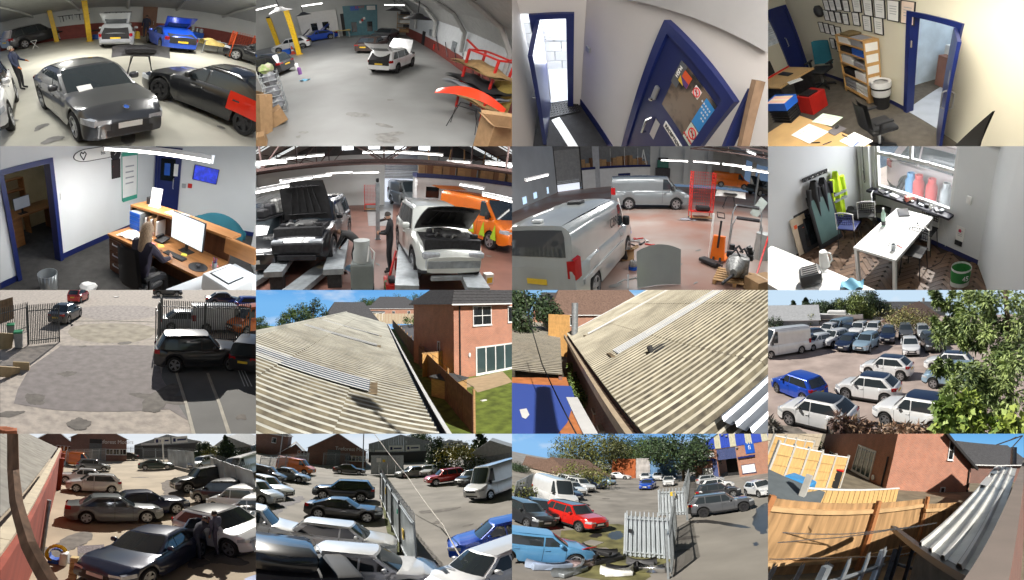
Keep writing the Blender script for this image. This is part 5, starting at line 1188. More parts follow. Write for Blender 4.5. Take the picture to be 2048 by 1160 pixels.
@pb('13')
def corridor_13():
 c=place(2,0,-1216,4.5,13)
 wl=mat('warm_white_wall',(.62,.60,.58),.85,var=.05,scale=.8,bump=.04)
 ground(c,mat('charcoal_mat_floor',(.022,.022,.024),.9,var=.25,scale=8,bump=.3,bscale=60),'floor',far=9)
 C0=G(545,835);R1=G(765,1160);d=(R1-C0).normalized();n=Vc((d.y,-d.x,0));rz=az(d)
 if n.dot(Zv(0)-C0)<0:n=-n
 L=8.0
 def bw(x,y):q=CUR.W(x,y,C0,n);return(q-C0).dot(d),q.z
 H_=4.0
 wo=MB().prism([C0,C0+d*L,C0+d*L+Zv(H_),C0+Zv(H_)],-n*.15).bd('wall',wl,**ST)
 MB().prism([C0+n*.015,C0+d*L+n*.015,C0+d*L+n*.015+Zv(.16),C0+n*.015+Zv(.16)],-n*.013).bd('skirting',MNa,wo)
 pa=[bw(1130,25),bw(1985,365)];(xa,za),(xb,zb)=pa;ceil_m=mat('ceiling_shade_grey',(.42,.42,.42),.85,var=.05)
 q0,q1=C0+d*xa+Zv(za),C0+d*xb+Zv(zb);e=(q1-q0);MB().prism([q0-e*.3,q1+e*.6,q1+e*.6+Zv(3),q0-e*.3+Zv(3)],n*.09).bd('ceiling_stand_in',ceil_m,**ST)  # stands in for the ceiling, its shade put into the grey
 ew=G(255,840);de=(C0-ew).normalized();ne=Vc((de.y,-de.x,0));
 if ne.dot(-C0)<0:ne=-ne
 we=(C0-ew).length;X=lambda s:ew+de*s
 def ef(x,y):q=CUR.W(x,y,C0,ne);return(q-ew).dot(de),q.z
 zt=ef(380,95)[1]
 MB().prism([X(we*.8),X(we),X(we)+Zv(H_),X(we*.8)+Zv(H_)],-ne*.12).bd('wall',wl,**ST);MB().prism([X(-1.5)+Zv(zt),X(we*.8)+Zv(zt),X(we*.8)+Zv(H_),X(-1.5)+Zv(H_)],-ne*.12).bd('wall',wl,**ST)
 b=MB();w0=ew-de*.1;b.prism([w0,w0+ne*5-de*.4,w0+ne*5-de*.4+Zv(H_),w0+Zv(H_)],-de*.12);b.bd('wall',wl,**ST)
 t=tg('door_frame','navy frame of the bright outer doorway','door frame',X(0)+ne*.01,az(de));MB().box((0,-.05,0),(.08,.08,zt)).box((we*.8-.1,-.05,0),(we*.8,.08,zt)).box((.08,-.05,zt-.09),(we*.8-.1,.08,zt)).bd('frame',MNa,t)
 bk=-ne;po=mat('bright_porch_floor',(.5,.52,.55),.6);MB().quad(X(-.5)+bk*.05+Zv(.012),X(we)+bk*.05+Zv(.012),X(we)+bk*1.6+Zv(.012),X(-.5)+bk*1.6+Zv(.012)).bd('porch_floor',po,**ST)
 pw=tg('block_wall','bright white painted block wall beyond the outer doorway','wall',X(-.6)+bk*1.1,az(de));Lb=we+1.2
 for r_ in rg(13):
  for k in rg(4):
   x0_=k*Lb/4-(.12 if r_%2 else 0);MB().rbox((max(0,x0_),0,r_*.24),(x0_+Lb/4-.012,.12,r_*.24+.228),.006).bd('block',mat('white_block_paint',(.75,.76,.78),.7,var=.04),pw)
 sheet=CUR.W(345,265,X(0)+bk*1.1,ne);tt=tg('wall_notice','white notice on the block wall beyond the doorway','notice',sheet+ne*.02,az(de));MB().box((-.16,0,-.14),(.16,.008,.14)).bd('sheet',MPa,tt);b=MB();[b.box((-.11,-.003,.07-.05*k),(.11,-.001,.085-.05*k))for k in rg(4)];b.bd('print',mat('grey_print'),tt)
 hz=X(.1)+ne*.02;tt=tg('door','navy door with glass slots opened along the corridor wall','door',hz,az(ne)-R(4));MB().box((0,-.03,.02),(.95,.03,zt-.1)).bd('leaf',MNa,tt)
 for z in(.95,1.5):MB().box((.2,-.036,z),(.75,-.031,z+.4)).bd('glass_slot',MGl,tt)
 MB().tube([(.82,-.03,1.0),(.82,-.09,1.02),(.7,-.09,1.02)],.015,6).bd('lever_handle',MSt,tt)
 tt=tg('outer_door','white outer door leaf standing open in the porch','door',X(.1)+bk*.15,az(bk)+R(8));MB().box((0,-.03,.03),(.8,.03,zt-.12)).bd('leaf',MWh,tt);MB().tube([(.62,-.03,1.05),(.62,-.08,1.07),(.52,-.08,1.07)],.015,6).bd('lever_handle',MSt,tt)
 m0,m1,m2,m3=G(265,835),G(505,800),G(540,890),G(290,940);tt=tg('rubber_mat','black rubber ring mat inside the outer doorway','mat');b=MB();NX,NY=11,6
 def mp(u,v):return(m0.lerp(m1,u)).lerp(m3.lerp(m2,u),v)
 for i in rg(NX+1):b.bar(mp(i/NX,0)+Zv(.02),mp(i/NX,1)+Zv(.02),.03,.02)
 for j in rg(NY+1):b.bar(mp(0,j/NY)+Zv(.0195),mp(1,j/NY)+Zv(.0195),.03,.02)
 b.bd('lattice',MBk,tt);MB().quad(*(p+Zv(.006)for p in(m0,m1,m2,m3))).bd('underlay',mat('pale_mat_floor',(.35,.35,.36),.8),tt)
 MB().bar(G(345,945)+Zv(.01),G(500,1190)+Zv(.01),.16,.006).bd('floor_strip',MWh,None,lb='white strip along the corridor floor',cat='strip')
 dx0,dz0=bw(1200,285);dx1,dz1=bw(1925,680);wdo=abs(dx1-dx0);ht=(dz0+dz1)/2
 tt=tg('reception_door','navy reception door with glazed panel and notices','door',C0+d*min(dx0,dx1)+n*.02,rz if n.dot(Vc((sin(rz),-cos(rz),0)))>0 else rz);hh=max(2.0,ht)
 MB().box((0,-.05,0),(.11,.02,hh)).box((wdo-.11,-.05,0),(wdo,.02,hh)).box((.11,-.05,hh-.11),(wdo-.11,.02,hh)).bd('frame',MNa,tt);MB().box((.12,-.02,.01),(wdo-.12,.01,hh-.12)).bd('leaf',mat('dark_navy_leaf',(.009,.017,.095),.35),tt)
 def dp(x,y):a,z=bw(x,y);return a-min(dx0,dx1),z
 g=[dp(1340,535),dp(1720,800),dp(1500,1120),dp(1200,905)];gx0,gx1=sum(p[0]for p in(g[0],g[3]))/2,sum(p[0]for p in(g[1],g[2]))/2;gz1,gz0=sum(p[1]for p in(g[0],g[1]))/2,sum(p[1]for p in(g[2],g[3]))/2
 gp=MB().box((gx0,-.03,gz0),(gx1,-.021,gz1)).bd('glass_panel',mat('wired_glass_view',(.19,.14,.10),.25,var=.5,scale=3,col2=(.03,.028,.026),thr=(.42,.55)),tt)
 def sticker(nm,fx,fz,w,h,m_,z=-.034):b=MB();x,zz=lerp(gx0,gx1,fx),lerp(gz0,gz1,fz);b.box((x-w/2,z,zz-h/2),(x+w/2,z+.003,zz+h/2));return b.bd(nm,m_,gp),x,zz
 gw,gh=gx1-gx0,gz1-gz0
 o,x,zz=sticker('blue_poster',.86,.66,gw*.28,gh*.55,mat('blue_poster',(.03,.25,.6),.5));b=MB();[b.box((x-.02-.035*(3-r_)+.07*k*.5,-.036,zz+gh*.16-.05*r_),(x-.0-.035*(3-r_)+.07*k*.5,-.035,zz+gh*.16-.05*r_+.02))for r_ in rg(4)for k in rg(5-r_)];b.bd('star_pattern',MWh,o)
 o,x,zz=sticker('no_smoking_notice',.86,.18,gw*.28,gh*.36,mat('mint_notice',(.6,.72,.62),.6));
 def nosmoke(par,x,zz,r_):
  MB().tube([(x+r_*cos(a),-.037,zz+r_*sin(a))for a in[2*PI*k/20 for k in rg(21)]],r_*.12,5).bar((x-r_*.68,-.037,zz+r_*.68),(x+r_*.68,-.037,zz-r_*.68),r_*.2,.004,up=(0,1,0)).bd('red_ring',mat('sign_red',(.65,.02,.02),.5),par);MB().bar((x-r_*.6,-.0365,zz),(x+r_*.5,-.0365,zz),r_*.2,.003,up=(0,1,0)).bd('cigarette',MBk,par)
 nosmoke(o,x,zz+gh*.06,gw*.09);lt('NO SMOKING',gw*.05,mat('sign_red'),o,(x,-.0365,zz-gh*.1))
 o,x,zz=sticker('round_no_smoking_sticker',.52,.84,gw*.16,gw*.16,MPa);nosmoke(o,x,zz,gw*.07)
 o,x,zz=sticker('hexagon_sticker',.22,.82,gw*.2,gh*.22,mat('orange_sticker',(.7,.1,.02),.5));MB().box((x-gw*.1,-.037,zz-gh*.11),(x+gw*.1,-.0345,zz-gh*.02)).bd('violet_half',mat('violet',(.1,.04,.2),.5),o);MB().prism([(x-gw*.12,-.038,zz-gh*.13),(x+gw*.02,-.038,zz-gh*.13),(x-gw*.12,-.038,zz-gh*.02)],(0,.001,0)).bd('yellow_corner',M_PLATEY,o)
 lt('PUSH',gw*.09,MPa,tt,(gx0+gw*.03,-.036,gz1-.12),ry=PI/2);MB().box((gx0-.02,-.034,gz1-.3),(gx0+.09,-.031,gz1)).bd('push_plate',mat('grey_plate',(.1,.11,.12),.4),tt)
 x,z=dp(1303,1075);o=MB().box((x-.2,-.03,z-.045),(x+.2,-.021,z+.045)).bd('name_plate',MPa,tt);lt('RECEPTION',.065,MBk,o,(x,-.032,z))
 x,z=dp(1175,730);MB().rbox((x-.035,-.06,z-.1),(x+.035,-.02,z+.1),.015).bd('code_lock',MSt,tt);MB().ball((x,-.07,z-.1),.03,8,5).bd('lock_knob',M_CHROME,tt)
 x,z=dp(1105,985);MB().tube([(x,-.02,z-.14),(x,-.09,z-.12),(x,-.09,z+.12),(x,-.02,z+.14)],.018,7).bd('pull_handle',M_CHROME,tt,50);x,z=dp(1155,1020);MB().box((x-.05,-.024,z-.15),(x+.05,-.0205,z+.15)).bd('finger_plate',MSt,tt)
 x,z=bw(612,390);MB().rbox((-.05,-.03,-.05),(.05,0,.05),.008).bd('light_switch',MSg,None,loc=C0+d*x+n*.0+Zv(z),rz=rz,lb='small grey switch high beside the corridor corner',cat='switch')
 q0,q1=CUR.D(1960,640,2.2),CUR.D(1830,1200,2.0);tt=MB().bar(q0,q1,.09,.05).bd('door_edge',mat('worn_wood_edge',(.2,.13,.08),.8,var=.4,scale=5),None,lb='worn wooden door edge close at the right',cat='door');q2,q3=CUR.D(1925,720,2.25),CUR.D(1700,1200,2.1);MB().bar(q2,q3,.1,.04).bd('navy_door_face',MNa,None,lb='navy door face beside the worn wooden edge',cat='door')
 ll(c,X(we*.4)+bk*.7+Zv(2.4),(1.0,.8),130,(.9,.95,1),aim=(0,0,-1));ll(c,X(we*.4)+bk*.3+Zv(1.6),(.8,1.6),80,(.9,.95,1),aim=tuple(ne))
 ll(c,(.5,.8,5.2),(1.6,1.6),150,(1,.93,.87),aim=(.1,.5,-.8))  # added overhead fill with no lamp behind it
 # second row: reception and staff room
MWw=mat('matt_white_wall',(.68,.70,.71),.85,var=.05,scale=.8,bump=.05)
M_CARPET=mat('dark_carpet',(.055,.053,.05),.95,var=.25,scale=6,bump=.3,bscale=60)
M_OAK=mat('red_oak_laminate',(.34,.15,.05),.4,var=.2,scale=2,stretch=(1,8,8))
M_WALNUT=mat('dark_walnut',(.10,.042,.022),.45,var=.25,scale=2,stretch=(8,8,1))
@pb('21')
def reception_21():
 c=place(0,1,-200,2.7)
 corner=G(1215,590);lw0,lw1=G(500,905),corner;dl=(lw1-lw0).normalized();lw_start=lw0-dl*4.5
 rt=G(1900,700);db=(rt-corner).normalized()
 ground(c,M_CARPET,'floor',far=14)
 nl=Vc((dl.y,-dl.x,0));door_w=1.25
 wr('wall',[lw0+dl*.0,corner],2.6,MWw,dado=(.12,MNa));d0=lw0-dl*door_w
 wr('wall',[lw_start,d0],2.6,MWw,dado=(.12,MNa));wr('wall',[d0,lw0],2.6,MWw,z0=2.05)
 wr('wall',[corner,corner+db*7],2.6,MWw,dado=(.12,MNa))
 t=tg('door_frame','blue door frame of the open doorway in the reception','door frame',d0,az(dl));MB().box((0,-.06,0),(.1,.16,2.1)).box((door_w-.1,-.06,0),(door_w,.16,2.1)).box((.1,-.06,2.0),(door_w-.1,.16,2.1)).bd('frame',MNa,t)
 t=tg('door','blue door standing open into the dark back office','door',d0+dl*.1,az(dl)+R(80));MB().box((0,-.02,.02),(.95,.03,2.0)).bd('leaf',MNa,t);MB().tube([(.8,-.03,1.0),(.8,-.08,1.02),(.7,-.08,1.02)],.012,6).bd('handle',MSt,t)
 bk=-nl;o0=d0+bk*2.6-dl*1.5;wr('wall',[o0,o0+dl*5],2.6,mat('dim_yellow_wall',(.5,.42,.24),.85),th=.1)
 q=d0+bk*1.9+dl*1.0;t=tg('office_desk','wooden desk in the dark office behind the doorway','desk',q,az(dl));MB().box((-.2,-.4,.7),(1.5,.4,.74)).bd('top',M_OAK,t);MB().box((-.15,-.35,0),(.2,.35,.7)).bd('drawer_unit',M_OAK,t);MB().box((1.4,-.35,0),(1.45,.35,.7)).bd('leg',M_OAK,t)
 monitor('small monitor on the desk in the dark office',q+Vc((.4,.1,.74)),az(dl),.5,.3,mat('dim_screen',(.3,.32,.36),.3,emit=.25))
 t=tg('shelf_unit','shelf with printer and trays in the dark office','shelf',o0+dl*1.9-bk*.3,az(dl));b=MB()
 for z in(1.2,1.5):b.box((-.6,-.15,z),(1.4,.15,z+.03))
 b.box((-.6,-.15,0),(-.57,.15,1.5));b.box((1.37,-.15,0),(1.4,.15,1.5));b.bd('frame',M_OAK,t);MB().rbox((.3,-.14,1.54),(.8,.14,1.8),.02).bd('printer',MBk,t);MB().rbox((-.3,-.14,1.24),(.1,.14,1.38),.01).bd('letter_tray',MPa,t)
 def lw(x,y):q=CUR.W(x,y,lw0,nl);return(q-lw0).dot(dl),q.z
 def bw(x,y):q=CUR.W(x,y,corner,Vc((db.y,-db.x,0)));return(q-corner).dot(db),q.z
 nb=Vc((db.y,-db.x,0))
 x,z=lw(770,60);t=tg('standards_sign','oval certification mark sign with heart symbol high on the left wall','sign',lw0+dl*x+Zv(z)+nl*.02,az(dl));MB().prism([(.55*cos(a)*.8+(.25 if cos(a)>0 else-.25),0,.14*sin(a))for a in[2*PI*k/24 for k in rg(24)]],(0,.015,0)).bd('plate',MBk,t);MB().prism([(.53*cos(a)*.8+(.25 if cos(a)>0 else-.25),-.004,.125*sin(a))for a in[2*PI*k/24 for k in rg(24)]],(0,.003,0)).bd('face',MPa,t)
 b=MB()
 for s in(-1,1):b.bar((-.42,-.008,-.09),(-.42+s*.09,-.008,.03),.018);b.bar((-.42+s*.09,-.008,.03),(-.42+s*.045,-.008,.08),.018);b.bar((-.42+s*.045,-.008,.08),(-.42,-.008,.04),.018)
 b.bd('heart_mark',MBk,t);lt('bsi.',.12,MBk,t,(.2,-.006,0))
 x,z=lw(917,52);t=tg('wall_clock','round black wall clock beside the oval sign','clock',lw0+dl*x+Zv(z)+nl*.02,az(dl));MB().lathe([(.001,-.02),(.15,-.02),(.17,-.03),(.17,.02)],20,'Y').bd('case',MBk,t);MB().bar((0,-.03,0),(-.06,-.03,.05),.01).bar((0,-.03,0),(-.07,-.03,-.05),.008).bd('hand',MWh,t)
 x,z=lw(1035,240);frm('tall white and green notice poster on the left wall',lw0,dl,nl,x,z,.62,1.15,name='wall_poster',cat='poster',fm=mat('teal_band',(.05,.35,.25),.6),fw=.01)
 for zz_ in(z-.55,z+.55):MB().box((-.3,-.022,-.05),(.3,-.014,.05)).bd('poster_band',mat('teal_band'),None,loc=lw0+dl*x+Zv(zz_)+nl*.012,rz=az(dl),lb='%s green band of the tall notice poster'%('lower'if zz_<z else'upper'),cat='poster band')
 x,z=lw(925,180);frm('small black and red leaflet left of the tall poster',lw0,dl,nl,x,z,.3,.45,mat('black_red_print',(.03,.02,.02),.5,col2=(.4,.02,.02),thr=(.3,.4),scale=6),name='wall_leaflet',cat='poster',fill=False)
 x,z=lw(500,400);MB().rbox((-.07,-.02,-.07),(.07,.0,.07),.01).bd('light_switch',MPa,None,loc=lw0+dl*x+Zv(z),rz=az(dl),lb='light switch beside the open doorway',cat='switch')
 x0,_=bw(1240,300);x1,_=bw(1440,300);t=pd_('blue door with notices in its glass on the far wall',corner+db*x0+nb*.03,corner+db*x1+nb*.03,2.05,glass=True)
 for k,(xx,m_)in en(((.35,MBl),(.62,MPa))):MB().box((xx-.08,-.03,1.3),(xx+.08,-.027,1.62)).bd('notice',m_,t)
 x,z=bw(1648,225);w_=abs(bw(1750,225)[0]-bw(1550,225)[0]);t=tg('wall_television','wall television showing dark blue picture','television',corner+db*x+Zv(z)+nb*.05,az(db),ry=R(4));MB().rbox((-w_/2,-.03,-w_*.29),(w_/2,.03,w_*.29),.015).bd('case',MBk,t);MB().box((-w_/2+.02,-.034,-w_*.27),(w_/2-.02,-.031,w_*.27)).bd('screen',mat('blue_screen_picture',(.03,.05,.5),.3,var=.5,scale=9,col2=(.005,.005,.03),emit=.8,thr=(.38,.6)),t)
 for x_,l,m_ in((1472,'grey call point left of the red one',MSg),(1520,'red fire alarm call point beside the blue door',MRd)):
  x,z=bw(x_,318);MB().rbox((-.06,-.03,-.06),(.06,0,.06),.01).bd('call_point',m_,None,loc=corner+db*x+Zv(z),rz=az(db),lb=l,cat='alarm')
 a=G(860,700,.74);e=G(1590,1050,.74);dv=e-a;dv.z=0;Ld=dv.length;dv.normalize();dn=Vc((-dv.y,dv.x,0));rz=az(dv)
 t=tg('reception_desk','wooden reception desk with raised counter and drawer pedestal','desk',(a.x,a.y,0),rz)
 MB().box((0,0,.70),(Ld,.85,.74)).bd('worktop',M_OAK,t)
 p=obj('drawer_pedestal',None,t);MB().box((.02,.02,.04),(.55,.75,.69)).bd('case',M_WALNUT,p)
 for k in rg(3):MB().box((.05,-.0,.08+.2*k),(.52,.018,.26+.2*k)).bd('drawer',M_WALNUT,p);MB().tube([(.16,-.0,.2+.2*k),(.2,-.03,.19+.2*k),(.38,-.03,.19+.2*k),(.42,0,.2+.2*k)],.01,5).bd('drawer_handle',MSt,p)
 MB().box((0,.85,0),(Ld,.9,1.12)).bd('counter_front',M_WALNUT,t);MB().prism([(-.02,.62,1.12),(Ld*.45,.68,1.12),(Ld+.05,.75,1.12),(Ld+.05,1.08,1.12),(-.02,1.08,1.12)],(0,0,.04)).bd('counter_top',M_OAK,t)
 MB().box((-.02,.62,.74),(0.02,.85,1.12)).box((Ld*.32,.64,.74),(Ld*.32+.03,.85,1.12)).bd('divider',M_WALNUT,t);MB().box((Ld-.04,.05,0),(Ld,.85,.69)).bd('end_panel',M_WALNUT,t)
 def on(x,y,z=.74):q=a+dv*x+dn*y;return Vc((q.x,q.y,z))
 b=MB();q=on(.22,.68);t2=tg('drawer_tower','blue fronted desktop drawer tower under the counter','drawer tower',q,rz)
 b.rbox((-.15,-.15,0),(.15,.15,.34),.01);b.bd('case',MSg,t2)
 for k in rg(4):MB().box((-.14,-.165,.02+.08*k),(.14,-.151,.09+.08*k)).bd('drawer',MBl,t2)
 for k in rg(7):MB().rbox((-.02,-.12,0),(.02,.12,.28+.02*(k%3)),.004).bd('ring_binder',[MPa,M_WALNUT,MCa][k%3],None,loc=on(.46+.05*k,.72),rz=rz,lb='%s upright folder from the drawer tower on the desk shelf'%ORD[k],cat='folder')
 q=on(.45,.28);t2=tg('open_book','large open diary on the reception desk','book',q,rz+.1);
 for s in(-1,1):MB().grid(lambda u,v:(s*(.01+.27*u),-.19+.38*v,.01+.035*sin(PI*min(1,u*1.2))*(1-.3*u)),6,2).bd('page_block',MPa,t2,60)
 sp_('single sheet lying over the open diary',on(.72,.3,.77),rz+.3)
 t2=tg('telephone','black desk telephone beside the folders','telephone',on(.98,.55),rz);MB().prism([(-.1,-.12,0),(.1,-.12,0),(.1,-.12,.03),(-.1,-.12,.03)],(0,.22,.04)).bd('base',MBk,t2);MB().rbox((-.1,-.1,.06),(-.05,.1,.1),.015).bd('handset',MBk,t2)
 q=on(1.55,.55);t2=monitor('large computer monitor on the reception desk',q,rz+R(-6),.78,.46)
 t2=tg('keyboard','black keyboard in front of the seated woman','keyboard',on(1.55,.25),rz);MB().rbox((-.22,-.07,0),(.22,.07,.02),.006).bd('case',MBk,t2);b=MB()
 for r_ in rg(4):
  for k in rg(12):b.box((-.2+.034*k,-.055+.03*r_,.02),(-.172+.034*k,-.03+.03*r_,.026))
 b.bd('keys',MDm,t2)
 MB().lathe([(.001,0),(.16,0),(.16,.006),(.001,.006)],16,'Z').bd('mouse_mat',MBk,None,loc=on(2.05,.25),lb='black round mouse mat on the reception desk',cat='mouse mat')
 MB().ball((0,0,.02),(.03,.05,.02),8,5).bd('mouse',MDm,None,60,loc=on(2.05,.25,.75),rz=rz,lb='computer mouse on the round mat',cat='mouse')
 for k,(x,y,m_,l)in en(((.95,.3,mat('pink_note',(.8,.25,.3),.8),'pink sticky notes beside the open diary'),(1.12,.36,mat('yellow_note',(.75,.7,.1),.8),'yellow sticky note left of the keyboard'),(1.62,.42,mat('yellow_note'),'yellow note under the large monitor'),(2.2,.5,mat('pink_note'),'pink note at the right end of the desk'))):
  MB().box((-.05,-.05,0),(.05,.05,.012)).bd('sticky_note',m_,None,loc=on(x,y),rz=rz+k,lb=l,cat='note')
 t2=tg('pen_pot','clear pot of pens at the right end of the desk','pen pot',on(2.25,.42),rz);MB().lathe([(.04,0),(.045,.1),(.04,.1),(.036,.005),(.001,.005)],10,'Z').bd('pot',MSg,t2)
 for k in rg(5):MB().bar((0,0,.02),(.03*cos(k),.03*sin(k),.17),.008).bd('pen',[MBl,MRd,MBk][k%3],t2)
 sp_('notice sheet lying on the raised counter',on(1.0,.9,1.16),rz,.42,.26)
 t2=tg('leaflet_stand','white leaflet holder standing on the raised counter','holder',on(.4,.9,1.16),rz+.2);MB().prism([(-.12,0,0),(.12,0,0),(.12,.08,.33),(-.12,.08,.33)],(0,.01,0)).bd('back',MPa,t2);MB().box((-.12,-.05,0),(.12,.06,.02)).bd('foot',MPa,t2)
 MB().rbox((-.06,-.05,0),(.06,.05,.14),.01).bd('card_holder',MDm,None,loc=on(.22,.95,1.16),rz=rz,lb='small dark card holder beside the leaflet stand',cat='holder')
 MB().grid(lambda u,v:(-.6+1.2*u,.1*sin(PI*u),.3*v*sin(PI*min(.95,max(.05,u)))**.4),12,3).grid(lambda u,v:(-.6+1.2*u,.1*sin(PI*u)+.1,.3*v*sin(PI*min(.95,max(.05,u)))**.4),12,3).bd('sofa',mat('teal_fabric'),None,60,loc=on(1.5,1.6,.85),rz=rz,lb='dark teal seat back rising behind the counter',cat='sofa')
 q=on(1.45,-.42,0);oc_('black office chair the woman at the desk sits on',q,rz,MBk)
 sit=dict(pelvis=(0,-.06,.56),belly=(0,-.03,.72),chest=(0,.03,.93),neck=(0,.07,1.1),head=(0,.11,1.22),top=(0,.11,1.34),lsh=(-.18,.04,1.05),rsh=(.18,.04,1.05),lel=(-.25,.2,.85),lwr=(-.16,.42,.8),lha=(-.13,.5,.79),rel=(.25,.2,.85),rwr=(.18,.42,.8),rha=(.16,.5,.79),lhi=(-.1,.0,.55),lkn=(-.12,.42,.52),lan=(-.12,.44,.1),lto=(-.12,.6,.05),rhi=(.1,.0,.55),rkn=(.12,.42,.52),ran=(.12,.44,.1),rto=(.12,.6,.05))
 psn('woman with long fair hair in black seated at the reception desk',sit,dict(top=(.02,.015,.03),leg=(.015,.015,.018)),q,rz,hair=(.30,.2,.12),long_hair=True)
 q=G(1830,1060,.95);t2=tg('printer','white printer with open tray at the lower right','printer',(q.x,q.y,.78),rz-.15);MB().rbox((-.24,-.3,0),(.24,.3,.22),.03).bd('body',MPa,t2,40);MB().box((-.17,-.22,.221),(.17,.12,.226)).bd('tray',MBk,t2);MB().box((-.15,-.2,.227),(.15,.1,.232)).bd('paper',MWw,t2)
 t2=tg('side_cabinet','white cabinet carrying the printer','cabinet',(q.x,q.y,0),rz-.15);MB().box((-.5,-.7,0),(.5,.8,.77)).bd('case',MWw,t2);MB().box((-.505,-.68,.05),(-.5,0,.74)).bd('door',MSg,t2)
 wr('wall',[corner+db*7,G(1990,900),G(2120,1250)],2.6,MWw)
 q=G(1915,900,.9);MB().rbox((-.3,-.04,0),(.3,.04,.25),.02).bd('wooden_board',M_OAK,None,loc=q,rz=rz,lb='brown board leaning behind the printer',cat='board')
 q=G(395,1150);t2=tg('paper_bin','grey round bin at the bottom left of the reception','bin',q);MB().lathe([(.001,0),(.16,0),(.2,.32),(.19,.32),(.15,.02)],16,'Z').bd('tub',MSg,t2,40)
 q=G(705,1165);MB().ball((0,0,.08),(.18,.14,.09),8,5,jit=.15).bd('paper_bag',MPa,None,40,loc=q,lb='crumpled pale paper bag at the bottom edge',cat='bag')
 ce=CUR.D(1225,50,5.6);dd=(CUR.D(1480,90,5.4)-CUR.D(970,15,6.2));tl_('long lit strip lamp below the reception ceiling',ce,(dd.x,dd.y,0),2.3)
 ll(c,ce-Zv(.1),(2.2,.2),90,rotz=0)
 ll(c,(2.6,3.4,2.2),(2.0,1.4),85,(.88,.94,1.0),aim=(-.55,.5,-.55))
@pb('24')
def staff_24():
 c=place(3,1,-600,3.4)
 F=G(760,555);B1=G(1330,790);db=(B1-F).normalized();nb=Vc((db.y,-db.x,0));dl=nb
 fl=ground(c,mat('dark_floor_base',(.03,.02,.014),.8),'floor',far=9)
 pm=[mat('parquet_%d'%i,cc,.45,var=.2,scale=5,stretch=(1,6,1))for i,cc in en(((.10,.055,.032),(.075,.042,.026),(.13,.075,.045)))]
 L,W_=.42,.105;me=[]
 for i in rg(3):b=MB();b.rbox((-L/2+.002,-W_/2+.002,0),(L/2-.002,W_/2-.002,.008),.003);me.append(b.mesh('plank',(pm[i],)))
 cx,cy=G(1150,950).x,G(1150,950).y;rnd=random.Random(2);cnt=0;ang=az(db)+R(20)
 def inview(p):
  x,y=CUR.px(p);return-40<x<2090 and 500<y<1230
 col_w=L*cos(R(45));step=W_/cos(R(45))
 for i in rg(-14,15):
  for j in rg(-40,41):
   x,y=i*col_w,j*step+(0 if i%2==0 else 0);a=R(45)if i%2==0 else R(-45)
   wx,wy=cx+x*cos(ang)-y*sin(ang),cy+x*sin(ang)+y*cos(ang)
   if cnt<300 and inview((wx,wy,0)):
    q=(Vc((wx,wy,0))-F);
    if q.dot(nb)<.1 or q.dot(db)<.1:continue
    obj('plank',me[rnd.randrange(3)],fl,(wx,wy,.004+.0005*(i%2)),ang+a);cnt+=1
 H_=2.9
 def bw(x,y):q=CUR.W(x,y,F,nb);return(q-F).dot(db),q.z
 wx0,zs=bw(865,390);wx1,zs1=bw(1475,480);zs=(zs+zs1)/2;LB=bw(1690,870)[0];ztop=H_-.2
 skirt=mat('navy_skirting')
 wr('wall',[F,F+db*wx0],H_,MWw,th=.14);wr('wall',[F+db*wx1,F+db*LB],H_,MWw,th=.14,dado=(.1,skirt));wr('wall',[F+db*wx0,F+db*wx1],zs,MWw,th=.14,dado=(.1,skirt));wr('wall',[F+db*wx0,F+db*wx1],H_,MWw,z0=ztop,th=.14)
 wr('wall',[F+dl*6,F],H_,MWw,th=.14)
 wr('wall',[F+db*LB,G(1760,1180),G(2000,1700)],H_,MWw,th=.14)
 ww=wx1-wx0;t=tg('window','white framed window with two top vents above the sill','window',F+db*wx0+Zv(zs),az(db));zt=bw(1150,120)[1]-zs;hh=ztop-zs
 b=MB();f=.07
 b.box((0,.02,0),(f,.1,hh));b.box((ww-f,.02,0),(ww,.1,hh));b.box((f,.02,0),(ww-f,.1,f));b.box((f,.02,hh-f),(ww-f,.1,hh));b.box((f,.02,zt-f/2),(ww-f,.1,zt+f/2));b.box((ww*.45,.03,zt+f/2),(ww*.45+f,.09,hh-f));b.bd('frame',MWh,t)
 gl=mat('clear_pane',(.9,.95,.97),.02,0,var=0,alpha=.12)
 for x0_,x1_,z0_,z1_ in((f,ww-f,f,zt-f/2),(f,ww*.45,zt+f/2,hh-f),(ww*.45+f,ww-f,zt+f/2,hh-f)):MB().box((x0_,.055,z0_),(x1_,.06,z1_)).bd('pane',gl,t)
 for x_ in(ww*.25,ww*.7):MB().bar((x_-.06,0,zt+.06),(x_+.05,0,zt+.04),.03,.02).bd('catch',MSt,t)
 MB().box((wx0-.12,-.22,zs-.05),(wx1+.06,.03,zs)).bd('window_sill',mat('dark_sill',(.03,.03,.045),.5),None,loc=F,rz=az(db),lb='dark window sill crowded with small things',cat='sill')
 out=F+db*(wx0+ww*.55)-nb*2.6;pl=mat('sunlit_yard',(.62,.55,.53),.9)
 MB().box((-3,-.2,-.1),(3,3.5,0)).bd('yard',pl,loc=F+db*(wx0+ww*.5)-nb*.6+Zv(zs-.45),rz=az(db),**ST)
 MB().box((-3.5,3.4,-.5),(3.5,3.6,3.5)).bd('yard_wall',mat('bright_wall',(.75,.77,.8),.9),loc=F+db*(wx0+ww*.5)-nb*.6+Zv(zs-.45),rz=az(db),**ST)
 car('suv',(.5,.42,.42),F+db*(wx0+ww*.72)-nb*2.0+Zv(zs-.75),90-degrees(az(db)),'pale car parked right outside the staff room window',dt=1)
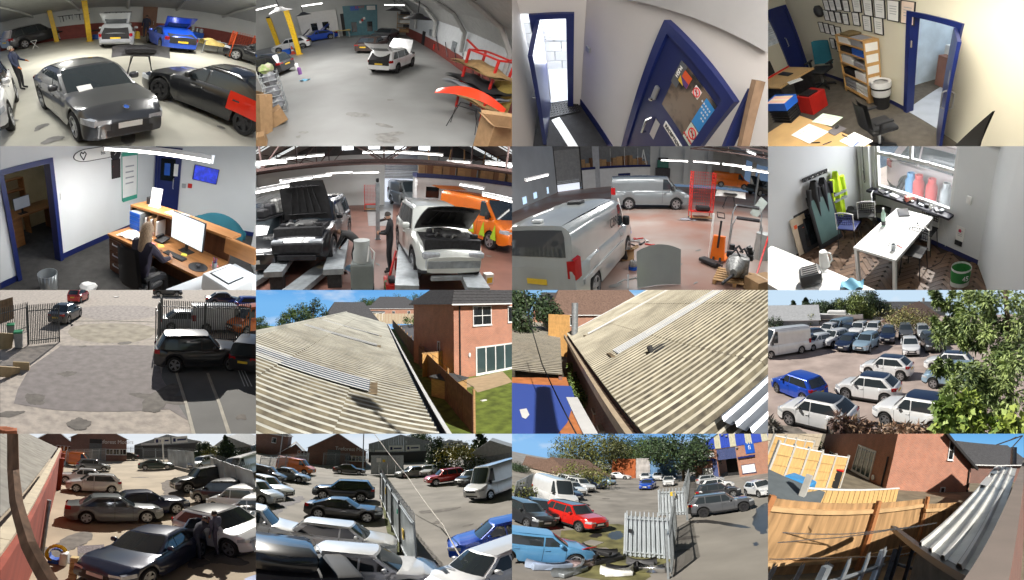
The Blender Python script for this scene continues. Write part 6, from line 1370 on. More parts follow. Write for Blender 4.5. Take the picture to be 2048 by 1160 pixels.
 for k,(x_,m_,l)in en(((990,mat('gas_blue',(.15,.35,.6),.5),'blue gas bottle outside at the left of the window'),(1055,mat('gas_red',(.6,.08,.08),.5),'red gas bottle outside, second from the left'),(1165,mat('gas_red'),'red gas bottle outside, third from the left'),(1290,MSg,'grey gas bottle outside at the right of the window'))):
  q=F+db*bw(x_,330)[0]-nb*.75+Zv(zs-.3);t2=tg('gas_bottle',l,'gas bottle',q);MB().lathe([(.001,0),(.15,.02),(.15,.4),(.08,.5),(.05,.5)],14,'Z').bd('cylinder',m_,t2,50);MB().lathe([(.1,.47),(.1,.58),(.09,.58),(.09,.47)],10,'Z').bd('collar',m_,t2)
 rnd=random.Random(4)
 for k in rg(16):
  x_=wx0+ww*(.03+.94*k/16);s=rnd.uniform(.03,.07);b=MB()
  if k==6:continue
  if k%3==0:b.rbox((-s,-s*.8,0),(s,s*.8,s*1.2),.01)
  elif k%3==1:b.lathe([(.001,0),(s*.6,0),(s*.6,s*1.6),(s*.3,s*2)],8,'Z')
  else:b.obox((0,0,.02),(s*1.6,0,.01),(0,s*.8,0),(0,0,.015))
  o=b.bd(('small_box','small_bottle','tool')[k%3],[MBk,MPa,MDm,MSg][k%4],None,loc=F+db*x_+nb*(.08+.06*rnd.random())+Zv(zs+.002),rz=rnd.random()*3,lb='%s item from the left on the dark window sill'%('first','second','third','fourth','fifth','sixth','x','eighth','ninth','tenth','eleventh','twelfth','thirteenth','fourteenth','fifteenth','last')[k],cat=('box','bottle','tool')[k%3])
 ctn('red and white carton on the window sill',F+db*bw(1150,430)[0]+nb*.1+Zv(zs+.002),.5,(.2,.12,.1),m=mat('red_white_carton',(.6,.3,.25),.7,col2=(.5,.05,.04),scale=3))
 x0,z1=bw(640,30);x1,_=bw(785,30);
 t=pd_('white door with dark glass in the corner of the staff room',F+db*.04+nb*.03,F+db*(wx0-.12)+nb*.03,2.1,MWh);MB().box((.15,-.03,.9),(wx0-.35,-.022,1.9)).bd('dark_pane',MGl,t)
 pts=[G(1050,490,.74),G(1308,572,.74),G(1010,938,.74),G(695,790,.74)]
 ce=sum(pts,Vc())/4;ax=((pts[2]-pts[1])+(pts[3]-pts[0]));ax.z=0;Lt=ax.length/2;ax.normalize();rz=az(ax);Wt=((pts[1]-pts[0]).length+(pts[2]-pts[3]).length)/2
 t=tg('table','white rectangular table with papers and a bottle','table',(ce.x,ce.y,0),rz);MB().rbox((-Lt/2,-Wt/2,.70),(Lt/2,Wt/2,.74),.005).bd('top',MPa,t)
 MB().box((-Lt/2+.05,-Wt/2+.04,.62),(Lt/2-.05,-Wt/2+.06,.70)).box((-Lt/2+.05,Wt/2-.06,.62),(Lt/2-.05,Wt/2-.04,.70)).bd('apron',MPa,t)
 for sx in(-1,1):
  for sy in(-1,1):MB().box((sx*(Lt/2-.04)-.03,sy*(Wt/2-.04)-.03,0),(sx*(Lt/2-.04)+.03,sy*(Wt/2-.04)+.03,.70)).bd('leg',MPa,t)
 tz=.742
 def on(x,y):return G(x,y,tz)
 q=on(925,640);t2=tg('water_bottle','clear green plastic bottle standing on the white table','bottle',q);MB().lathe([(.001,0),(.045,0),(.047,.1),(.043,.12),(.047,.14),(.047,.24),(.02,.3),(.018,.33)],14,'Z').bd('bottle',mat('green_plastic_clear',(.55,.75,.65),.1,alpha=.6),t2,50);MB().lathe([(.001,.35),(.02,.35),(.02,.325)],10,'Z').bd('cap',MWh,t2);MB().lathe([(.0485,.03),(.0485,.11)],14,'Z').bd('label',MDm,t2)
 q=on(1083,535);MB().rbox((-.17,-.12,0),(.17,.12,.02),.005).bd('laptop',MBk,None,loc=q,rz=rz+.6,lb='closed black laptop at the far end of the white table',cat='laptop')
 for k,(x_,y_,m_,l)in en(((1060,600,mat('blue_print',(.25,.5,.75),.7),'blue printed leaflet on the white table'),(1030,640,MPa,'plain sheet beside the blue leaflet'),(1100,640,MSg,'grey folded leaflet on the white table'),(1080,745,MPa,'large open sheet near the table middle'))):sp_(l,on(x_,y_),rz+k,.22,.16,m_)
 q=on(1003,830);t2=tg('mug','grey speckled mug near the table edge','mug',q);MB().lathe([(.001,0),(.04,0),(.042,.1),(.036,.1),(.034,.01),(.001,.01)],14,'Z').bd('cup',MSg,t2,50);MB().tube([(.04,0,.08),(.07,0,.07),(.07,0,.04),(.04,0,.03)],.006,5).bd('mug_handle',MSg,t2)
 MB().bar((-.07,0,.005),(.07,0,.005),.012).bd('pen',MRd,None,loc=on(1050,803),rz=rz+1.2,lb='red pen beside the grey mug',cat='pen')
 MB().bar((-.07,0,.005),(.07,0,.005),.012).bd('spoon',MDm,None,loc=on(965,795),rz=rz+.2,lb='dark spoon left of the grey mug',cat='spoon')
 MB().lathe([(.001,0),(.02,0),(.015,.04),(.001,.05)],8,'Z').bd('figurine',MBk,None,loc=on(1195,630),lb='tiny black figure on the white table',cat='figurine')
 for x_,y_,a,sh,l in((1255,830,90,None,'black perforated chair tucked in at the right, farther one'),(1165,1010,92,None,'black perforated chair tucked in at the right, nearer one'),(920,650,200,None,'black perforated chair at the far end of the table'),(800,690,-60,MBk,'black chair at the left side of the table'),(660,790,-75,MNa,'navy backed chair left of the table')):
  dining_chair(l,G(x_,y_),rz+R(a)+PI,sh)
 def lwp(x,y):q=CUR.W(x,y,F,db);return(q-F).dot(dl),q.z
 s0,z0=lwp(270,280);s1,z1=lwp(465,190);zr=(z0+z1)/2;t2=tg('coat_rail','black coat rail on the left wall','coat rail',F+dl*min(s0,s1)+Zv(zr)+db*.02,az(dl));MB().box((0,-.0,-.04),(abs(s1-s0),.03,.04)).bd('board',MBk,t2)
 for k in rg(5):MB().tube([(abs(s1-s0)*(k+.5)/5,.03,0),(abs(s1-s0)*(k+.5)/5,.1,-.02),(abs(s1-s0)*(k+.5)/5,.12,.03)],.008,5).bd('hook',MSt,t2)
 def cot(l,x,ytop,ybot,w,m):
  s,zt_=lwp(x,ytop);_,zb=lwp(x,ybot);t3=tg('hanging_coat',l,'coat',F+dl*s+db*.12+Zv(zt_),az(dl));h=max(.5,zt_-max(.1,zb));b=MB()
  b.grid(lambda u,v:((u-.5)*w*(.35+.65*min(1,v*3)),.05*sin(u*14)*v+.1*sin(PI*u),-h*v),14,8);b.grid(lambda u,v:((u-.5)*w*(.35+.65*min(1,v*3)),.05*sin(u*14)*v-.07*sin(PI*u),-h*v),14,8);b.bd('cloth',m,t3,70)
  MB().tube([(-w*.42,.05,-.12),(-w*.55,.06,-h*.6)],[.06,.05],7).tube([(w*.42,.05,-.12),(w*.55,.06,-h*.6)],[.06,.05],7).bd('sleeve',m,t3,60);return t3
 hv=mat('hi_vis_yellow',(.55,.75,.03),.7,var=.15,scale=5)
 cot('black coat hanging at the left of the rail',330,275,560,.42,MBk);cot('black jacket hanging in the middle of the rail',400,250,520,.4,mat('charcoal_cloth',(.02,.02,.024),.9));t3=cot('bright yellow high-visibility jacket on the rail',505,200,560,.36,hv)
 MB().box((-.19,-.1,-.48),(.19,.125,-.43)).box((-.19,-.1,-.62),(.19,.125,-.57)).bd('reflective_band',MSg,t3)
 q=G(510,780);t2=tg('leaning_windscreen','dark framed glass car panel leaning by the coats','glass panel',q,az(dl)+PI,rx=R(-12));MB().rbox((-.35,-.03,0),(.35,.03,1.15),.03).bd('frame',MBk,t2);MB().box((-.28,-.036,.12),(.28,-.031,1.05)).bd('glass',mat('greenish_glass',(.12,.2,.19),.1,spec=.8),t2)
 q=G(400,800);t2=tg('leaning_windscreen','second dark car panel behind the framed glass','glass panel',q,az(dl)+PI,rx=R(-12));MB().rbox((-.4,-.02,0),(.3,.02,.85),.03).bd('frame',MTr,t2);MB().prism([(-.3,-.025,.1),(.2,-.025,.1),(.2,-.025,.7),(-.2,-.025,.75)],(0,.004,0)).bd('glass',MGl,t2)
 q=G(305,850);t2=tg('display_board','beige board with orange marks leaning on the wall','board',q,az(dl)+PI,rx=R(-8));MB().box((-.2,-.01,0),(.2,.01,.8)).bd('board',mat('beige_panel',(.55,.45,.33),.8),t2)
 for x_,z_ in((-.1,.62),(.1,.5),(.05,.2)):MB().box((x_-.04,-.016,z_-.04),(x_+.04,-.011,z_+.04)).bd('orange_mark',mat('orange_red',(.75,.1,.02),.6),t2)
 q=G(170,880);t2=tg('glass_sheet','grey sheet of glass leaning at the far left','glass sheet',q,az(dl)+PI,rx=R(-10));MB().box((-.28,-.012,0),(.28,.012,.95)).bd('sheet',mat('grey_glass',(.25,.32,.34),.15),t2)
 for k,(x_,y_)in en(((640,560),(600,600),(690,610))):MB().ball((0,0,.22),(.22,.2,.24),10,6,jit=.12).bd('kit_bag',MBk,None,50,loc=G(x_,y_+40),lb=('black kit bag nearest the corner door','black kit bag below the yellow jacket','black kit bag beside the far chair')[k],cat='bag')
 a,e=G(395,950,.9),G(900,1170,.9);d=e-a;d.z=0;d.normalize();n=Vc((d.y,-d.x,0));t2=tg('worktop','white worktop along the bottom left of the staff room','worktop',(a.x,a.y,0),az(d));MB().box((-1.2,-.75,.86),(3.0,0,.9)).bd('top',MPa,t2);MB().box((-1.2,-.72,0),(3.0,-.03,.86)).bd('cupboard',MWw,t2)
 q=G(350,1090,.9);t2=tg('toaster','dark grey four-slot toaster on the worktop','toaster',q,az(d)+.9);MB().rbox((-.17,-.13,.01),(.17,.13,.2),.05).bd('body',mat('grey_enamel',(.09,.095,.1),.3),t2,40);MB().rbox((-.13,-.1,.2),(.13,.1,.206),.004).bd('top_plate',MSt,t2)
 for k in rg(4):MB().box((-.11,-.085+.05*k,.205),(.11,-.06+.05*k,.2085)).bd('slot',MBk,t2)
 q=G(455,960,.9);t2=tg('kettle','white electric kettle behind the toaster','kettle',q);MB().lathe([(.001,0),(.085,0),(.08,.1),(.06,.22),(.055,.24),(.001,.25)],16,'Z').bd('jug',MPa,t2,50);MB().tube([(.06,0,.22),(.12,0,.2),(.13,0,.1),(.085,0,.05)],.014,6).bd('handle',MWw,t2)
 q=G(675,1120,.9);MB().grid(lambda u,v:(-.16+.32*u,-.1+.2*v,.03+.03*sin(9*u+4*v)),12,8).bd('blue_cloth',mat('blue_cloth'),None,70,loc=q,lb='crumpled blue cloth on the worktop',cat='cloth')
 q=G(1530,1100);t2=tg('shopping_bag','green and white shopping bag in the right corner','bag',q,.3);MB().loft([[(.2*cos(2*PI*k/16)*(1+.05*sin(5*k)),.15*sin(2*PI*k/16),z)for k in rg(16)]for z in(0,.1)],True).bd('base',mat('bag_white',(.7,.72,.7),.6),t2,50);MB().loft([[(.2*s*cos(2*PI*k/16)*(1+.05*sin(5*k)),.15*s*sin(2*PI*k/16),z)for k in rg(16)]for z,s in((.1,1),(.25,1.08),(.32,1.05))],True).bd('side',mat('bag_green',(.03,.22,.05),.6),t2,50);MB().loft([[(.21*s*cos(2*PI*k/16),.16*s*sin(2*PI*k/16),z)for k in rg(16)]for z,s in((.32,1.0),(.36,.98))],True).bd('rim',mat('bag_white'),t2);lt('45',.14,MWh,t2,(.02,-.165,.2))
 q=G(1620,860);ctn('grey box against the right wall with a blue tin on it',q,rz,(.3,.25,.4),m=MSg);MB().rbox((-.07,-.05,0),(.07,.05,.14),.01).bd('blue_carton',MBl,None,loc=q+Zv(.405),rz=.3,lb='blue and red small carton on the grey box',cat='carton')
 x_,z_=bw(1540,700);frm('white notice with pink badge low on the right wall',F,db,nb,x_,z_,.2,.3,name='wall_notice',cat='notice',fm=MPa,fw=.005)
 x_,z_=bw(1540,675);MB().lathe([(.001,-.006),(.035,-.006),(.035,0)],12,'Y').bd('badge',mat('crimson',(.5,.02,.08),.6),None,loc=F+db*x_+nb*.022+Zv(z_),rz=az(db),lb='crimson round badge on the low wall notice',cat='badge')
 x_,z_=bw(1615,430);MB().rbox((-.06,-.06,-.08),(.06,0,.08),.02).bd('soap_dispenser',MPa,None,40,loc=F+db*x_+Zv(z_),rz=az(db),lb='white dispenser on the right wall',cat='dispenser')
 x_,z_=bw(1525,775);MB().rbox((-.09,-.03,-.05),(.09,0,.05),.01).bd('wall_socket',MBk,None,loc=F+db*x_+Zv(z_),rz=az(db),lb='black double socket near the floor',cat='socket')
 b=MB();pp=[F+db*bw(x,y)[0]+nb*.02+Vc((0,0,bw(x,y)[1]))for x,y in((1400,520),(1405,640),(1440,740),(1420,800))];b.tube(pp,.006,4);b.bd('hanging_cable',MPa,None,lb='thin white cable hanging from the sill',cat='cable')
 MB().tube([G(x,y,.015)for x,y in((1430,850),(1380,930),(1300,975),(1240,990))],.008,4).bd('floor_cable',MBk,None,lb='black cable lying along the parquet',cat='cable')
 ll(c,F+db*(wx0+ww*.5)-nb*.25+Zv(zs+hh*.5),(ww*.95,hh*.95),110,(.95,.97,1),aim=(nb.x,nb.y,-.35))
 sl=bpy.data.lights.new('sun','SUN');sl.energy=5;sl.angle=R(.5);sl.color=(1,.95,.87);o=bpy.data.objects.new('sun',sl);scene.collection.objects.link(o);d=c.rot.to_3x3()@(-nb*.75+db*-.25+Zv(.95)).normalized();o.rotation_euler=(-d).to_track_quat('-Z','Y').to_euler();o.light_linking.receiver_collection=c.coll;o.light_linking.blocker_collection=c.coll
 # second row, second and third views: the workshop
M_PANELW=mat('pale_block_wall',(.56,.58,.58),.8,var=.07,scale=.6,bump=.15)
M_REDFLOOR=mat('red_painted_floor',(.20,.095,.07),.5,var=.25,scale=.8,bump=.05,dt=9)
def truss(name,x0,x1,y,z,rise,m):
 b=MB();xm=(x0+x1)/2;b.bar((x0,y,z),(x1,y,z),.07);b.bar((x0,y,z),(xm,y,z+rise),.09);b.bar((x1,y,z),(xm,y,z+rise),.09)
 n=6
 for k in rg(1,n):xa=lerp(x0,x1,k/n);zt=z+rise*(1-abs(xa-xm)/(xm-x0));b.bar((xa,y,z),(xa,y,zt),.05);xb=lerp(x0,x1,(k+(1 if xa<xm-.01 else-1))/n);b.bar((xa,y,zt),(xb,y,z),.04)if 0<k<n else None
 return b.bd(name,m,**ST)
def car_lift(lb,p,rz,L=4.6,h=.55):
 t=tg('drive_on_lift',lb,'vehicle lift',p,rz)
 for s in(-1,1):
  MB().box((s*.85-.28,-L/2,h-.14),(s*.85+.28,L/2,h)).bd('runway',MSg,t);MB().lathe([(.001,h+.012),(.16,h+.012),(.18,h+.001)],16,'Z',(s*.85,L/2-.5,0)).bd('turn_plate',mat('buff_plate',(.4,.36,.26),.5),t);MB().box((s*.85-.2,-L/2+.2,0),(s*.85+.2,-L/2+.5,h-.14)).box((s*.85-.2,L/2-.6,0),(s*.85+.2,L/2-.3,h-.14)).bd('support',MDm,t)
 return t
@pb('22')
def workshop_22():
 c=place(1,1,170,2.9)
 ground(c,M_REDFLOOR,'floor',far=34);yb=25.5
 fp=mat('pale_grey_floor',(.30,.30,.30),.4,var=.15);ptc('pale_floor',[G(880,400),G(1100,400),G(1090,640),G(900,640)],fp,.005)
 xl,x0,x1,xr=CUR.Y(540,300,yb).x-6,CUR.Y(1030,300,yb).x,CUR.Y(1285,300,yb).x,CUR.Y(1600,300,yb).x+6
 zd=CUR.Y(1150,260,yb).z;zt=CUR.Y(1150,110,yb).z
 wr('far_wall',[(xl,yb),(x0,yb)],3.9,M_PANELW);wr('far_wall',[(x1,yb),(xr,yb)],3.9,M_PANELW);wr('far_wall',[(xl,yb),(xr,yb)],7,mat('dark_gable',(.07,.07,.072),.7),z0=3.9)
 t=tg('roller_door','half raised roller shutter at the far end of the workshop','shutter',(x0,yb,0));w=x1-x0;n=16
 for k in rg(n):z=lerp(zd,3.9,k/n);MB().rbox((0,-.05,z),(w,.03,z+(3.9-zd)/n-.015),.015).bd('slat',mat('grey_slat',(.33,.34,.35),.4,.4),t)
 MB().box((-.1,-.12,3.9),(w+.1,.12,4.15)).bd('shutter_box',MNa,t)
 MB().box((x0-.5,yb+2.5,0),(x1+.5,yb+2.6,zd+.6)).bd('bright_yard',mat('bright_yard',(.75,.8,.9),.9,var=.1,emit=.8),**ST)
 for k,x in en((735,945,1155,1345)):p=CUR.Y(x,55,yb-.05);MB().box((p.x-.45,yb-.06,4.3),(p.x+.45,yb-.03,7)).bd('roof_window',mat('bright_rooflight',(.9,.95,1),.5,var=0,emit=2.2),None,lb='%s bright gable window from the left above the shutter'%ORD[k],cat='window')
 roof=mat('grey_roof_sheet',(.30,.31,.31),.8,var=.1);XL,XR=-11,11
 MB().loft([[(XL,y,3.05),(0,y,6.8),(XR,y,3.05)]for y in(3,14,yb)],closed=False).bd('roof',roof,**ST)
 for s in(-1,1):
  for k in rg(4):b=MB();y=7+4.8*k;b.add([(s*4,y,6.8-4*.341-.05),(s*4,y+1.0,6.8-4*.341-.05),(s*9.5,y+1.0,6.8-9.5*.341-.05),(s*9.5,y,6.8-9.5*.341-.05)],[(0,1,2,3)]);b.bd('roof_light',mat('soft_rooflight',(.8,.85,.85),.6,emit=.7),None,lb='translucent roof sheet, %s on the %s slope'%(('nearest','second','third','farthest')[k],'left'if s<0 else'right'),cat='rooflight')
 for k,y in en((9,13,17,21)):truss('roof_truss',XL,XR,y,3.1,3.5,mat('brown_steel',(.05,.025,.022),.6))
 wr('side_wall',[(XL,2),(XL,yb)],3.2,M_PANELW);wr('side_wall',[(XR,yb),(XR,2)],3.2,M_PANELW)
 lg=[(80,140,9,'left wall tube lamp, nearest and highest'),(375,88,14,'tube lamp hanging at the upper left'),(85,352,8,'left wall tube lamp at bonnet height, nearest'),(330,270,11,'left wall tube lamp, second'),(530,240,16,'left wall tube lamp, third'),(665,215,22,'far wall tube lamp, left'),(880,213,23,'far wall tube lamp, right'),(1180,55,14,'long tube lamp before the roller shutter'),(1620,132,14,'tube lamp at the upper right'),(1985,152,10,'tube lamp at the right edge, upper'),(1725,325,14,'right wall tube lamp above the orange van'),(1970,425,9,'right wall tube lamp, nearest')]
 for k,(x,y,dist,l)in en(lg):
  p=CUR.D(x,y,dist);tl_(l,p,(1,.1,0)if 4<k<8 or k==1 else(.35 if x<1024 else-.35,1,0),1.9 if k!=7 else 3.6,group='tube lamps of the workshop')
 for p in((-4,8,4.2),(4,8,4.2),(0,14,4.6),(0,20,4.6)):ll(c,p,(3,1),290,(1,.98,.95))
 ll(c,(0,3,4.6),(4,1),120,(1,.98,.95),aim=(0,.55,-.8))  # added fill aimed into the workshop, without a fitting
 car_lift('drive-on lift under the dark SUV with raised bonnet',G(480,950),R(4));cp=G(510,905);cp.z=.35
 t=car('suv','black',cp,184,'dark SUV with huge raised bonnet and open engine bay',skip=('grille','headlight'));obn(t,'suv',mat('bonnet_liner',(.02,.02,.022),.85,var=.3,scale=6),paint(PAINTS['black']),68)
 MB().rbox((-.8,2.2,.45),(.8,2.32,.75),.05).box((-.6,2.3,.3),(.6,2.38,.42)).bd('crash_bar',MDm,t)
 for s in(-1,1):MB().rbox((s*.6-.2,2.1,.68),(s*.6+.2,2.3,.82),.04).bd('loose_headlight',M_LAMPG,t)
 car_lift('drive-on lift under the stripped white car',G(1420,1040),R(-4));cp=G(1395,985);cp.z=.25
 t=car('suv','offwhite',cp,174,'stripped off-white car with bonnet raised and front end removed',skip=('grille','headlight','windscreen'));obn(t,'suv',MTr,paint(PAINTS['offwhite']),30)
 MB().rbox((-.75,2.15,.45),(.75,2.28,.7),.05).rbox((-.6,2.2,.2),(.6,2.3,.32),.03).bd('crash_bar',MSg,t)
 for s in(-1,1):MB().rbox((s*.6-.22,2.08,.7),(s*.6+.22,2.26,.84),.04).bd('loose_headlight',M_LAMPG,t)
 t=car('van','midgrey',G(1205,480),165,'grey van standing in front of the roller shutter')
 t=car('van','orange',G(1800,745),158,'orange van with lime chevrons at the right of the workshop')
 b=MB()
 for k in rg(3):b.prism([(.985+.02,.2+.75*k,.45),(.985+.02,.6+.75*k,.45),(.985+.02,.45+.75*k,1.05)],(.004,0,0))
 for k in rg(3):b.prism([(-.985-.02,.2+.75*k,.45),(-.985-.02,.6+.75*k,.45),(-.985-.02,.45+.75*k,1.05)],(-.004,0,0))
 b.bd('lime_chevron',mat('lime_reflective',(.45,.65,.03),.5),t);MB().grid(lambda u,v:(-.9+1.8*u,-2.6-1.0*v,1.95+.12*v),4,3).bd('raised_tailgate',paint(PAINTS['orange']),t)
 t=car('van','palegrey',G(770,395),92,'pale grey van with lettering behind the dark SUV');lt('CBRE',.42,MTr,t,(1.02,-.6,1.45),rz=PI/2)
 t=car('van','darkgrey',G(130,900),172,'dark grey van with ladder rack at the left edge');b=MB()
 for k in rg(7):b.bar((-.8,-2.2+.55*k,2.12),(.8,-2.2+.55*k,2.12),.04)
 for s in(-.8,-.3,.3,.8):b.bar((s,-2.3,2.16),(s,1.2,2.16),.04)
 b.bd('ladder_rack',MSt,t)
 stains(10,640,3,.05,.25)
 psn('person in black standing by the white car looking at a tablet',dict(neck=(0,.02,1.47),head=(0,.07,1.57),top=(0,.1,1.68),lel=(-.24,.08,1.15),lwr=(-.08,.3,1.12),lha=(-.04,.36,1.12),rel=(.24,.08,1.15),rwr=(.1,.3,1.12),rha=(.06,.36,1.12)),dict(top=(.018,.018,.022),leg=(.018,.018,.022)),G(1070,1010),R(80))
 psn('person in black bending over the wheel of the dark SUV',dict(pelvis=(0,-.1,.85),belly=(0,.08,.98),chest=(0,.28,1.08),neck=(0,.42,1.1),head=(0,.52,1.08),top=(0,.63,1.1),lsh=(-.19,.32,1.06),rsh=(.19,.32,1.06),lel=(-.24,.45,.82),lwr=(-.18,.6,.65),lha=(-.16,.65,.57),rel=(.24,.45,.82),rwr=(.18,.6,.65),rha=(.16,.65,.57),lhi=(-.1,-.1,.8),rhi=(.1,-.1,.8)),dict(top=(.02,.02,.02),leg=(.02,.02,.02)),G(800,990),R(70))
 lp_('slim grey lift column in the middle of the workshop',G(975,745),2.3,MSg,.2,.16)
 q=G(855,1160);t=tg('coolant_machine','grey wheeled service machine with round tank in the foreground','machine',q);MB().rbox((-.3,-.25,.1),(.3,.25,.75),.06).bd('body',mat('grey_machine',(.16,.18,.17),.5),t);MB().lathe([(.001,.75),(.25,.75),(.24,.95),(.2,1.05),(.21,1.25),(.001,1.27)],18,'Z').bd('tank',mat('grey_plastic',(.32,.34,.33),.5),t,40);MB().tube([(.28,-.1,.6),(.33,-.15,1.0),(.2,-.2,1.15),(.15,-.22,.8)],.02,6).bd('hose',MPa,t,60)
 for s in(-1,1):MB().lathe([(.001,-.03),(.1,-.03),(.1,.03),(.001,.03)],10,'X',(s*.28,0,.1)).bd('wheel',M_TYRE,t)
 q=G(1080,1130);t=tg('trolley_jack','red trolley jack lying beside the white car','jack',q,.1);MB().rbox((-.18,-.35,.05),(.18,.35,.2),.03).bd('frame',MRd,t);MB().bar((0,.3,.2),(.2,.5,.8),.05).bd('handle',MRd,t);MB().rbox((-.1,-.3,.2),(.1,0,.32),.03).bd('arm',MDm,t)
 q=G(1140,985);MB().rbox((-.12,-.1,0),(.12,.1,.35),.02).bd('red_can',MRd,None,loc=q,lb='red box standing by the white car front wheel',cat='box')
 q=G(740,1000);MB().grid(lambda u,v:(-.35+.7*u,-.25+.5*v,.05+.07*sin(7*u+4*v)),12,9).bd('blue_sheet',mat('pale_blue_cloth',(.25,.42,.58),.85),None,60,loc=q,lb='crumpled pale blue sheet on the workshop floor',cat='cloth')
 q=G(1055,1140);t=tg('paint_tin','green and red tin beside the trolley jack','tin',q);MB().lathe([(.001,0),(.1,0),(.1,.2),(.001,.2)],12,'Z').bd('tin',mat('green_tin',(.05,.3,.1),.4),t,40)
 ctr('red wire cage trolley behind the lift column',G(925,520),.05,1.0,.6,1.75)
 q=G(1400,470);t=tg('step_ladder','white ladder leaning at the mezzanine','ladder',q,.1);
 for s in(-.22,.22):MB().bar((s,0,0),(s,.6,2.6),.05).bd('stile',MPa,t)
 for k in rg(9):b=MB();f=(k+.5)/9;b.bar((-.22,.6*f,2.6*f),(.22,.6*f,2.6*f),.035);b.bd('rung',MPa,t)
 mz0=CUR.Y(1290,300,19.5);t=tg('mezzanine_office','white office block with blue edge below stored boxes','mezzanine',(mz0.x,19.5,0));MB().box((0,0,0),(7.5,3,2.35)).bd('wall',MWh,t);MB().box((-.05,-.08,2.35),(7.5,3,2.6)).bd('blue_edge',MNa,t);wdw(t,(1.0,0,1.5),(0,-1,0),1.0,.8,1,1)
 rnd=random.Random(6)
 for k in rg(14):
  x=.3+.5*k+rnd.uniform(-.1,.1);s=(rnd.uniform(.35,.6),.5,rnd.uniform(.35,.9));ctn('%s brown box from the left on the mezzanine'%ORD[k],(mz0.x+x,19.9,2.6),rnd.uniform(-.2,.2),s,m=[MCa,mat('dark_card',(.25,.13,.07),.85),MWo][k%3])
 for k in rg(5):MB().bar((0,0,0),(.3*(k%2)-.1,.2,1.5+.1*k),.12,.06).bd('timber_length',MWo,None,loc=(mz0.x+.9+1.2*k,20.6,2.6),lb='%s upright timber from the left on the mezzanine'%ORD[k],cat='timber')
 q=CUR.D(185,430,10);t=tg('parts_shelf','shelf of dark spare parts on the left wall','shelf',(q.x,q.y,1.7),R(75));MB().box((-1.2,-.2,0),(1.2,.2,.05)).bd('board',MDm,t)
 for k in rg(6):MB().rbox((-1.1+.38*k,-.15,.06),(-.8+.38*k,.15,.3+.1*(k%3)),.05).bd('spare_part',[MTr,MDm,MEn][k%3],t)
 q=G(1850,1100);t=tg('number_box','white and yellow notice box at the right foreground','box',q,.3);MB().rbox((-.15,-.1,0),(.15,.1,.3),.02).bd('box',MPa,t);MB().box((-.1,-.105,.05),(.1,-.1,.2)).bd('yellow_label',M_PLATEY,t)
 car_lift('empty lift runway at the lower left foreground',G(205,1120),R(-14),3.2,.25)
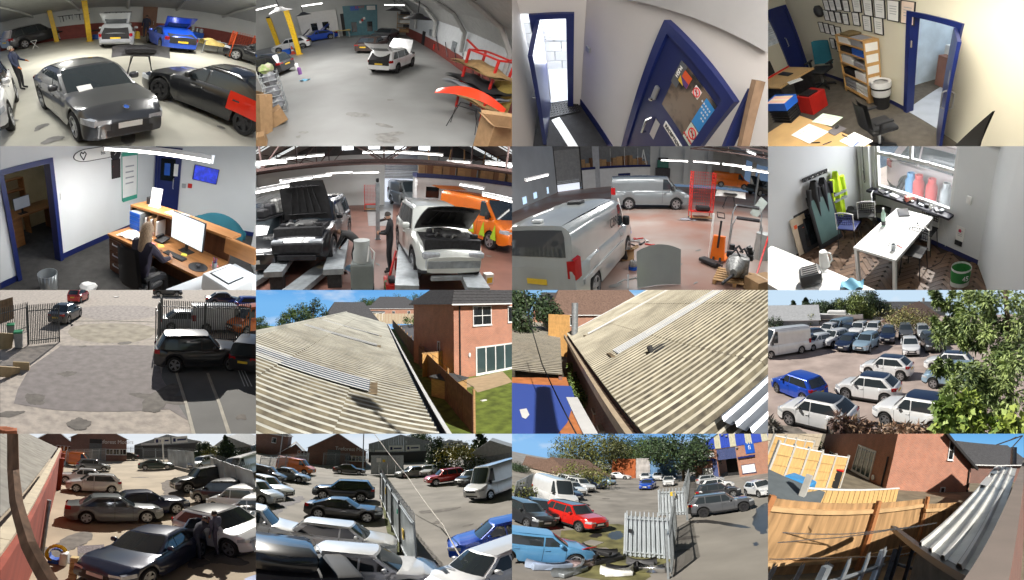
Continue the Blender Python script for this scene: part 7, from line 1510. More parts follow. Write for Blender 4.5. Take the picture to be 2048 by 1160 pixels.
@pb('23')
def workshop_23():
 c=place(2,1,90,3.1)
 fl=mat('grey_red_floor',(.30,.25,.22),.5,var=.25,scale=.25,bump=.05,dt=9,col2=(.24,.11,.075),thr=(.35,.6));ground(c,fl,'floor',far=36)
 yb=27
 a=G(-60,560);s0=G(365,372);s1=G(560,345);d=(s0-a).normalized()
 wr('left_wall',[a-d*2,s0],5,M_PANELW);n=Vc((d.y,-d.x,0))
 def lw(x,y):q=CUR.W(x,y,a,n);return(q-a).dot(d),q.z
 t=tg('roller_shutter','grey roller shutter part open at the upper left','shutter',s0,atan2((s1-s0).y,(s1-s0).x));w=(s1-s0).length;zb=CUR.at(460,300,(s0+s1)/2)
 for k in rg(22):z=zb+.16*k;MB().rbox((0,-.04,z),(w,.03,z+.15),.02).bd('slat',mat('grey_slat'),t)
 MB().box((-.1,-.12,0),(0,.1,5)).box((w,-.12,0),(w+.1,.1,5)).bd('guide',MDm,t)
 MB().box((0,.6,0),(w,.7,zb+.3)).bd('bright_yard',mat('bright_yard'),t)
 for x,y,w_,h_,l in((100,435,.8,.55,'first small bright window in the left wall'),(185,395,.8,.5,'second small bright window in the left wall'),(285,355,.5,.6,'third narrow bright window in the left wall')):
  xx,z=lw(x,y);t=tg('window',l,'window',a+d*xx+Zv(z)+n*.02,az(d));MB().box((-w_/2-.05,0,-h_/2-.05),(w_/2+.05,.03,-h_/2)).box((-w_/2-.05,0,h_/2),(w_/2+.05,.03,h_/2+.05)).box((-w_/2-.05,0,-h_/2),(-w_/2,.03,h_/2)).box((w_/2,0,-h_/2),(w_/2+.05,.03,h_/2)).bd('frame',MWh,t);MB().box((-w_/2,.0,-h_/2),(w_/2,.02,h_/2)).bd('pane',mat('bright_sky_pane',(.5,.7,.95),.4,var=.2,scale=3,emit=.9),t)
 m0=G(565,345);m1=G(1105,300);mb=(m1-m0).normalized();t=tg('office_block','white office front with blue band below the storage deck','building',m0,az(mb));L=(m1-m0).length;hz=CUR.at(800,175,(m0+m1)/2);MB().box((0,0,0),(L,.15,hz)).bd('wall',MWh,t);MB().box((0,-.04,hz),(L,3,hz+.25)).bd('blue_band',MNa,t);MB().box((L*.5,-.05,hz-1.0),(L*.68,-.01,hz-.65)).bd('blue_sign',MNa,t)
 rnd=random.Random(12)
 for k in rg(13):
  s=(rnd.uniform(.5,.9),.6,rnd.uniform(.4,1.1));q=m0+mb*(.3+L/13.3*k)+Vc((-mb.y,mb.x,0))*.6;ctn('%s carton from the left on the storage deck'%ORD[k],(q.x,q.y,hz+.25),az(mb)+rnd.uniform(-.3,.3),s,m=[MCa,MWo,mat('dark_card')][k%3])
 for k in rg(6):q=m0+mb*(L*k/5);MB().bar((q.x,q.y,hz+.25),(q.x,q.y,hz+2.2),.05).bd('deck_rail_post',MSt,None,lb='%s rail post from the left on the storage deck'%ORD[k],cat='post')
 q=m0+mb*(L*.2);MB().box((-.35,0,0),(.35,.4,6)).bd('steel_column',mat('pale_column',(.5,.52,.55),.6),None,loc=q+Vc((0,-.1,0)),lb='pale wide column rising through the storage deck',cat='column')
 wr('back_wall',[m1,(14,m1.y+1)],6,M_PANELW);up_=Vc((-mb.y,mb.x,0));wr('deck_wall',[m0+up_*2.5-mb*3,m1+up_*2.5+mb*2],8,mat('dim_deck_wall',(.2,.2,.2),.8))
 for k in rg(5):p=Vc((m1.x+1.5+3*k,m1.y-.1,0));MB().box((p.x-.3,p.y-.15,0),(p.x+.3,p.y,6)).bd('pilaster',M_PANELW,**ST)
 roof=mat('grey_roof_sheet');MB().loft([[(4,y,6),(16,y,3.3)]for y in(4,m1.y+1)],closed=False).bd('roof',roof,**ST)
 for y in(11,15,19):truss('roof_truss',3,17,y,3.7,1.6,mat('brown_steel'))
 for x,y,dist,l,dr in((205,252,14,'long tube lamp on the left wall of the workshop',(d.x,d.y,0)),(1300,118,22,'tube lamp on the back wall above the grey van',(1,0,0)),(1555,132,22,'tube lamp right of the back wall middle',(1,0,0)),(1800,160,20,'tube lamp behind the orange van',(1,-.4,0)),(1915,55,14,'tube lamp at the upper right corner',(.6,1,0)),(2010,208,14,'tube lamp at the right edge',(1,-.5,0))):p=CUR.D(x,y,dist);tl_(l,p,dr,2.6 if x==205 else 1.9)
 for p,e in(((-3,9,4.6),260),((4,9,4.6),260),((0,16,5),520),((7,17,4.8),400)):ll(c,p,(3,1.2),e,(1,.98,.95))
 ll(c,(0,3,4.8),(4,1.2),110,(.9,.96,1),aim=(0,.5,-.8))  # frontal fill added to brighten the floor, no fitting
 dv=(G(872,640)-G(795,1130));dv.z=0;dv.normalize();h=degrees(atan2(dv.x,dv.y));rt=Vc((dv.y,-dv.x,0));pc=G(800,1210)+dv*1.45-rt*.95
 t=car('van','palegrey',pc,h+14,'pale grey van with black lettering, nearest at the left');lt('CBRE',.34,MTr,t,(1.0,.1,1.5),rz=PI/2);MB().rbox((-.3,-.2,1.97),(.1,.2,2.06),.03).bd('roof_vent',MTr,t);MB().rbox((-.12,-2.35,1.96),(.12,-2.2,2.02),.02).bd('roof_lamp',MPa,t)
 MB().bar((.99,-2.2,.75),(.99,1.0,.75),.04,.1).bar((-.99,-2.2,.75),(-.99,1.0,.75),.04,.1).bd('side_rib',paint(PAINTS['palegrey']),t)
 t=car('van','midgrey',G(1105,490),88,'mid grey van standing crosswise in the middle of the workshop')
 t=car('van','orange',G(1750,335),100,'orange van with open rear at the back right of the workshop');MB().grid(lambda u,v:(-.9+1.8*u,-2.6-1.0*v,1.95+.1*v),4,3).bd('raised_tailgate',paint(PAINTS['orange']),t)
 t=car('suv','black',G(2010,400),250,'dark stripped car at the right edge beside a tall panel',skip=('grille','headlight'),dt=1);obn(t,'suv',MTr,paint(PAINTS['black']),45)
 stains(14,560,4,.05,.35)
 t=ctr('tall red cage trolley with black bumper parts in mid floor',G(1505,590),.05,1.25,.7,2.5,mat('bright_red_cage',(.65,.03,.02),.45));MB().rbox((-.3,-.25,.5),(.5,.2,.75),.08).bd('black_part',MTr,t)
 bumper_on_stand('white bumper on a folding stand near the orange van',G(1735,500),-.1,MPa,2.3)
 q=G(1180,1130);t=tg('bonnet_panel','pale grey bonnet panel standing in the foreground','bonnet',q,.2);b=MB();f_=lambda u,v:(-.62+1.24*u,.12*v+.1*sin(PI*u),.02+1.0*v*(1-.12*(2*u-1)**2));b.grid(f_,12,10);b.grid(lambda u,v:(f_(u,v)[0],f_(u,v)[1]+.03,f_(u,v)[2]),12,10);b.bd('skin',paint(PAINTS['palegrey']),t,60)
 q=G(1790,1080);t=tg('pallet','wooden pallet under the removed engine','pallet',q,-.4)
 for k in rg(6):MB().box((-.65,-.5+.19*k,.1),(.65,-.38+.19*k,.125)).bd('slat',MWo,t)
 for k in rg(3):MB().box((-.65+.6*k,-.5,0),(-.55+.6*k,.57,.1)).bd('bearer',MWo,t)
 t=tg('engine','removed engine and gearbox standing on the pallet','engine',q+Zv(.126),-.4);rnd=random.Random(2)
 MB().rbox((-.3,-.25,.05),(.35,.3,.6),.08).bd('block',MEn,t,40);MB().lathe([(.1,-.75),(.18,-.6),(.28,-.3),(.3,-.25)],14,'Y',(-.05,0,.35)).lathe([(.001,-.75),(.1,-.75)],14,'Y',(-.05,0,.35)).bd('gearbox',MEn,t,40)
 MB().tube([(-.05,-.75,.3),(-.3,-1.1,.15)],.04,8).bd('drive_shaft',MDm,t)
 for k in rg(14):
  x,y,z=rnd.uniform(-.3,.35),rnd.uniform(-.25,.3),rnd.uniform(.5,.85);b=MB()
  if k%2:b.lathe([(.001,z-.08),(.09,z-.08),(.09,z+.06),(.001,z+.06)],10,'Z',(x,y,0))
  else:b.tube([(x-.12,y,z),(x,y+.06,z+.1),(x+.14,y,z-.05)],.03,6)
  b.bd('ancillary',[MEn,MDm,MTr][k%3],t,40)
 q=G(1640,930);t=tg('pallet_truck','orange pallet truck with upright handle','pallet truck',q,-.5);MB().prism([(-.25,-.1,.1),(.25,-.1,.1),(.2,-.05,.85),(-.2,-.05,.85)],(0,.15,0)).bd('mast',M_ORANGE,t);MB().bar((0,-.1,.5),(.05,-.15,1.35),.06).tube([(-.08,-.17,1.45),(-.12,-.17,1.6),(.12,-.17,1.6),(.16,-.17,1.45),(-.08,-.17,1.45)],.02,6).bd('handle',MBk,t)
 for s in(-.2,.2):MB().box((s-.08,.05,.06),(s+.08,1.2,.12)).bd('fork',M_ORANGE,t)
 for s in(-1,1):MB().lathe([(.001,-.03),(.1,-.03),(.1,.03),(.001,.03)],10,'X',(s*.12,-.1,.1)).bd('wheel',M_TYRE,t)
 q=G(1635,925);MB().bar((0,0,0),(.05,.1,1.5),.06).bd('white_pole',MPa,None,loc=q+Vc((-.25,.1,0)),lb='white pole leaning on the pallet truck',cat='pole')
 q=G(1580,950);t=tg('trolley_jack','black trolley jack left of the pallet truck','jack',q,.6);MB().rbox((-.15,-.4,.04),(.15,.4,.16),.03).bd('frame',MBk,t);MB().bar((0,-.3,.16),(-.3,-.8,.25),.04).bd('handle',MDm,t)
 q=G(1850,900);t=tg('hoist_frame','grey padded hoist frame arching behind the engine','hoist',q,-.25)
 for y,z in((0,1.35),(.5,1.7)):MB().tube([(-.6,y,.1),(-.55,y,z-.25),(-.45,y,z),(.45,y,z),(.55,y,z-.25),(.6,y,.1)],.03,7).bd('frame',MSg,t);MB().tube([(-.42,y,z),(.42,y,z)],.06,8).bd('pad',MDm,t)
 ctn('open cardboard box beside the near van',G(920,905),.3,(.42,.32,.32),True);t=tg('wire_coil','silver bottle crate beside the open box','crate',G(970,985));b=MB()
 for k in rg(7):b.lathe([(.001,0),(.04,0),(.04,.2),(.015,.26),(.001,.26)],8,'Z',(.08*cos(k),.08*sin(k),0))
 b.bd('bottle',MSt,t,40);MB().lathe([(.15,0),(.15,.1)],12,'Z').bd('crate',MBl,t)
 for k in rg(9):
  q=G(880+27*k,740+((k*37)%60));MB().bar((-.2,0,.03),(.2,.05,.03),.04).rbox((.15,-.04,.01),(.25,.08,.08),.02).bd('hand_tool',[MDm,MSt,MRd][k%3],None,loc=q,rz=k*.7,lb='%s loose tool from the left on the floor beside the near van'%ORD[k],cat='tool')
 q=G(910,700);t=tg('trolley_jack','blue trolley jack under the near van door','jack',q,.2);MB().rbox((-.2,-.4,.04),(.2,.4,.2),.04).bd('frame',MBl,t);MB().bar((0,.2,.2),(-.25,.6,1.4),.05).bd('handle',MPa,t)
 q=G(930,1130);t=tg('metal_tubing','bent metal tubing lying at the bottom edge','tubing',q);MB().tube([(-.3,0,.1),(-.1,0,.2),(0,.1,.15),(.2,0,.25),(.4,.1,.05)],.025,6).tube([(0,-.1,.02),(0,.1,.3)],.02,6).bd('tube',MSt,t)
 q=G(1410,590);MB().grid(lambda u,v:(-.45+.9*u,-.3+.6*v,.03+.05*sin(9*u+3*v)*sin(7*v)),12,9).bd('plastic_sheet',mat('clear_wrap'),None,60,loc=q,lb='crumpled clear plastic on the floor before the red cage',cat='plastic')
 q=G(1930,560);MB().box((-.3,-.02,0),(.3,.02,1.3)).bd('leaning_sheet',mat('pale_green_panel',(.36,.42,.4),.5),None,loc=q,rz=-.6,ry=.5,lb='pale green panel leaning at the right',cat='panel')
 q=G(1940,470);MB().bar((0,0,0),(0,0,2.6),.15).bd('steel_post',MSg,None,loc=q,lb='grey steel post beside the dark stripped car',cat='post')
 q=G(1990,900);t=tg('drum','grey plastic drum at the right edge','drum',q);MB().lathe([(.001,0),(.3,0),(.32,.4),(.3,.9),(.001,.92)],16,'Z').bd('barrel',mat('grey_plastic'),t,40)
 MB().bar(G(1950,1060)+Zv(.05),G(2040,900)+Zv(1.2),.06).bd('red_bar',MRd,None,lb='red bar slanting at the lower right edge',cat='bar')
 ctn('flat cardboard carton at the bottom right corner of the workshop',G(1990,1150),.4,(.9,.6,.35))
 q=G(1050,300);t=tg('a_frame_ladder','white A-frame ladder against the storage deck','ladder',q);MB().bar((-.6,0,0),(0,0,4.0),.12).bar((.9,0,0),(0,0,4.0),.12).bd('leg',MPa,t)
 for k in rg(7):b=MB();f=(k+1)/8;b.bar((-.6*(1-f),0,4*f),(.9*(1-f),0,4*f),.06);b.bd('rung',MPa,t)
 q=G(1200,300);t=tg('compressor','green compressor box at the back wall','compressor',q+Vc((0,-.6,1.9)));MB().rbox((-.7,-.3,0),(.7,.3,.9),.05).bd('case',mat('compressor_green',(.03,.15,.12),.5),t);MB().rbox((-.6,-.25,.9),(.6,.25,1.2),.05).bd('motor',MBk,t);MB().box((-.9,-.4,-1.9),(.9,.4,-.02)).bd('bench',MDm,t)
 # third row, first view: gateway and drive
@pb('31')
def drive_31():
 c=place(0,2,-300,5.6);sf_(c,8,27)
 ground(c,mat('pitted_concrete',(.52,.46,.40),.95,var=.3,scale=2.5,bump=.6,bscale=9,dt=14,col2=(.33,.29,.26),thr=(.3,.62)),far=85)
 stains(16,150,5,.15,.8,mat('worn_patch',(.15,.135,.12),.9,var=.3,scale=3))
 tar=mat('dark_tarmac_patch',(.29,.26,.255),.95,col2=(.2,.18,.175),scale=2.2,bump=.4,bscale=14,dt=9)
 ptc('tarmac_patch',[G(480,450),G(1000,445),G(1230,450),G(1290,720),G(1500,1050),G(1340,955),G(900,975),G(420,960),G(110,910),G(140,800),G(240,620),G(460,470)],tar,.006)
 ptc('tarmac_patch',[G(1500,1050),G(1280,700),G(1300,560),G(2060,560),G(2060,1180),G(1560,1180)],mat('newer_tarmac',(.16,.16,.155),.9,var=.15,scale=.5,bump=.3,bscale=16),.005)
 ptc('gravel_band',blob([G(620,130),G(1280,130),G(1260,240),G(600,245)],.1),mat('loose_gravel',(.36,.32,.3),.95,var=.35,scale=3,bump=.6,bscale=12),.006)
 ptc('sandy_band',blob([G(560,270),G(1240,270),G(1220,430),G(520,420)],.1,seed=2),mat('sandy_concrete',(.36,.32,.25),.95,var=.3,scale=1.2,bump=.5,bscale=12),.006)
 kerb=mat('kerb_stone',(.42,.39,.33),.85,var=.15)
 for l,pts in(('kerb',(G(1400,660),G(1480,920),G(1545,1180))),('kerb',(G(1650,670),G(1745,920),G(1830,1180))),('drain_channel',(G(590,255),G(900,252),G(1250,262)))):
  b=MB()
  for p,q in zip(pts,pts[1:]):b.bar(p+Zv(.012),q+Zv(.012),.13,.03)
  b.bd(l,kerb,**ST)
 for k in rg(3):
  MB().bar(G(1885+22*k,625)+Zv(.01),G(1945+28*k,775)+Zv(.01),.05,.006).bd('painted_line',MWh,**ST)
 m=mat('dull_palisade',(.17,.18,.185),.5,.4,var=.2)
 pal('open palisade gate leaf casting a striped shadow at the left',G(225,452),G(475,425),2.5,m,.12,'palisade_gate','gate')
 pal('palisade fence behind the black SUV',G(1268,418),G(1980,440),2.6,m,.13)
 pal('palisade gate leaf end on beside the black SUV',G(1250,432),G(1290,300),2.35,m,.2,'palisade_gate','gate')
 pal('darker palisade along the far left of the drive',G(-40,420),G(230,330),2.1,m,.2)
 car('bigsuv','black',G(1580,612),96,'black SUV standing across the drive before the palisade')
 car('hatch','black',G(1985,585),35,'black hatchback with red tail lamps at the right edge of the drive')
 car('saloon','darkgrey',G(525,245),12,'dark saloon parked behind the open gate leaf at the left')
 car('hatch','red',G(625,95),12,'small red hatchback at the top left beyond the dark saloon',dt=1)
 car('van','orange',G(2010,330),250,'orange van behind the palisade at the right edge',dt=1)
 car('saloon','silver',G(1480,320),95,'silver saloon seen through the palisade bars',dt=1)
 car('van','white',G(1760,330),95,'white van seen through the palisade bars',dt=1)
 car('hatch','black',G(1330,55),95,'black hatchback at the top edge above the palisade corner',dt=1)
 car('saloon','navy',G(1780,130),100,'navy saloon at the top right beyond the palisade',dt=1)
 car('hatch','blue',G(2010,175),100,'blue hatchback at the top right corner',dt=1)
 for x,y,l,m_ in((150,470,'grey wheelie bin with green lid, nearer of two at the gate',MSg),(90,400,'green-lidded wheelie bin behind the nearer one',mat('bin_grey',(.2,.22,.23),.5))):
  t=tg('wheelie_bin',l,'bin',G(x,y),.3);b=MB()
  b.loft([[(-.24,-.25,.06),(.24,-.25,.06),(.24,.25,.06),(-.24,.25,.06)],[(-.29,-.33,.98),(.29,-.33,.98),(.29,.33,.98),(-.29,.33,.98)]],True,True);b.bd('tub',m_,t);MB().rbox((-.31,-.37,.98),(.31,.35,1.07),.03).bd('lid',mat('green_plastic_lid',(.02,.25,.1),.4),t)
  for s in(-1,1):MB().lathe([(.001,-.03),(.1,-.03),(.1,.03),(.001,.03)],10,'X',(s*.22,.3,.1)).bd('wheel',M_TYRE,t)
 beige=mat('beige_board',(.55,.42,.24),.8,var=.12)
 for i,(x,y,w,h,rz,ry,l)in en(((60,700,1.5,.5,1.1,.3,'beige board leaning by the left edge in sunlight'),(170,640,.9,.4,.1,0,'short beige board joined at right angle to the leaning one'),(30,480,1.2,1.0,.9,.2,'beige panel standing behind the bins'))):
  MB().rbox((-w/2,-.06,0),(w/2,.06,h),.01).bd('beige_board',beige,None,loc=G(x,y),rz=rz,ry=ry,lb=l,cat='board')
 for i in rg(4):MB().rbox((-.2,-.1,0),(.2,.1,.3),.02).bd('terracotta_block',mat('terracotta',(.5,.16,.07),.8),None,loc=G(15+25*i,1165+5*i),rz=.4,lb=ORD[i]+' terracotta block from the left at the bottom left corner',cat='block')
 a,e=G(-60,300),G(110,235);t=tg('timber_fence','brown timber fence at the upper left corner','fence',a,atan2((e-a).y,(e-a).x));L=(e-a).length
 for k in rg(12):MB().box((k*L/12,.01*(k%2),0),((k+1)*L/12-.01,.03+.01*(k%2),1.9)).bd('board',mat('brown_timber',(.2,.13,.07),.8,var=.3),t)
 a,e=G(1300,-60),G(2100,-20);t=tg('dark_shed','dark building along the top edge behind the palisade','building',a,atan2((e-a).y,(e-a).x));b=MB();L=(e-a).length
 b.box((L*.3,0,0),(L,3,2.6));b.bd('wall',mat('dark_shed_wall',(.05,.05,.055),.8),t);MB().box((L*.3-.2,-.3,2.6),(L+.2,3.2,2.75)).bd('roof',MDm,t);wdw(t,(L*.55,0,1.3),(0,-1,0),1.6,1.0,2,1)
 MB().obox((0,0,.05),(.3,.05,0),(-.05,.15,0),(0,0,.04)).bd('white_rag',MPa,None,loc=G(925,65),lb='white scrap lying on the drive near the top edge',cat='litter')
 MB().rbox((-.08,-.08,0),(.08,.08,.12),.02).bd('stone',MBk,None,loc=G(572,290),lb='small dark stone beside the drain channel',cat='stone')
 # third row, second and third views: over the cor roofs
M_RIBSHADE=mat('painted_groove_shade',(.20,.175,.12),.9,var=.3,scale=3,col2=(.07,.06,.045),thr=(.35,.65))  # dark stripes that put the shade between ribs into the colour
def cor(t,name,m,o,along,up,n,pitch,lu,amp,nv=6,smooth=60,off=0.0,rib_shade=None):
 along,up=Vc(along).normalized(),Vc(up).normalized();nr=along.cross(up).normalized()
 if nr.z<0:nr=-nr
 o=Vc(o);b=MB();per=6;rows=[]
 for i in rg(n*per+1):
  h=amp*(.5+.5*cos(2*PI*i/per));p=o+along*(i*pitch/per)+nr*(h+off);rows.append([p+up*(lu*j/nv)for j in rg(nv+1)])
 b.loft(rows,closed=False);b.m=[1 if(k//nv)%per in(3,4)else 0 for k in rg(len(b.f))];return b.bd(name,(m,rib_shade or m),t,smooth)  # painted shade on the flank rising from each valley
@pb('32')
def roof_32():
 c=place(1,2,120,5.6);sf_(c,152,36)
 ss_(c,(.06,.30,.78),(.20,.50,.90),.4,5.0)
 grass=mat('lawn',(.14,.19,.03),.95,var=.45,scale=1.6,bump=.5,bscale=20,dt=9)
 ground(c,grass,far=75)
 ptc('patio',[G(1580,735),G(1960,655),G(2040,740),G(1760,825),G(1720,775),G(1620,800),G(1700,970),G(1640,985),G(1560,800)],mat('sand_paving',(.48,.37,.24),.9,var=.12,scale=2),.02)
 ptc('drive',[G(1100,290),G(1290,280),G(1420,380),G(1440,700),G(1160,420)],mat('drive_tarmac',(.13,.13,.14),.9,var=.1),.02)
 cem=mat('mossy_fibre_cement',(.42,.42,.375),.85,var=.3,scale=.7,bump=.15,dt=8)
 ez=3.1;A,B=G(1440,1150,ez),G(1040,290,ez);al=(B-A).normalized();rz=4.45;L=(B-A).length+4
 lat=Vc((-al.y,al.x,0));ridge_x=5.8;up=(lat*ridge_x+Zv(rz-ez)).normalized();lu=hypot(ridge_x,rz-ez)
 A0=A-al*4
 t=tg('corrugated_roof','long cream corrugated roof sloping down to a gutter on its right','roof')
 pitch=.28
 pos=0.0
 while pos<L+4:
  m=min(9,int((L+4-pos)/pitch)+1)
  for j in rg(3):cor(t,'roof_sheet',cem,A0+al*pos+up*(lu*j/3)+Zv(.025*j),al,up,m,pitch,lu/3+.12,.075,2,rib_shade=M_RIBSHADE)
  pos+=m*pitch
 b=MB();q=A0+up*lu;b.tube([q+Zv(.05),q+al*(L+4)+Zv(.05)],.16,8);b.bd('ridge_cap',cem,t,60)
 b=MB();q2=q-Zv(.05);b.add([q2,q2+al*(L+4),q2+al*(L+4)+lat*6-Zv(1.4),q2+lat*6-Zv(1.4)],[(0,1,2,3)]);b.bd('far_slope',cem,t)
 b=MB();e=A0+al*(L+4);b.prism([A0-Zv(.05)+al*.05,A0+Zv(-3.0),e+Zv(-3.0),e-Zv(.05)],lat*.2);b.bd('wall',M_BRICK,t)
 gut=mat('black_gutter',(.02,.02,.022),.4);MB().loft([[A0+lat*-.02+al*s+Zv(-.06),A0+lat*-.05+al*s+Zv(-.16),A0-lat*.18+al*s+Zv(-.16),A0-lat*.2+al*s+Zv(-.05)]for s in(0,L/2,L+4)],closed=False).bd('gutter',gut,t)
 MB().loft([[A0-lat*.21+al*s+Zv(-.2),A0-lat*.21+al*s+Zv(-.03),A0-lat*.31+al*s+Zv(-.03),A0-lat*.31+al*s+Zv(-.3)]for s in(0,L/2,L+4)],closed=False).bd('parapet_rail',MWh,t)
 rl=mat('rooflight_sheet',(.085,.11,.15),.3,.2,var=.1)
 def on_roof(x,y):
  nn=al.cross(up).normalized();return CUR.W(x,y,A,nn)
 for i,(x,y,m,l)in en(((900,800,5,'near dark ribbed rooflight with white ribs crossing the roof'),(960,462,3,'second ribbed rooflight higher up the roof'),(975,380,2,'third thin rooflight near the far end of the roof'))):
  p=on_roof(x,y);s=(p-A0).dot(al);dn=(p-A0).dot(up);tt=tg('rooflight',l,'rooflight');base=A0+al*(s-m*.11)+up*dn+Zv(.075)
  cor(tt,'ribbed_sheet',rl,base,al,up,m,.22,lu-dn-.3,.05,2)
  for j in rg(m+1):b=MB();r0=base+al*(j*.22)+Zv(.055);b.bar(r0,r0+up*(lu-dn-.3),.06,.006);b.bd('white_rib',MWh,tt)
  MB().bar(base-up*.12,base-up*.12+al*(m*.22),.22,.03,up=(0,0,1)).bd('brown_flashing',mat('rusty_flashing',(.2,.15,.09),.8,var=.4,scale=4),tt)
 M_BR=bk_('new_red_brick',(.60,.18,.08),(.47,.13,.06),(.5,.38,.3))
 P0=G(1575,718);dirw=(G(2000,640)-P0).normalized();fx=Vc((dirw.x,dirw.y,0)).normalized();rzh=az(fx);he=CUR.at(1560,95,P0);W_,D_=11.0,8.5
 cen=P0+fx*(W_/2)+Vc((-fx.y,fx.x,0))*(D_/2)
 t=hse('new red brick house with white patio doors and dark tiled roof',(cen.x,cen.y,0),rzh,W_,D_,he,2.6,M_BR,MTi,(('f',-W_/2+2.9,he-1.15,2.0,1.5,2,2),('f',-W_/2+6.4,he-1.15,1.1,1.35,2,1),('l',-1.6,2.0,.5,1.2,1,1)),hip=.62,courses=12,over=.45)
 pd=mat('patio_glass',(.05,.08,.085),.06,0,var=.2,scale=.8,spec=.8)
 fr=wdw(t,(-W_/2+4.3,-D_/2,1.15),(0,-1,0),4.3,2.2,4,1,pane=pd,fw=.12)
 MB().tube([(-W_/2+.55,-D_/2-.07,0),(-W_/2+.55,-D_/2-.07,he-.3)],.06,8).bd('downpipe',MTr,t)
 MB().ball((-W_/2+1.5,-D_/2-.05,1.7),(.13,.08,.2),10,6).bd('wall_light',MWh,t)
 A1,B1=G(1730,1150),G(1085,300);d=B1-A1;t=tg('timber_fence','dark timber fence with pale posts and wire beside the gutter','fence',A1,az(d));L1=d.length;n=14
 tim=mat('dark_timber',(.16,.075,.045),.8,var=.3)
 for k in rg(n*3):MB().box((k*L1/n/3,.01*(k%2),0),((k+1)*L1/n/3-.01,.03+.01*(k%2),1.75)).bd('board',tim,t)
 for k in rg(n):MB().box((k*L1/n,-.1,0),(k*L1/n+.12,-.005,2.0)).bd('post',MWo,t)
 MB().tube([(s*L1/40,-.03+.05*sin(s*2.3),2.05+.06*cos(s*1.7))for s in rg(41)],.012,4).bd('barbed_wire',MDm,t)
 p=G(1535,850);t=tg('bike_store','low timber store with grey felt roof beside the lawn','shed',p,rzh+.35);MB().box((-.75,-.9,0),(.75,.9,1.1)).bd('wall',MWo,t);MB().prism([(-.85,-1.0,1.1),(.85,-1.0,1.1),(.85,1.0,1.2),(-.85,1.0,1.2)],(0,0,.06)).bd('roof',mat('felt_roof',(.08,.085,.09),.8),t)
 p=G(1400,690);t=tg('side_gate','pale orange timber gate between fence and house','gate',p,rzh);
 for k in rg(9):MB().box((-.9+k*.2,.01*(k%2),0),(-.71+k*.2,.03+.01*(k%2),1.8)).bd('board',mat('orange_timber',(.6,.34,.12),.8,var=.15),t)
 MB().box((-.95,-.02,1.8),(.95,.08,1.88)).box((.9,-.05,0),(1.0,.05,1.95)).bd('gate_frame',MWo,t)
 p=G(2045,700);t=tg('timber_fence','short dark fence at the right edge of the lawn','fence',p,-1.2);
 for k in rg(14):MB().box((k*.2,0,0),(k*.2+.19,.03,1.8)).bd('board',tim,t)
 MB().obox((0,0,.03),(.18,.03,0),(-.03,.09,0),(0,0,.02)).bd('white_litter',MPa,None,loc=G(1808,888),lb='white scrap on the lawn below the patio',cat='litter')
 for x,yt,dist,w,d_,h,r_,rz_,wm,rm,l in((740,105,60,11,9,3.0,3.6,.25,MBo,MTi,'dark-roofed brick house beyond the far end of the roof'),(1085,62,120,20,10,5.2,4.0,.05,MBo,MTi,'wide orange brick house with hipped dark roof on the far hill'),(1225,90,130,8,8,5,2.4,0,MWh,MTi,'white rendered house right of the wide orange one'),(1310,70,125,9,8,5.5,3.2,0,MBd,MTi,'dark brick house end beside the near brick house'),(935,130,118,8,8,3,2.2,.1,MPa,MTi,'pale house left of the wide orange one')):
  p,ht=sd_(x,yt,dist);hse(l,(p.x,p.y,ht-h-r_),rz_,w,d_,h,r_,wm,rm,(('f',-w*.3,h*.7,1.1,1.1,2,1),('f',0,h*.7,1.1,1.1,2,1),('f',w*.3,h*.7,1.1,1.1,2,1)),hip=.5)
 a,ht=sd_(930,195,95);e,_=sd_(1330,175,95);d=e-a;t=tg('boundary_fence','pale panelled fence across the far bank','fence',(a.x,a.y,ht-3),az(d));L2=d.length
 for k in rg(16):MB().box((k*L2/16,0,0),((k+1)*L2/16-.1,.08,3)).bd('panel',mat('pale_panel',(.44,.36,.25),.85,var=.12),t);
 for x,yt,dist,r_,ms,sd,l in((455,92,48,2.6,DARKG,41,'dark tree right of a pair above the roof ridge'),(290,150,50,2.3,GREEN,42,'green tree left of a pair above the roof ridge'),(20,220,46,1.6,DARKG,43,'dark tree at the far left above the ridge'),(860,75,140,5,GREEN,44,'small tree behind the dark-roofed brick house'),(965,72,145,5,GREEN,45,'small tree left of the wide orange house'),(1085,55,150,6,GREEN,46,'tree top behind the wide orange house'),(1250,40,150,7,GREEN,47,'larger tree behind the white rendered house')):
  p,top=sd_(x,yt,dist);tree(l,p,top,r_,'round',ms,seed=sd,n=3500)
 p,top=sd_(1290,225,80);shr('rough bushes on the far bank beside the drive',p,max(1,top),4,GREEN,900,.4,9)
 q=on_roof(900,950);t=tg('floodlight_mast','slim mast added behind the viewer to cast the camera pole shadow on the roof','mast')  # unseen mast added for the shadow of the camera pole
 sd=Vc((sin(R(152))*cos(R(36)),cos(R(152))*cos(R(36)),sin(R(36))))
 head=q+sd*16.5;MB().tube([Vc((head.x,head.y,0)),head],.06,6).bd('pole',MDm,t);MB().rbox(tuple(head-Vc((.3,.1,.05))),tuple(head+Vc((.3,.1,.5))),.03).bd('lamp_head',MDm,t)
 KU.append(t)
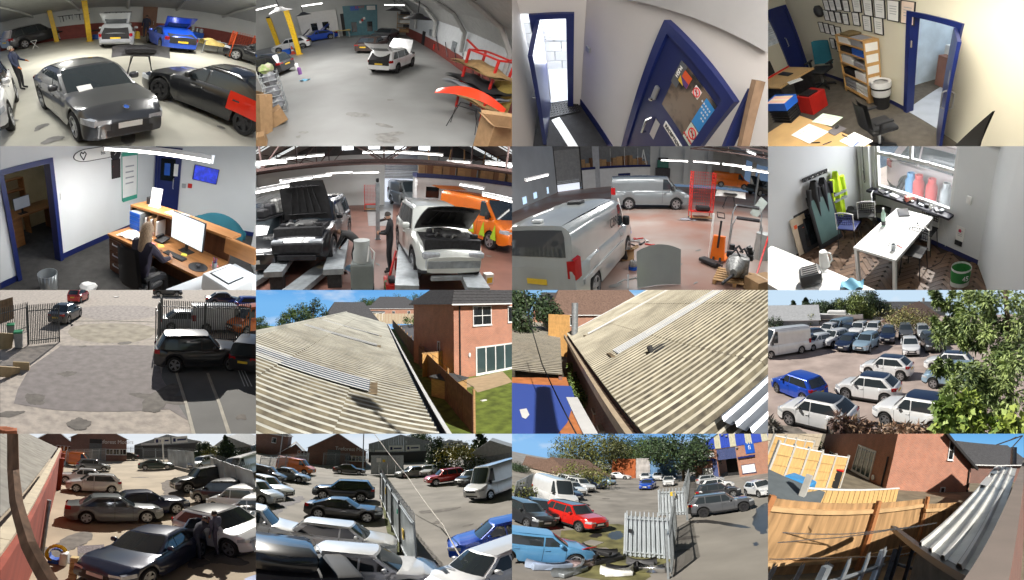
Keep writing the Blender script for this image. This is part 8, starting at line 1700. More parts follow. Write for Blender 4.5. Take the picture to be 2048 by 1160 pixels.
@pb('33')
def roof_33():
 c=place(2,2,120,6.0);sf_(c,160,36)
 ss_(c,(.10,.36,.78),(.35,.62,.9),.2,6.0)
 ground(c,mat('alley_earth',(.08,.07,.05),.95,var=.4,scale=1.5,bump=.4),far=60)
 cem=mat('cream_fibre_cement',(.44,.41,.325),.85,var=.3,scale=.6,bump=.15,dt=8)
 ez=3.2;A,B=G(1040,1150,ez),G(440,362,ez);al=(B-A).normalized();L=(B-A).length+3.5;A0=A-al*3.5
 rt=Vc((al.y,-al.x,0));sl=R(25);up=(rt*cos(sl)+Vc((0,0,sin(sl))));lu=9.5
 t=tg('corrugated_roof','great cream corrugated roof rising to the right from a gutter','roof');pitch=.34;pos=0
 while pos<L:
  m=min(8,int((L-pos)/pitch)+1)
  for j in rg(3):cor(t,'roof_sheet',cem,A0+al*pos+up*(lu*j/3)+Zv(.025*j),al,up,m,pitch,lu/3+.12,.14,2,rib_shade=M_RIBSHADE)
  pos+=m*pitch
 b=MB();e=A0+al*L;b.prism([A0-Zv(.06),A0-Zv(ez),e-Zv(ez),e-Zv(.06)],rt*.2);b.bd('wall',MBd,t)
 gut=mat('brown_gutter',(.08,.05,.035),.7,var=.4);MB().loft([[A0+rt*.05+al*s-Zv(.05),A0+rt*.03+al*s-Zv(.16),A0-rt*.18+al*s-Zv(.16),A0-rt*.2+al*s-Zv(.04)]for s in(0,L/2,L)],closed=False).bd('gutter',gut,t)
 MB().loft([[A0-rt*.2+al*s-Zv(.3),A0-rt*.2+al*s-Zv(.02),A0-rt*.36+al*s-Zv(.02),A0-rt*.36+al*s-Zv(.3)]for s in(0,L/2,L)],closed=False).bd('fascia_board',mat('buff_fascia',(.5,.4,.28),.8,var=.15),t)
 nn=al.cross(up).normalized()
 rl=mat('rooflight_sheet')
 for x,y,m,l in((825,530,4,'dark ribbed rooflight running up the great cream roof'),(605,375,2,'narrow mauve rooflight farther along the great roof'),(525,322,1,'thin far rooflight near the end of the great roof')):
  p=CUR.W(x,y,A,nn);s=(p-A0).dot(al);dn=(p-A0).dot(up);tt=tg('rooflight',l,'rooflight');base=A0+al*(s-m*.13)+up*dn-Zv(-.13)
  cor(tt,'ribbed_sheet',rl if m>2 else mat('mauve_rooflight',(.3,.25,.27),.4),base,al,up,m,.26,lu-dn-.2,.05,2)
  for j in rg(m+1):b=MB();r0=base+al*(j*.26)+nn*(.06 if nn.z>0 else-.06);b.bar(r0,r0+up*(lu-dn-.2),.06,.03);b.bd('white_rib',MWh,tt)
  b=MB();r0=base-up*.2;b.bar(r0,r0+al*(m*.26),.35,.04);b.bd('brown_flashing',mat('rusty_flashing'),tt)
 mt=mat('bright_steel_sheet',(.45,.49,.54),.35,.6,var=.12)
 p=CUR.W(1640,1030,A+Zv(.25),nn);tt=tg('steel_roof_sheets','bright profiled steel sheets curving over the right side of the roof','roof sheet')
 for j in rg(5):
  o=p-al*(.02+(j+1)*.42)
  b=MB();r_=[(0,0),(.05,.07),(.11,.07),(.16,0),(.42,0)]
  b.loft([[o+al*(.42-a_)+up*s+Zv(h_+.02*j)for a_,h_ in r_]for s in(0,1,2.5,4,6)],closed=False);b.bd('steel_sheet',mt,tt)
 q=CUR.W(1150,470,A+Zv(.12),nn);o=MB().lathe([(.001,.02),(.3,.02),(.42,0)],12,'Z').lathe([(.12,.02),(.12,.25),(.001,.25)],10,'Z',(-.3,-.12,0)).bd('roof_vent',mat('sooty_felt',(.04,.04,.042),.8,var=.3),None,loc=q,ry=-sl,rz=az(rt),lb='sooty black vent and felt patch on the great cream roof',cat='vent')
 w2=mat('white_corrugated',(.52,.49,.42),.8,var=.15,scale=.8)
 a=G(375,250,2.4);e=G(400,690,2.4);d2=(a-e).normalized();L2=(a-e).length;lf=Vc((-d2.y,d2.x,0));t=tg('corrugated_roof','pale low corrugated roof at the left edge','roof');upl=(lf+Zv(.06)).normalized()
 cor(t,'roof_sheet',w2,e,d2,upl,int(L2/.5),.5,9,.05,2,rib_shade=M_RIBSHADE);MB().prism([e-Zv(.05),a-Zv(.05),a-Zv(2.4),e-Zv(2.4)],lf*.2).bd('wall',MBd,t)
 blue=mat('blue_roof_paint',(.05,.10,.42),.6,var=.25,scale=1.5,bump=.2,col2=(.5,.16,.07),thr=(.22,.3));orange=mat('orange_felt',(.55,.2,.07),.8,var=.2,scale=2)
 P=[G(-60,740,2.2),G(470,770,2.2),G(500,870,2.2),G(440,1060,2.2),G(330,1190,2.2),G(-60,1190,2.2)];b=MB();n=len(P);ce=sum(P,Vc())/n
 b.add(P+[ce],[(k,(k+1)%n,n)for k in rg(n)]);t=tg('flat_roof','flat roof painted blue over orange at the lower left','roof');b.bd('blue_coating',blue,t)
 b=MB();Q=[G(-60,700,2.18),G(430,700,2.18),G(600,1190,2.18),G(-60,1190,2.18)];b.prism(Q,(0,0,-.12));b.bd('orange_deck',orange,t)
 b=MB();R1=[G(430,870,2.2),G(520,870,2.2),G(700,1190,2.2),G(580,1190,2.2)];b.prism(R1,(0,0,.06));b.bd('pale_kerb',MWh,t)
 b=MB();R1=[G(60,960,2.23),G(115,950,2.23),G(138,1000,2.23),G(110,1032,2.23),G(80,1020,2.23)];b.prism(R1,(0,0,.01));b.bd('white_rag',MPa,None,lb='white rag lying on the blue painted roof',cat='litter')
 MB().tube([CUR.D(95,0,14),CUR.D(135,240,12.5),CUR.D(240,600,9.5),CUR.D(380,900,8),CUR.D(520,1170,7)],.02,5).bd('cable',MBk,None,lb='black cable slanting across the low roofs at the left',cat='cable')
 q0=G(330,1050,2.3);sdv=Vc((sin(R(160))*cos(R(36)),cos(R(160))*cos(R(36)),sin(R(36))));tip=G(250,780,2.3)+sdv*21
 o=MB().tube([(tip.x,tip.y,0),tip],[.45,.4],8).bd('chimney_stack',MBd,None,lb='stack added behind the viewer to cast the long pole shadow over the low roofs',cat='stack');KU.append(o)  # unseen stack added to throw the pole shadow on the low roofs
 p=G(520,760,1.2);cl=[(*G(x,y,1.4),.35)for x,y in((470,620),(480,700),(510,780),(540,830),(560,880),(500,740))]
 cp_('green weeds growing in the alley between the roofs',cl,lm_((.2,.28,.06),(.12,.18,.04),(.06,.09,.02)),1500,.16,8,'alley_weeds','plant')
 for x,y,l in((500,560,'brick pier in the alley nearest the far end'),(700,960,'brick pier with concrete cap in the alley'),(760,1100,'brick pier at the bottom of the alley')):
  t=tg('brick_pier',l,'pier',(G(x,y,1.6).x,G(x,y,1.6).y,0),.3);MB().box((-.3,-.3,0),(.3,.3,1.5)).bd('brickwork',MBo,t);MB().box((-.36,-.36,1.5),(.36,.36,1.6)).bd('cap',mat('concrete_cap',(.4,.36,.3),.9),t)
 p,ht=sd_(500,110,27);MB().tube([(0,0,2),(0,0,ht)],.3,12).bd('flue',MSg,None,50,loc=p,lb='steel flue pipe at the far corner of the great roof',cat='flue')
 for x,yt,dist,w,d_,h,r_,rz_,l in((660,0,48,16,9,5.0,3.4,.45,'orange brick house with brown hipped roof behind the great roof'),(410,30,62,12,9,5,2.8,.3,'orange brick house with solar panels on its dark roof')):
  q,ht=sd_(x,yt,dist);t=hse(l,(q.x,q.y,ht-h-r_),rz_,w,d_,h,r_,MBo,M_TILEB if w>13 else MTi,(('f',-w*.32,h-1,1.1,1.1,2,1),('f',0,h-1,1.1,1.1,2,1),('f',w*.3,h-1,1.1,1.1,2,1),('f',-w*.2,1.4,1.6,1.2,2,1)),hip=.3)
  if w<13:
   for s in(-3,1.5):MB().prism([(s,-d_/2+1,h+r_*.3),(s+2.4,-d_/2+1,h+r_*.3),(s+2.4,-d_/2+3,h+r_*.74),(s,-d_/2+3,h+r_*.74)],(0,-.1,.14)).bd('solar_panel',MGl,t)
 q,top=sd_(110,10,40);tree('dense green tree at the upper left above the low roof',q,top,4.2,'round',DARKG,seed=51)
 q,top=sd_(500,18,75);tree('small tree top between the two orange houses',q,top,3,'round',GREEN,seed=52)
 a,e=sd_(290,205,36)[0],sd_(460,205,34)[0];ht=CUR.at(370,200,a);t=tg('timber_fence','sunlit orange-brown timber fence between low roof and flue','fence',(a.x,a.y,ht-2.4),atan2((e-a).y,(e-a).x));L3=(e-a).length
 for k in rg(20):MB().box((k*L3/20,.01*(k%2),-2),((k+1)*L3/20-.01,.03+.01*(k%2),2.4)).bd('board',mat('orange_timber'),t)
 # third row, fourth view: tree-lined car yard
@pb('34')
def yard_34():
 c=place(3,2,-100,7.2);sf_(c,258,40)
 ss_(c,(.22,.5,.88),(.6,.78,.95),.5,4.0)
 ground(c,mat('pinkish_gravel',(.37,.30,.27),.95,var=.25,scale=.5,bump=.3,bscale=9,dt=9),far=60)
 stains(16,480,6,.15,.8,mat('worn_patch'))
 for k,co,rf,x,y,h,l in(('cross','white','black',395,1075,283,'white crossover with black roof, nearest the viewer at the lower left'),('cross','white','navy',800,865,286,'white crossover with navy roof in the middle of the near rank'),('cross','white','navy',945,690,288,'white crossover with navy roof, farther of the near rank'),('hatch','white','navy',1440,640,292,'white hatchback with navy roof half behind the conifer branches'),('suv','lightblue','lightblue',1480,770,290,'pale blue SUV mostly hidden behind the conifer branches'),('suv','white','navy',1180,1075,296,'large white SUV with blue windscreen at the foot of the conifer')):
  car(k,co,G(x,y),h,l,roof=rf)
 car('hatch','blue',G(240,838),298,'vivid blue hatchback alone at the left of the tree-lined yard')
 for k,co,x,y,h,l in(('hatch','white',388,462,212,'white hatchback, first in the front rank beside the navy cars'),('suv','white',525,440,205,'white SUV, second in the front rank'),('hatch','navy',640,466,195,'navy hatchback, third in the front rank'),('suv','lightblue',785,474,195,'silver blue SUV, fourth in the front rank'),('suv','navy',955,408,182,'dark navy SUV set back between silver SUV and white saloon'),('suv','grey',1092,380,180,'grey SUV half hidden behind the white saloon'),('saloon','white',1128,492,178,'white saloon with twin grille standing forward in the front rank'),('hatch','silver',1228,370,178,'silver hatchback behind the dark SUV at the right'),('suv','darkgrey',1292,470,174,'dark SUV with chrome grille right of the white saloon'),('suv','navy',1392,412,165,'navy SUV at the right end by the conifer'),('suv','white',488,372,200,'white SUV, leftmost of the back rank'),('van','lightblue',568,350,200,'pale blue van in the back rank'),('hatch','navy',632,362,190,'navy hatchback, third in the back rank'),('suv','white',722,362,190,'white SUV in the middle of the back rank'),('suv','white',838,362,188,'white SUV at the right of the back rank'),('hatch','navy',265,470,225,'navy hatchback beside the white high-roof van'),('saloon','navy',350,405,215,'navy saloon behind the first white hatchback')):
  car(k,co,G(x,y+6),h,l,dt=1)
 car('bigvan','white',G(120,520),218,'white high-roof van at the left edge of the tree-lined yard')
 p=CUR.D(858,258,62);car('van','white',p,268,'white van passing on the raised road behind the yard',dt=1)
 a,e=CUR.D(640,262,61),CUR.D(1000,262,61);b=MB();d=e-a;b.prism([(a.x,a.y,a.z-4),(e.x,e.y,a.z-4),(e.x,e.y,a.z),(a.x,a.y,a.z)],(d.y*-.02,3,0));b.bd('retaining_wall',M_BRICK,None,lb='low red brick retaining wall below the passing white van',cat='wall')
 for x,yt,dist,r_,kd,ms,sd,l in((200,95,60,3.6,'conifer',DARKG,31,'dark conifer at the left end of the tree belt'),(300,75,62,4.0,'conifer',DARKG,32,'tallest conifer of the left tree belt'),(395,105,64,3.5,'round',DARKG,33,'dark bushy tree in the middle of the belt'),(460,130,63,3.2,'round',DARKG,34,'low dark tree right of the middle of the belt'),(530,88,60,4.0,'round',DARKG,35,'broad dark tree at the right end of the belt'),(668,42,58,4.2,'round',lm_((.17,.22,.05),(.11,.15,.035),(.06,.09,.02)),36,'light green round tree behind the back rank'),(785,35,62,4.2,'round',DARKG,37,'dark round tree right of the light green one'),(915,105,70,2.4,'round',GREEN,38,'thin tree before the terraced roofs')):
  p,top=sd_(x,yt,dist);p.z=-3;tree(l,p,top+3,r_,kd,ms,seed=sd)
 p,top=sd_(356,205,50);p.z=-.5;shr('small yellow-green round bush beside the grey shed',p,top+.5,1.5,lm_((.28,.3,.06),(.2,.22,.04),(.12,.13,.03)),700,.2,4)
 p,top=sd_(1100,200,44);shr('wide yellowish hedge behind the dark SUV and white saloon',p,top,4.6,lm_((.26,.24,.08),(.16,.16,.05),(.08,.09,.03)),2600,.24,8)
 p,top=sd_(20,225,48);p.z=-1;shr('dark shrub at the left edge above the high-roof van',p,top+1,2.0,DARKG,900,.22,3)
 a,ht=sd_(190,225,52);hse('grey gabled shed behind the white high-roof van',(a.x,a.y,0),.35,9,7,max(1,ht-1.8),1.8,mat('grey_cladding',(.3,.33,.36)),mat('pale_sheet_roof',(.42,.43,.44)),name='shed',cat='shed')
 a,ht=sd_(1150,115,56);hse('bungalow with pale gable and brown tiles behind the hedge',(a.x,a.y,ht-6),PI/2-.3,11,9,3.4,2.6,mat('cream_render',(.55,.5,.44),.8),M_TILEB,(('l',0,3.9,.6,.6,1,1),),name='bungalow')
 a,ht=sd_(1010,100,90);hse('long terraced row with grey roofs above the bungalow',(a.x,a.y,ht-8),0,30,8,6,2,mat('grey_render',(.4,.38,.36),.8),MTi,tuple(('f',-12+4*k,4,1,1.2,1,1)for k in rg(7)),name='terraced_row',chimney=True)
 a,ht=sd_(560,235,54);t=tg('boat_on_trailer','white boat on a trailer behind the back rank','boat',(a.x,a.y,max(.2,ht-1.4)),.05)
 MB().loft([[(x,w,.9),(x,w*.6,.2),(x,0,0),(x,-w*.6,.2),(x,-w,.9)]for x,w in((-4,.9),(-1,1.1),(2,1.0),(3.6,.5),(4.5,.05))],closed=False).bd('hull',MWh,t,50);MB().rbox((-2,-.7,.9),(1.4,.7,1.5),.2).bd('cabin',MPa,t);MB().box((-3.5,-.6,-.5),(3.8,.6,-.3)).bd('trailer',MDm,t)
 rnd=random.Random(9);cl=[]
 for x,y,dist,r_ in((1950,60,11,1.2),(1750,100,11,1.1),(1850,250,10.5,1.2),(2000,300,10,1.1),(1700,200,11,.7),(1900,420,10,1.1),(1760,330,10.5,.8),(1500,180,12,.5),(1560,60,12,.5),(1340,60,12,.3),(1420,130,12,.4),(1650,420,10.5,.5),(1550,280,11.5,.55),(1800,560,9.5,.8),(1950,600,9.5,1.0),(1850,720,9.2,.8),(1680,650,9.8,.45),(1500,680,10,.3),(1350,660,10.3,.2),(1460,780,9.6,.3),(1600,820,9.2,.5),(1980,820,9,.9),(1750,880,9,.5),(1450,350,11.8,.35),(1360,300,12,.3),(2010,480,9.6,.9)):
  p=CUR.D(x,y,dist);cl.append((p.x,p.y,p.z,r_))
  cl[-1]=(*cl[-1][:3],r_*.62)
  for _ in rg(4):cl.append((p.x+rnd.gauss(0,r_*.7),p.y+rnd.gauss(0,r_*.5),p.z+rnd.gauss(0,r_*.7),r_*.36))
 cp_('big near conifer with drooping sprays filling the right side',cl,lm_((.30,.38,.13),(.19,.26,.09),(.07,.11,.04)),24000,.16,3,'conifer_tree','tree',[CUR.D(1930,1180,9.6),CUR.D(1920,700,9.8),CUR.D(1900,200,10.6),CUR.D(1880,-100,11)])
 cl=[(*CUR.D(x,y,7.4),r_)for x,y,r_ in((1480,1000,.45),(1600,930,.35),(1450,1100,.4),(1620,1060,.4),(1920,1080,.4),(1750,1120,.35),(1980,1130,.3),(1400,940,.25))]
 cp_('sycamore shoots with broad pale leaves at the bottom right',cl,lm_((.34,.42,.08),(.24,.32,.06),(.1,.16,.03)),1300,.2,5,'sycamore_shoots','plant',shape='leaf')
 cl=[(*CUR.D(x,y,7.6),.22)for x,y in((560,1060),(640,1080),(720,1090),(800,1110),(900,1140),(1000,1140),(1100,1130),(1200,1130),(600,1120),(700,1140))]
 cp_('dry brown creeper along the fence top at the bottom edge',cl,lm_((.3,.2,.13),(.2,.12,.08),(.1,.06,.05)),1600,.16,6,'dry_creeper','creeper')
 a,e=CUR.D(540,1120,7.7),CUR.D(1350,1150,7.7);d=e-a;t=tg('timber_fence','weathered timber fence under the dry creeper','fence',(a.x,a.y,a.z-1.2),az(d));n=18;L=hypot(d.x,d.y)
 for k in rg(n):MB().box((k*L/n,.01*(k%2),0),((k+1)*L/n-.008,.025+.01*(k%2),1.2)).bd('board',mat('weathered_timber',(.24,.17,.11)),t)
 cl=[(*CUR.D(x,y,8.2),.2)for x,y in((20,1090),(60,1130),(10,1140))]
 cp_('grey dead twigs at the bottom left of the tree-lined yard',cl,lm_((.3,.28,.25),(.2,.19,.17),(.1,.1,.09)),300,.2,7,'dead_twigs','shrub')
 # bottom row, first view: yard beside the red wall
@pb('41')
def yard_41():
 c=place(0,3,10,4.7);sf_(c,15,38)
 ss_(c,(.35,.56,.85),(.8,.85,.9),.6,3.0)
 ground(c,mat('sandy_yard',(.40,.33,.24),.9,var=.25,scale=.3,bump=.3,bscale=8,dt=9),far=85)
 stains(16,330,7,.15,.8,mat('worn_patch'))
 ptc('wet_patch',blob([G(1260,380),G(1420,360),G(1490,440),G(1420,590),G(1310,520)],.2),mat('damp_earth',(.16,.135,.115),.95,var=.3),.01)
 ptc('gravel_strip',[G(610,890),G(820,880),G(860,1160),G(620,1160)],mat('purple_gravel',(.17,.15,.16),.95,var=.5,scale=12,bump=.5),.008)
 car('coupe','navy',G(1200,1060),218,'dark navy saloon with open door and sunlit windscreen, nearest the viewer')
 car('saloon','midgrey',G(890,690),82,'long grey saloon with sunlit roof parked against the red wall')
 car('saloon','navy',G(1140,640),80,'navy bonnet of a saloon just beyond the long grey saloon',dt=1)
 car('hatch','white',G(735,462),262,'white hatchback with red tail lamp facing the red wall')
 car('saloon','white',G(650,398),262,'white saloon farther along the red wall',dt=1)
 car('hatch','midgrey',G(735,298),84,'silver grey hatchback before the orange van behind the palisade',dt=1)
 car('van','orange',G(600,262),95,'orange van behind the palisade above the parked cars',dt=1)
 car('saloon','black',G(990,215),265,'black saloon parked across the far gateway',dt=1)
 car('coupe','green',G(1235,288),100,'dark sports coupe standing before the far steel fence',dt=1)
 car('bigsuv','black',G(1610,440),262,'black SUV facing left by the right-hand sheet fence')
 car('hatch','black',G(1770,540),325,'small black hatchback with red tail lamps behind the black SUV',dt=1)
 car('hatch','white',G(1930,615),335,'small white hatchback at the right edge with dark rear window',dt=1)
 car('hatch','white',G(2075,720),330,'white car corner at the far right edge',dt=1)
 t=car('cross','white',G(1770,880),155,'white crossover with black roof that two people attend to',roof='black')
 car('hatch','silver',G(1600,275),235,'silver hatchback beyond the sheet fence under the conifers',dt=1)
 car('van','white',G(1930,345),240,'white van beyond the sheet fence at the right',dt=1)
 p=G(1440,965);t=tg('open_car_door','open front door of the dark navy saloon seen edge on','car door',p+Zv(.3),R(25))
 MB().prism([(0,0,0),(1.05,0,0),(1.05,0,.62),(0,0,.62)],(0,.08,0)).bd('door_skin',paint(PAINTS['navy']),t)
 MB().bar((.05,.04,.62),(.45,.04,1.05),.05).bar((.45,.04,1.05),(1.0,.04,1.0),.05).bar((1.0,.04,1.0),(1.03,.04,.62),.05).bd('window_frame',M_CHROME,t)
 MB().prism([(.1,.03,.62),(1.0,.03,.62),(.98,.03,.98),(.46,.03,1.02)],(0,.01,0)).bd('door_glass',MCg,t)
 cl=dict(top=(.05,.05,.07),leg=(.06,.065,.09),shoe=(.02,.02,.02))
 psn('person in dark clothes bending by the white crossover with yellow gloves',dict(belly=(0,.12,1.08),chest=(0,.28,1.22),neck=(0,.4,1.34),head=(0,.5,1.42),top=(0,.56,1.53),lsh=(-.19,.32,1.28),rsh=(.19,.32,1.28),lel=(-.28,.55,1.15),lwr=(-.2,.75,1.2),lha=(-.17,.83,1.24),rel=(.28,.55,1.15),rwr=(.2,.75,1.18),rha=(.17,.83,1.2)),dict(cl,hand=(.7,.5,.02)),G(1560,1000),R(-60))
 psn('person in grey overalls standing with back turned beside the white crossover',dict(rel=(.28,.1,1.15),rwr=(.2,.3,1.05),rha=(.15,.38,1.03)),dict(top=(.12,.11,.15),leg=(.10,.09,.12)),G(1745,960),R(30))
 red=mat('red_painted_wall',(.30,.055,.03),.85,var=.35,scale=1.2,bump=.3,stretch=(1,1,.4))
 cream=mat('pale_coping',(.55,.47,.34),.8,var=.15)
 hf=2.8;a,e=G(490,125,hf),G(150,860,hf);a.z=e.z=0;d=(e-a);L=d.length+3;d.normalize();rz=az(d)
 t=tg('red_wall','tall red rendered wall with pale coping along the left of the yard','wall',a,rz)
 MB().box((0,-.35,0),(L,0,hf)).bd('wall',red,t)
 for k in rg(12):MB().box((k*L/12,-.36,hf),((k+1)*L/12-.02,-.1,hf+.08)).bd('coping_stone',cream,t)
 for x in(2.5,9):MB().box((x,0,0),(x+.5,.35,hf-.35)).box((x-.06,0,hf-.35),(x+.56,.42,hf-.25)).bd('buttress',red,t)
 MB().tube([(L-9,.12,0),(L-9,.12,hf-.5)],.07,8).bd('downpipe',MSg,t)
 sheet=mat('grey_fibre_cement',(.36,.34,.30),.85,var=.25,scale=1.5)
 def rf(lb,x0,x1,m,dz=0.0):
  tt=tg('corrugated_roof',lb,'roof',a+Zv(hf+.06+dz),rz)
  n=int((x1-x0)/.11);vs=[];b=MB()
  b.loft([[(x0+i*.11,-.5,.04*(i%2)),(x0+i*.11,-9,2.8+.04*(i%2))]for i in rg(n)],closed=False);b.bd('sheeting',m,tt)
  return tt
 rf('grey corrugated roof sloping up behind the red wall',0,L,sheet)
 b=MB();p=CUR.D(95,560,4.0);q0=CUR.D(100,-40,4.4);q1=CUR.D(390,1180,3.2);qm=CUR.D(130,560,3.8)
 b.tube([q0,CUR.D(105,300,4.2),qm,CUR.D(225,880,3.4),q1],[.085]*5,6);b.bd('timber_post',mat('dark_timber_pole',(.19,.105,.06),.85,var=.35,scale=2,stretch=(6,6,.5)),None,lb='weathered timber pole leaning across the left foreground',cat='post')
 for i,(x,y,l)in en(((430,1030,'yellow hose reel at the foot of the red wall'),)):
  p=G(x,y);t=tg('hose_reel',l,'hose reel',p);b=MB()
  for k in rg(3):b.tube([(cos(q*.4)*.3,.1*k,.35+sin(q*.4)*.3)for q in rg(17)],.035,6)
  b.bd('hose',M_YELLOW,t);MB().lathe([(.2,-.05),(.2,.25)],10,'Y',(0,0,.35)).box((-.2,-.05,0),(.2,.25,.1)).bd('drum',MBl,t)
 p=G(500,1040);MB().rbox((-.12,-.2,0),(.12,.2,.5),.08).bd('white_canister',MWh,None,40,loc=p,lb='white plastic canister beside the hose reel',cat='canister')
 for i in rg(4):MB().rbox((-.1,-.11,.2*i),(.1,.11,.2*i+.18),.01).bd('concrete_block',mat('yellow_block',(.55,.42,.2),.85),None,loc=G(572,1150),lb=('bottom','second','third','top')[i]+' yellowish block of the little stack at the bottom edge',cat='block')
 pal('palisade run beside the orange van',G(520,262),G(835,225),2.3,MSg,.25)
 pal('palisade across the far gateway by the lettered unit',G(835,200),G(1125,200),2.3,MSg,.25)
 pal('palisade left of the far steel sheet gate',G(1130,215),G(1330,222),2.2,MSg,.25)
 sm=mat('mottled_steel_sheet',(.36,.40,.42),.45,.2,var=.3,scale=.8,bump=.05)
 for l,x0,y0,x1,y1,n in(('far steel sheet fence behind the sports coupe',1330,250,1540,300,4),('right-hand steel sheet fence with spiked top',1680,390,2060,640,7)):
  p,q=G(x0,y0),G(x1,y1);d=q-p;L2=d.length;t=tg('sheet_fence',l,'fence',p,az(d))
  for k in rg(n):MB().box((k*L2/n,.03*(k%2),.05),((k+1)*L2/n-.03,.03+.03*(k%2),2.3)).bd('sheet',sm,t)
  for k in rg(int(L2/.35)):MB().prism([(k*.35,.08,1.9),(k*.35+.08,.08,1.9),(k*.35+.04,.08,2.65)],(0,.02,0)).bd('spike',MSg,t)
 bu_('red-brown unit with white lettering above its dark doorway',560,1000,30,-60,200,58,'Treforest Motors')
 bu_('red fronted unit at the far left beyond the corrugated roof',300,560,40,-30,200,60,None,False)
 works_shed('long grey warehouse with sign boards at the upper right',1060,1590,95,10,66)
 p,h=sd_(1282,40,52);MB().tube([(0,0,0),(0,0,h)],.12,8).rbox((-.3,-.2,h-.6),(.3,.2,h),.05).bd('pole',MWh,None,50,loc=p,lb='white pole in front of the long grey warehouse',cat='pole')
 for x,yt,dist,r_,kd,ms,sd,l in((1600,95,48,1.6,'column',DARKG,21,'dark columnar cypress at the end of the grey warehouse'),(1775,20,46,1.9,'conifer',DARKG,22,'spiky conifer right of the yellow bush'),(1910,115,52,3.0,'round',DARKG,23,'round dark tree at the right edge under the sky')):
  p,top=sd_(x,yt,dist);tree(l,p,top,r_,kd,ms,seed=sd)
 p,top=sd_(1680,125,47);shr('sunlit yellow bush between cypress and spiky conifer',p,top,1.9,YELL,1300,.22,7)
 a,ht=sd_(1900,205,55);hse('grey gabled shed behind the right-hand sheet fence',a,.9,9,7,max(1.5,ht-1.5),1.8,mat('grey_cladding'),mat('pale_sheet_roof'),name='shed')
 p=G(2010,1130,1.3);MB().grid(lambda u,v:(-.2+1.4*u,-1.2+1.2*v,.06*sin(9*u)*sin(7*v)),10,8).bd('blue_tarpaulin',mat('blue_tarpaulin',(.2,.27,.48),.6,var=.3,scale=3,col2=(.5,.15,.08),thr=(.25,.36)),None,60,loc=p,lb='blue tarpaulin with orange paint flecks at the bottom right corner',cat='tarpaulin')
 # bottom row, second view: yard split by a steel sheet fence
def bu_(lb,x0,x1,ytop,yap,ybase,dist,sign=None,door=True):
 a,ht=sd_(x0,ytop,dist);b2,_=sd_(x1,ytop,dist);d=b2-a;L=d.length;ap=CUR.at((x0+x1)/2,yap,(a+b2)/2)
 t=tg('works_unit',lb,'building',a,az(d))
 MB().box((0,0,-1),(L,.3,ht)).prism([(0,0,ht),(L,0,ht),(L/2,0,ap)],(0,.3,0)).bd('wall',MBd,t)
 MB().add([(-.5,-.6,ht-.2),(L/2,-.6,ap+.15),(L/2,18,ap+.15),(-.5,18,ht-.2),(L+.5,-.6,ht-.2),(L+.5,18,ht-.2)],[(0,1,2,3),(1,4,5,2)]).bd('roof',mat('weathered_sheet',(.3,.29,.27),.7,var=.25),t)
 if door:
  s=obj('roller_door',None,t)
  for k in rg(10):MB().box((L*.34,-.08,.3*k),(L*.56,-.02,.3*k+.27)).bd('slat',mat('grey_shutter',(.12,.14,.15),.5,.3),s)
  MB().box((L*.34,-.07,3.0),(L*.56,-.01,ht-.1)).bd('door_header',MTr,t)
 for k in(.7,.82,.93):wdw(t,(L*k,0,1.6),(0,-1,0),1.3,1.0,2,1)
 if sign:lt(sign,.95,MWh,t,(L*.78,-.05,3.3))
 return t
def works_shed(lb,x0,x1,ye,yap,dist,sign=True):
 a,ht=sd_(x0,ye,dist);b2,_=sd_(x1,ye,dist);d=b2-a;L=d.length;ap=CUR.at((x0+x1)/2,yap,(a+b2)/2)
 t=tg('warehouse',lb,'building',a,az(d));cl=mat('grey_cladding')
 n=26;w=L/n
 for k in rg(n):
  z0,z1=[ht+(ap-ht)*(1-abs(x-L/2)/(L/2))for x in(k*w,(k+1)*w)]
  MB().prism([(k*w,-.05*(k%2),2.4),((k+1)*w-.02,-.05*(k%2),2.4),((k+1)*w-.02,-.05*(k%2),z1),(k*w,-.05*(k%2),z0)],(0,.2,0)).bd('cladding_panel',cl,t)
 MB().box((0,.02,-1),(L,.3,2.4)).bd('wall',mat('dark_render',(.07,.07,.075),.8),t)
 MB().add([(-.4,-.4,ht-.1),(L/2,-.4,ap+.1),(L/2,20,ap+.1),(-.4,20,ht-.1),(L+.4,-.4,ht-.1),(L+.4,20,ht-.1)],[(0,1,2,3),(1,4,5,2)]).bd('roof',mat('pale_sheet_roof'),t)
 for k in(.42,.68):s=MB().box((L*k-1.6,-.12,2.6),(L*k+1.6,-.06,3.9)).bd('sign_board',MPa,t);MB().box((L*k-1.3,-.14,2.9),(L*k-.8,-.125,3.6)).box((L*k-.5,-.14,3.1),(L*k+1.3,-.125,3.4)).bd('sign_mark',MNa,s)
 MB().box((L*.1,-.3,2.5),(L*.35,-.05,2.9)).bd('canopy',MWh,t)
 return t
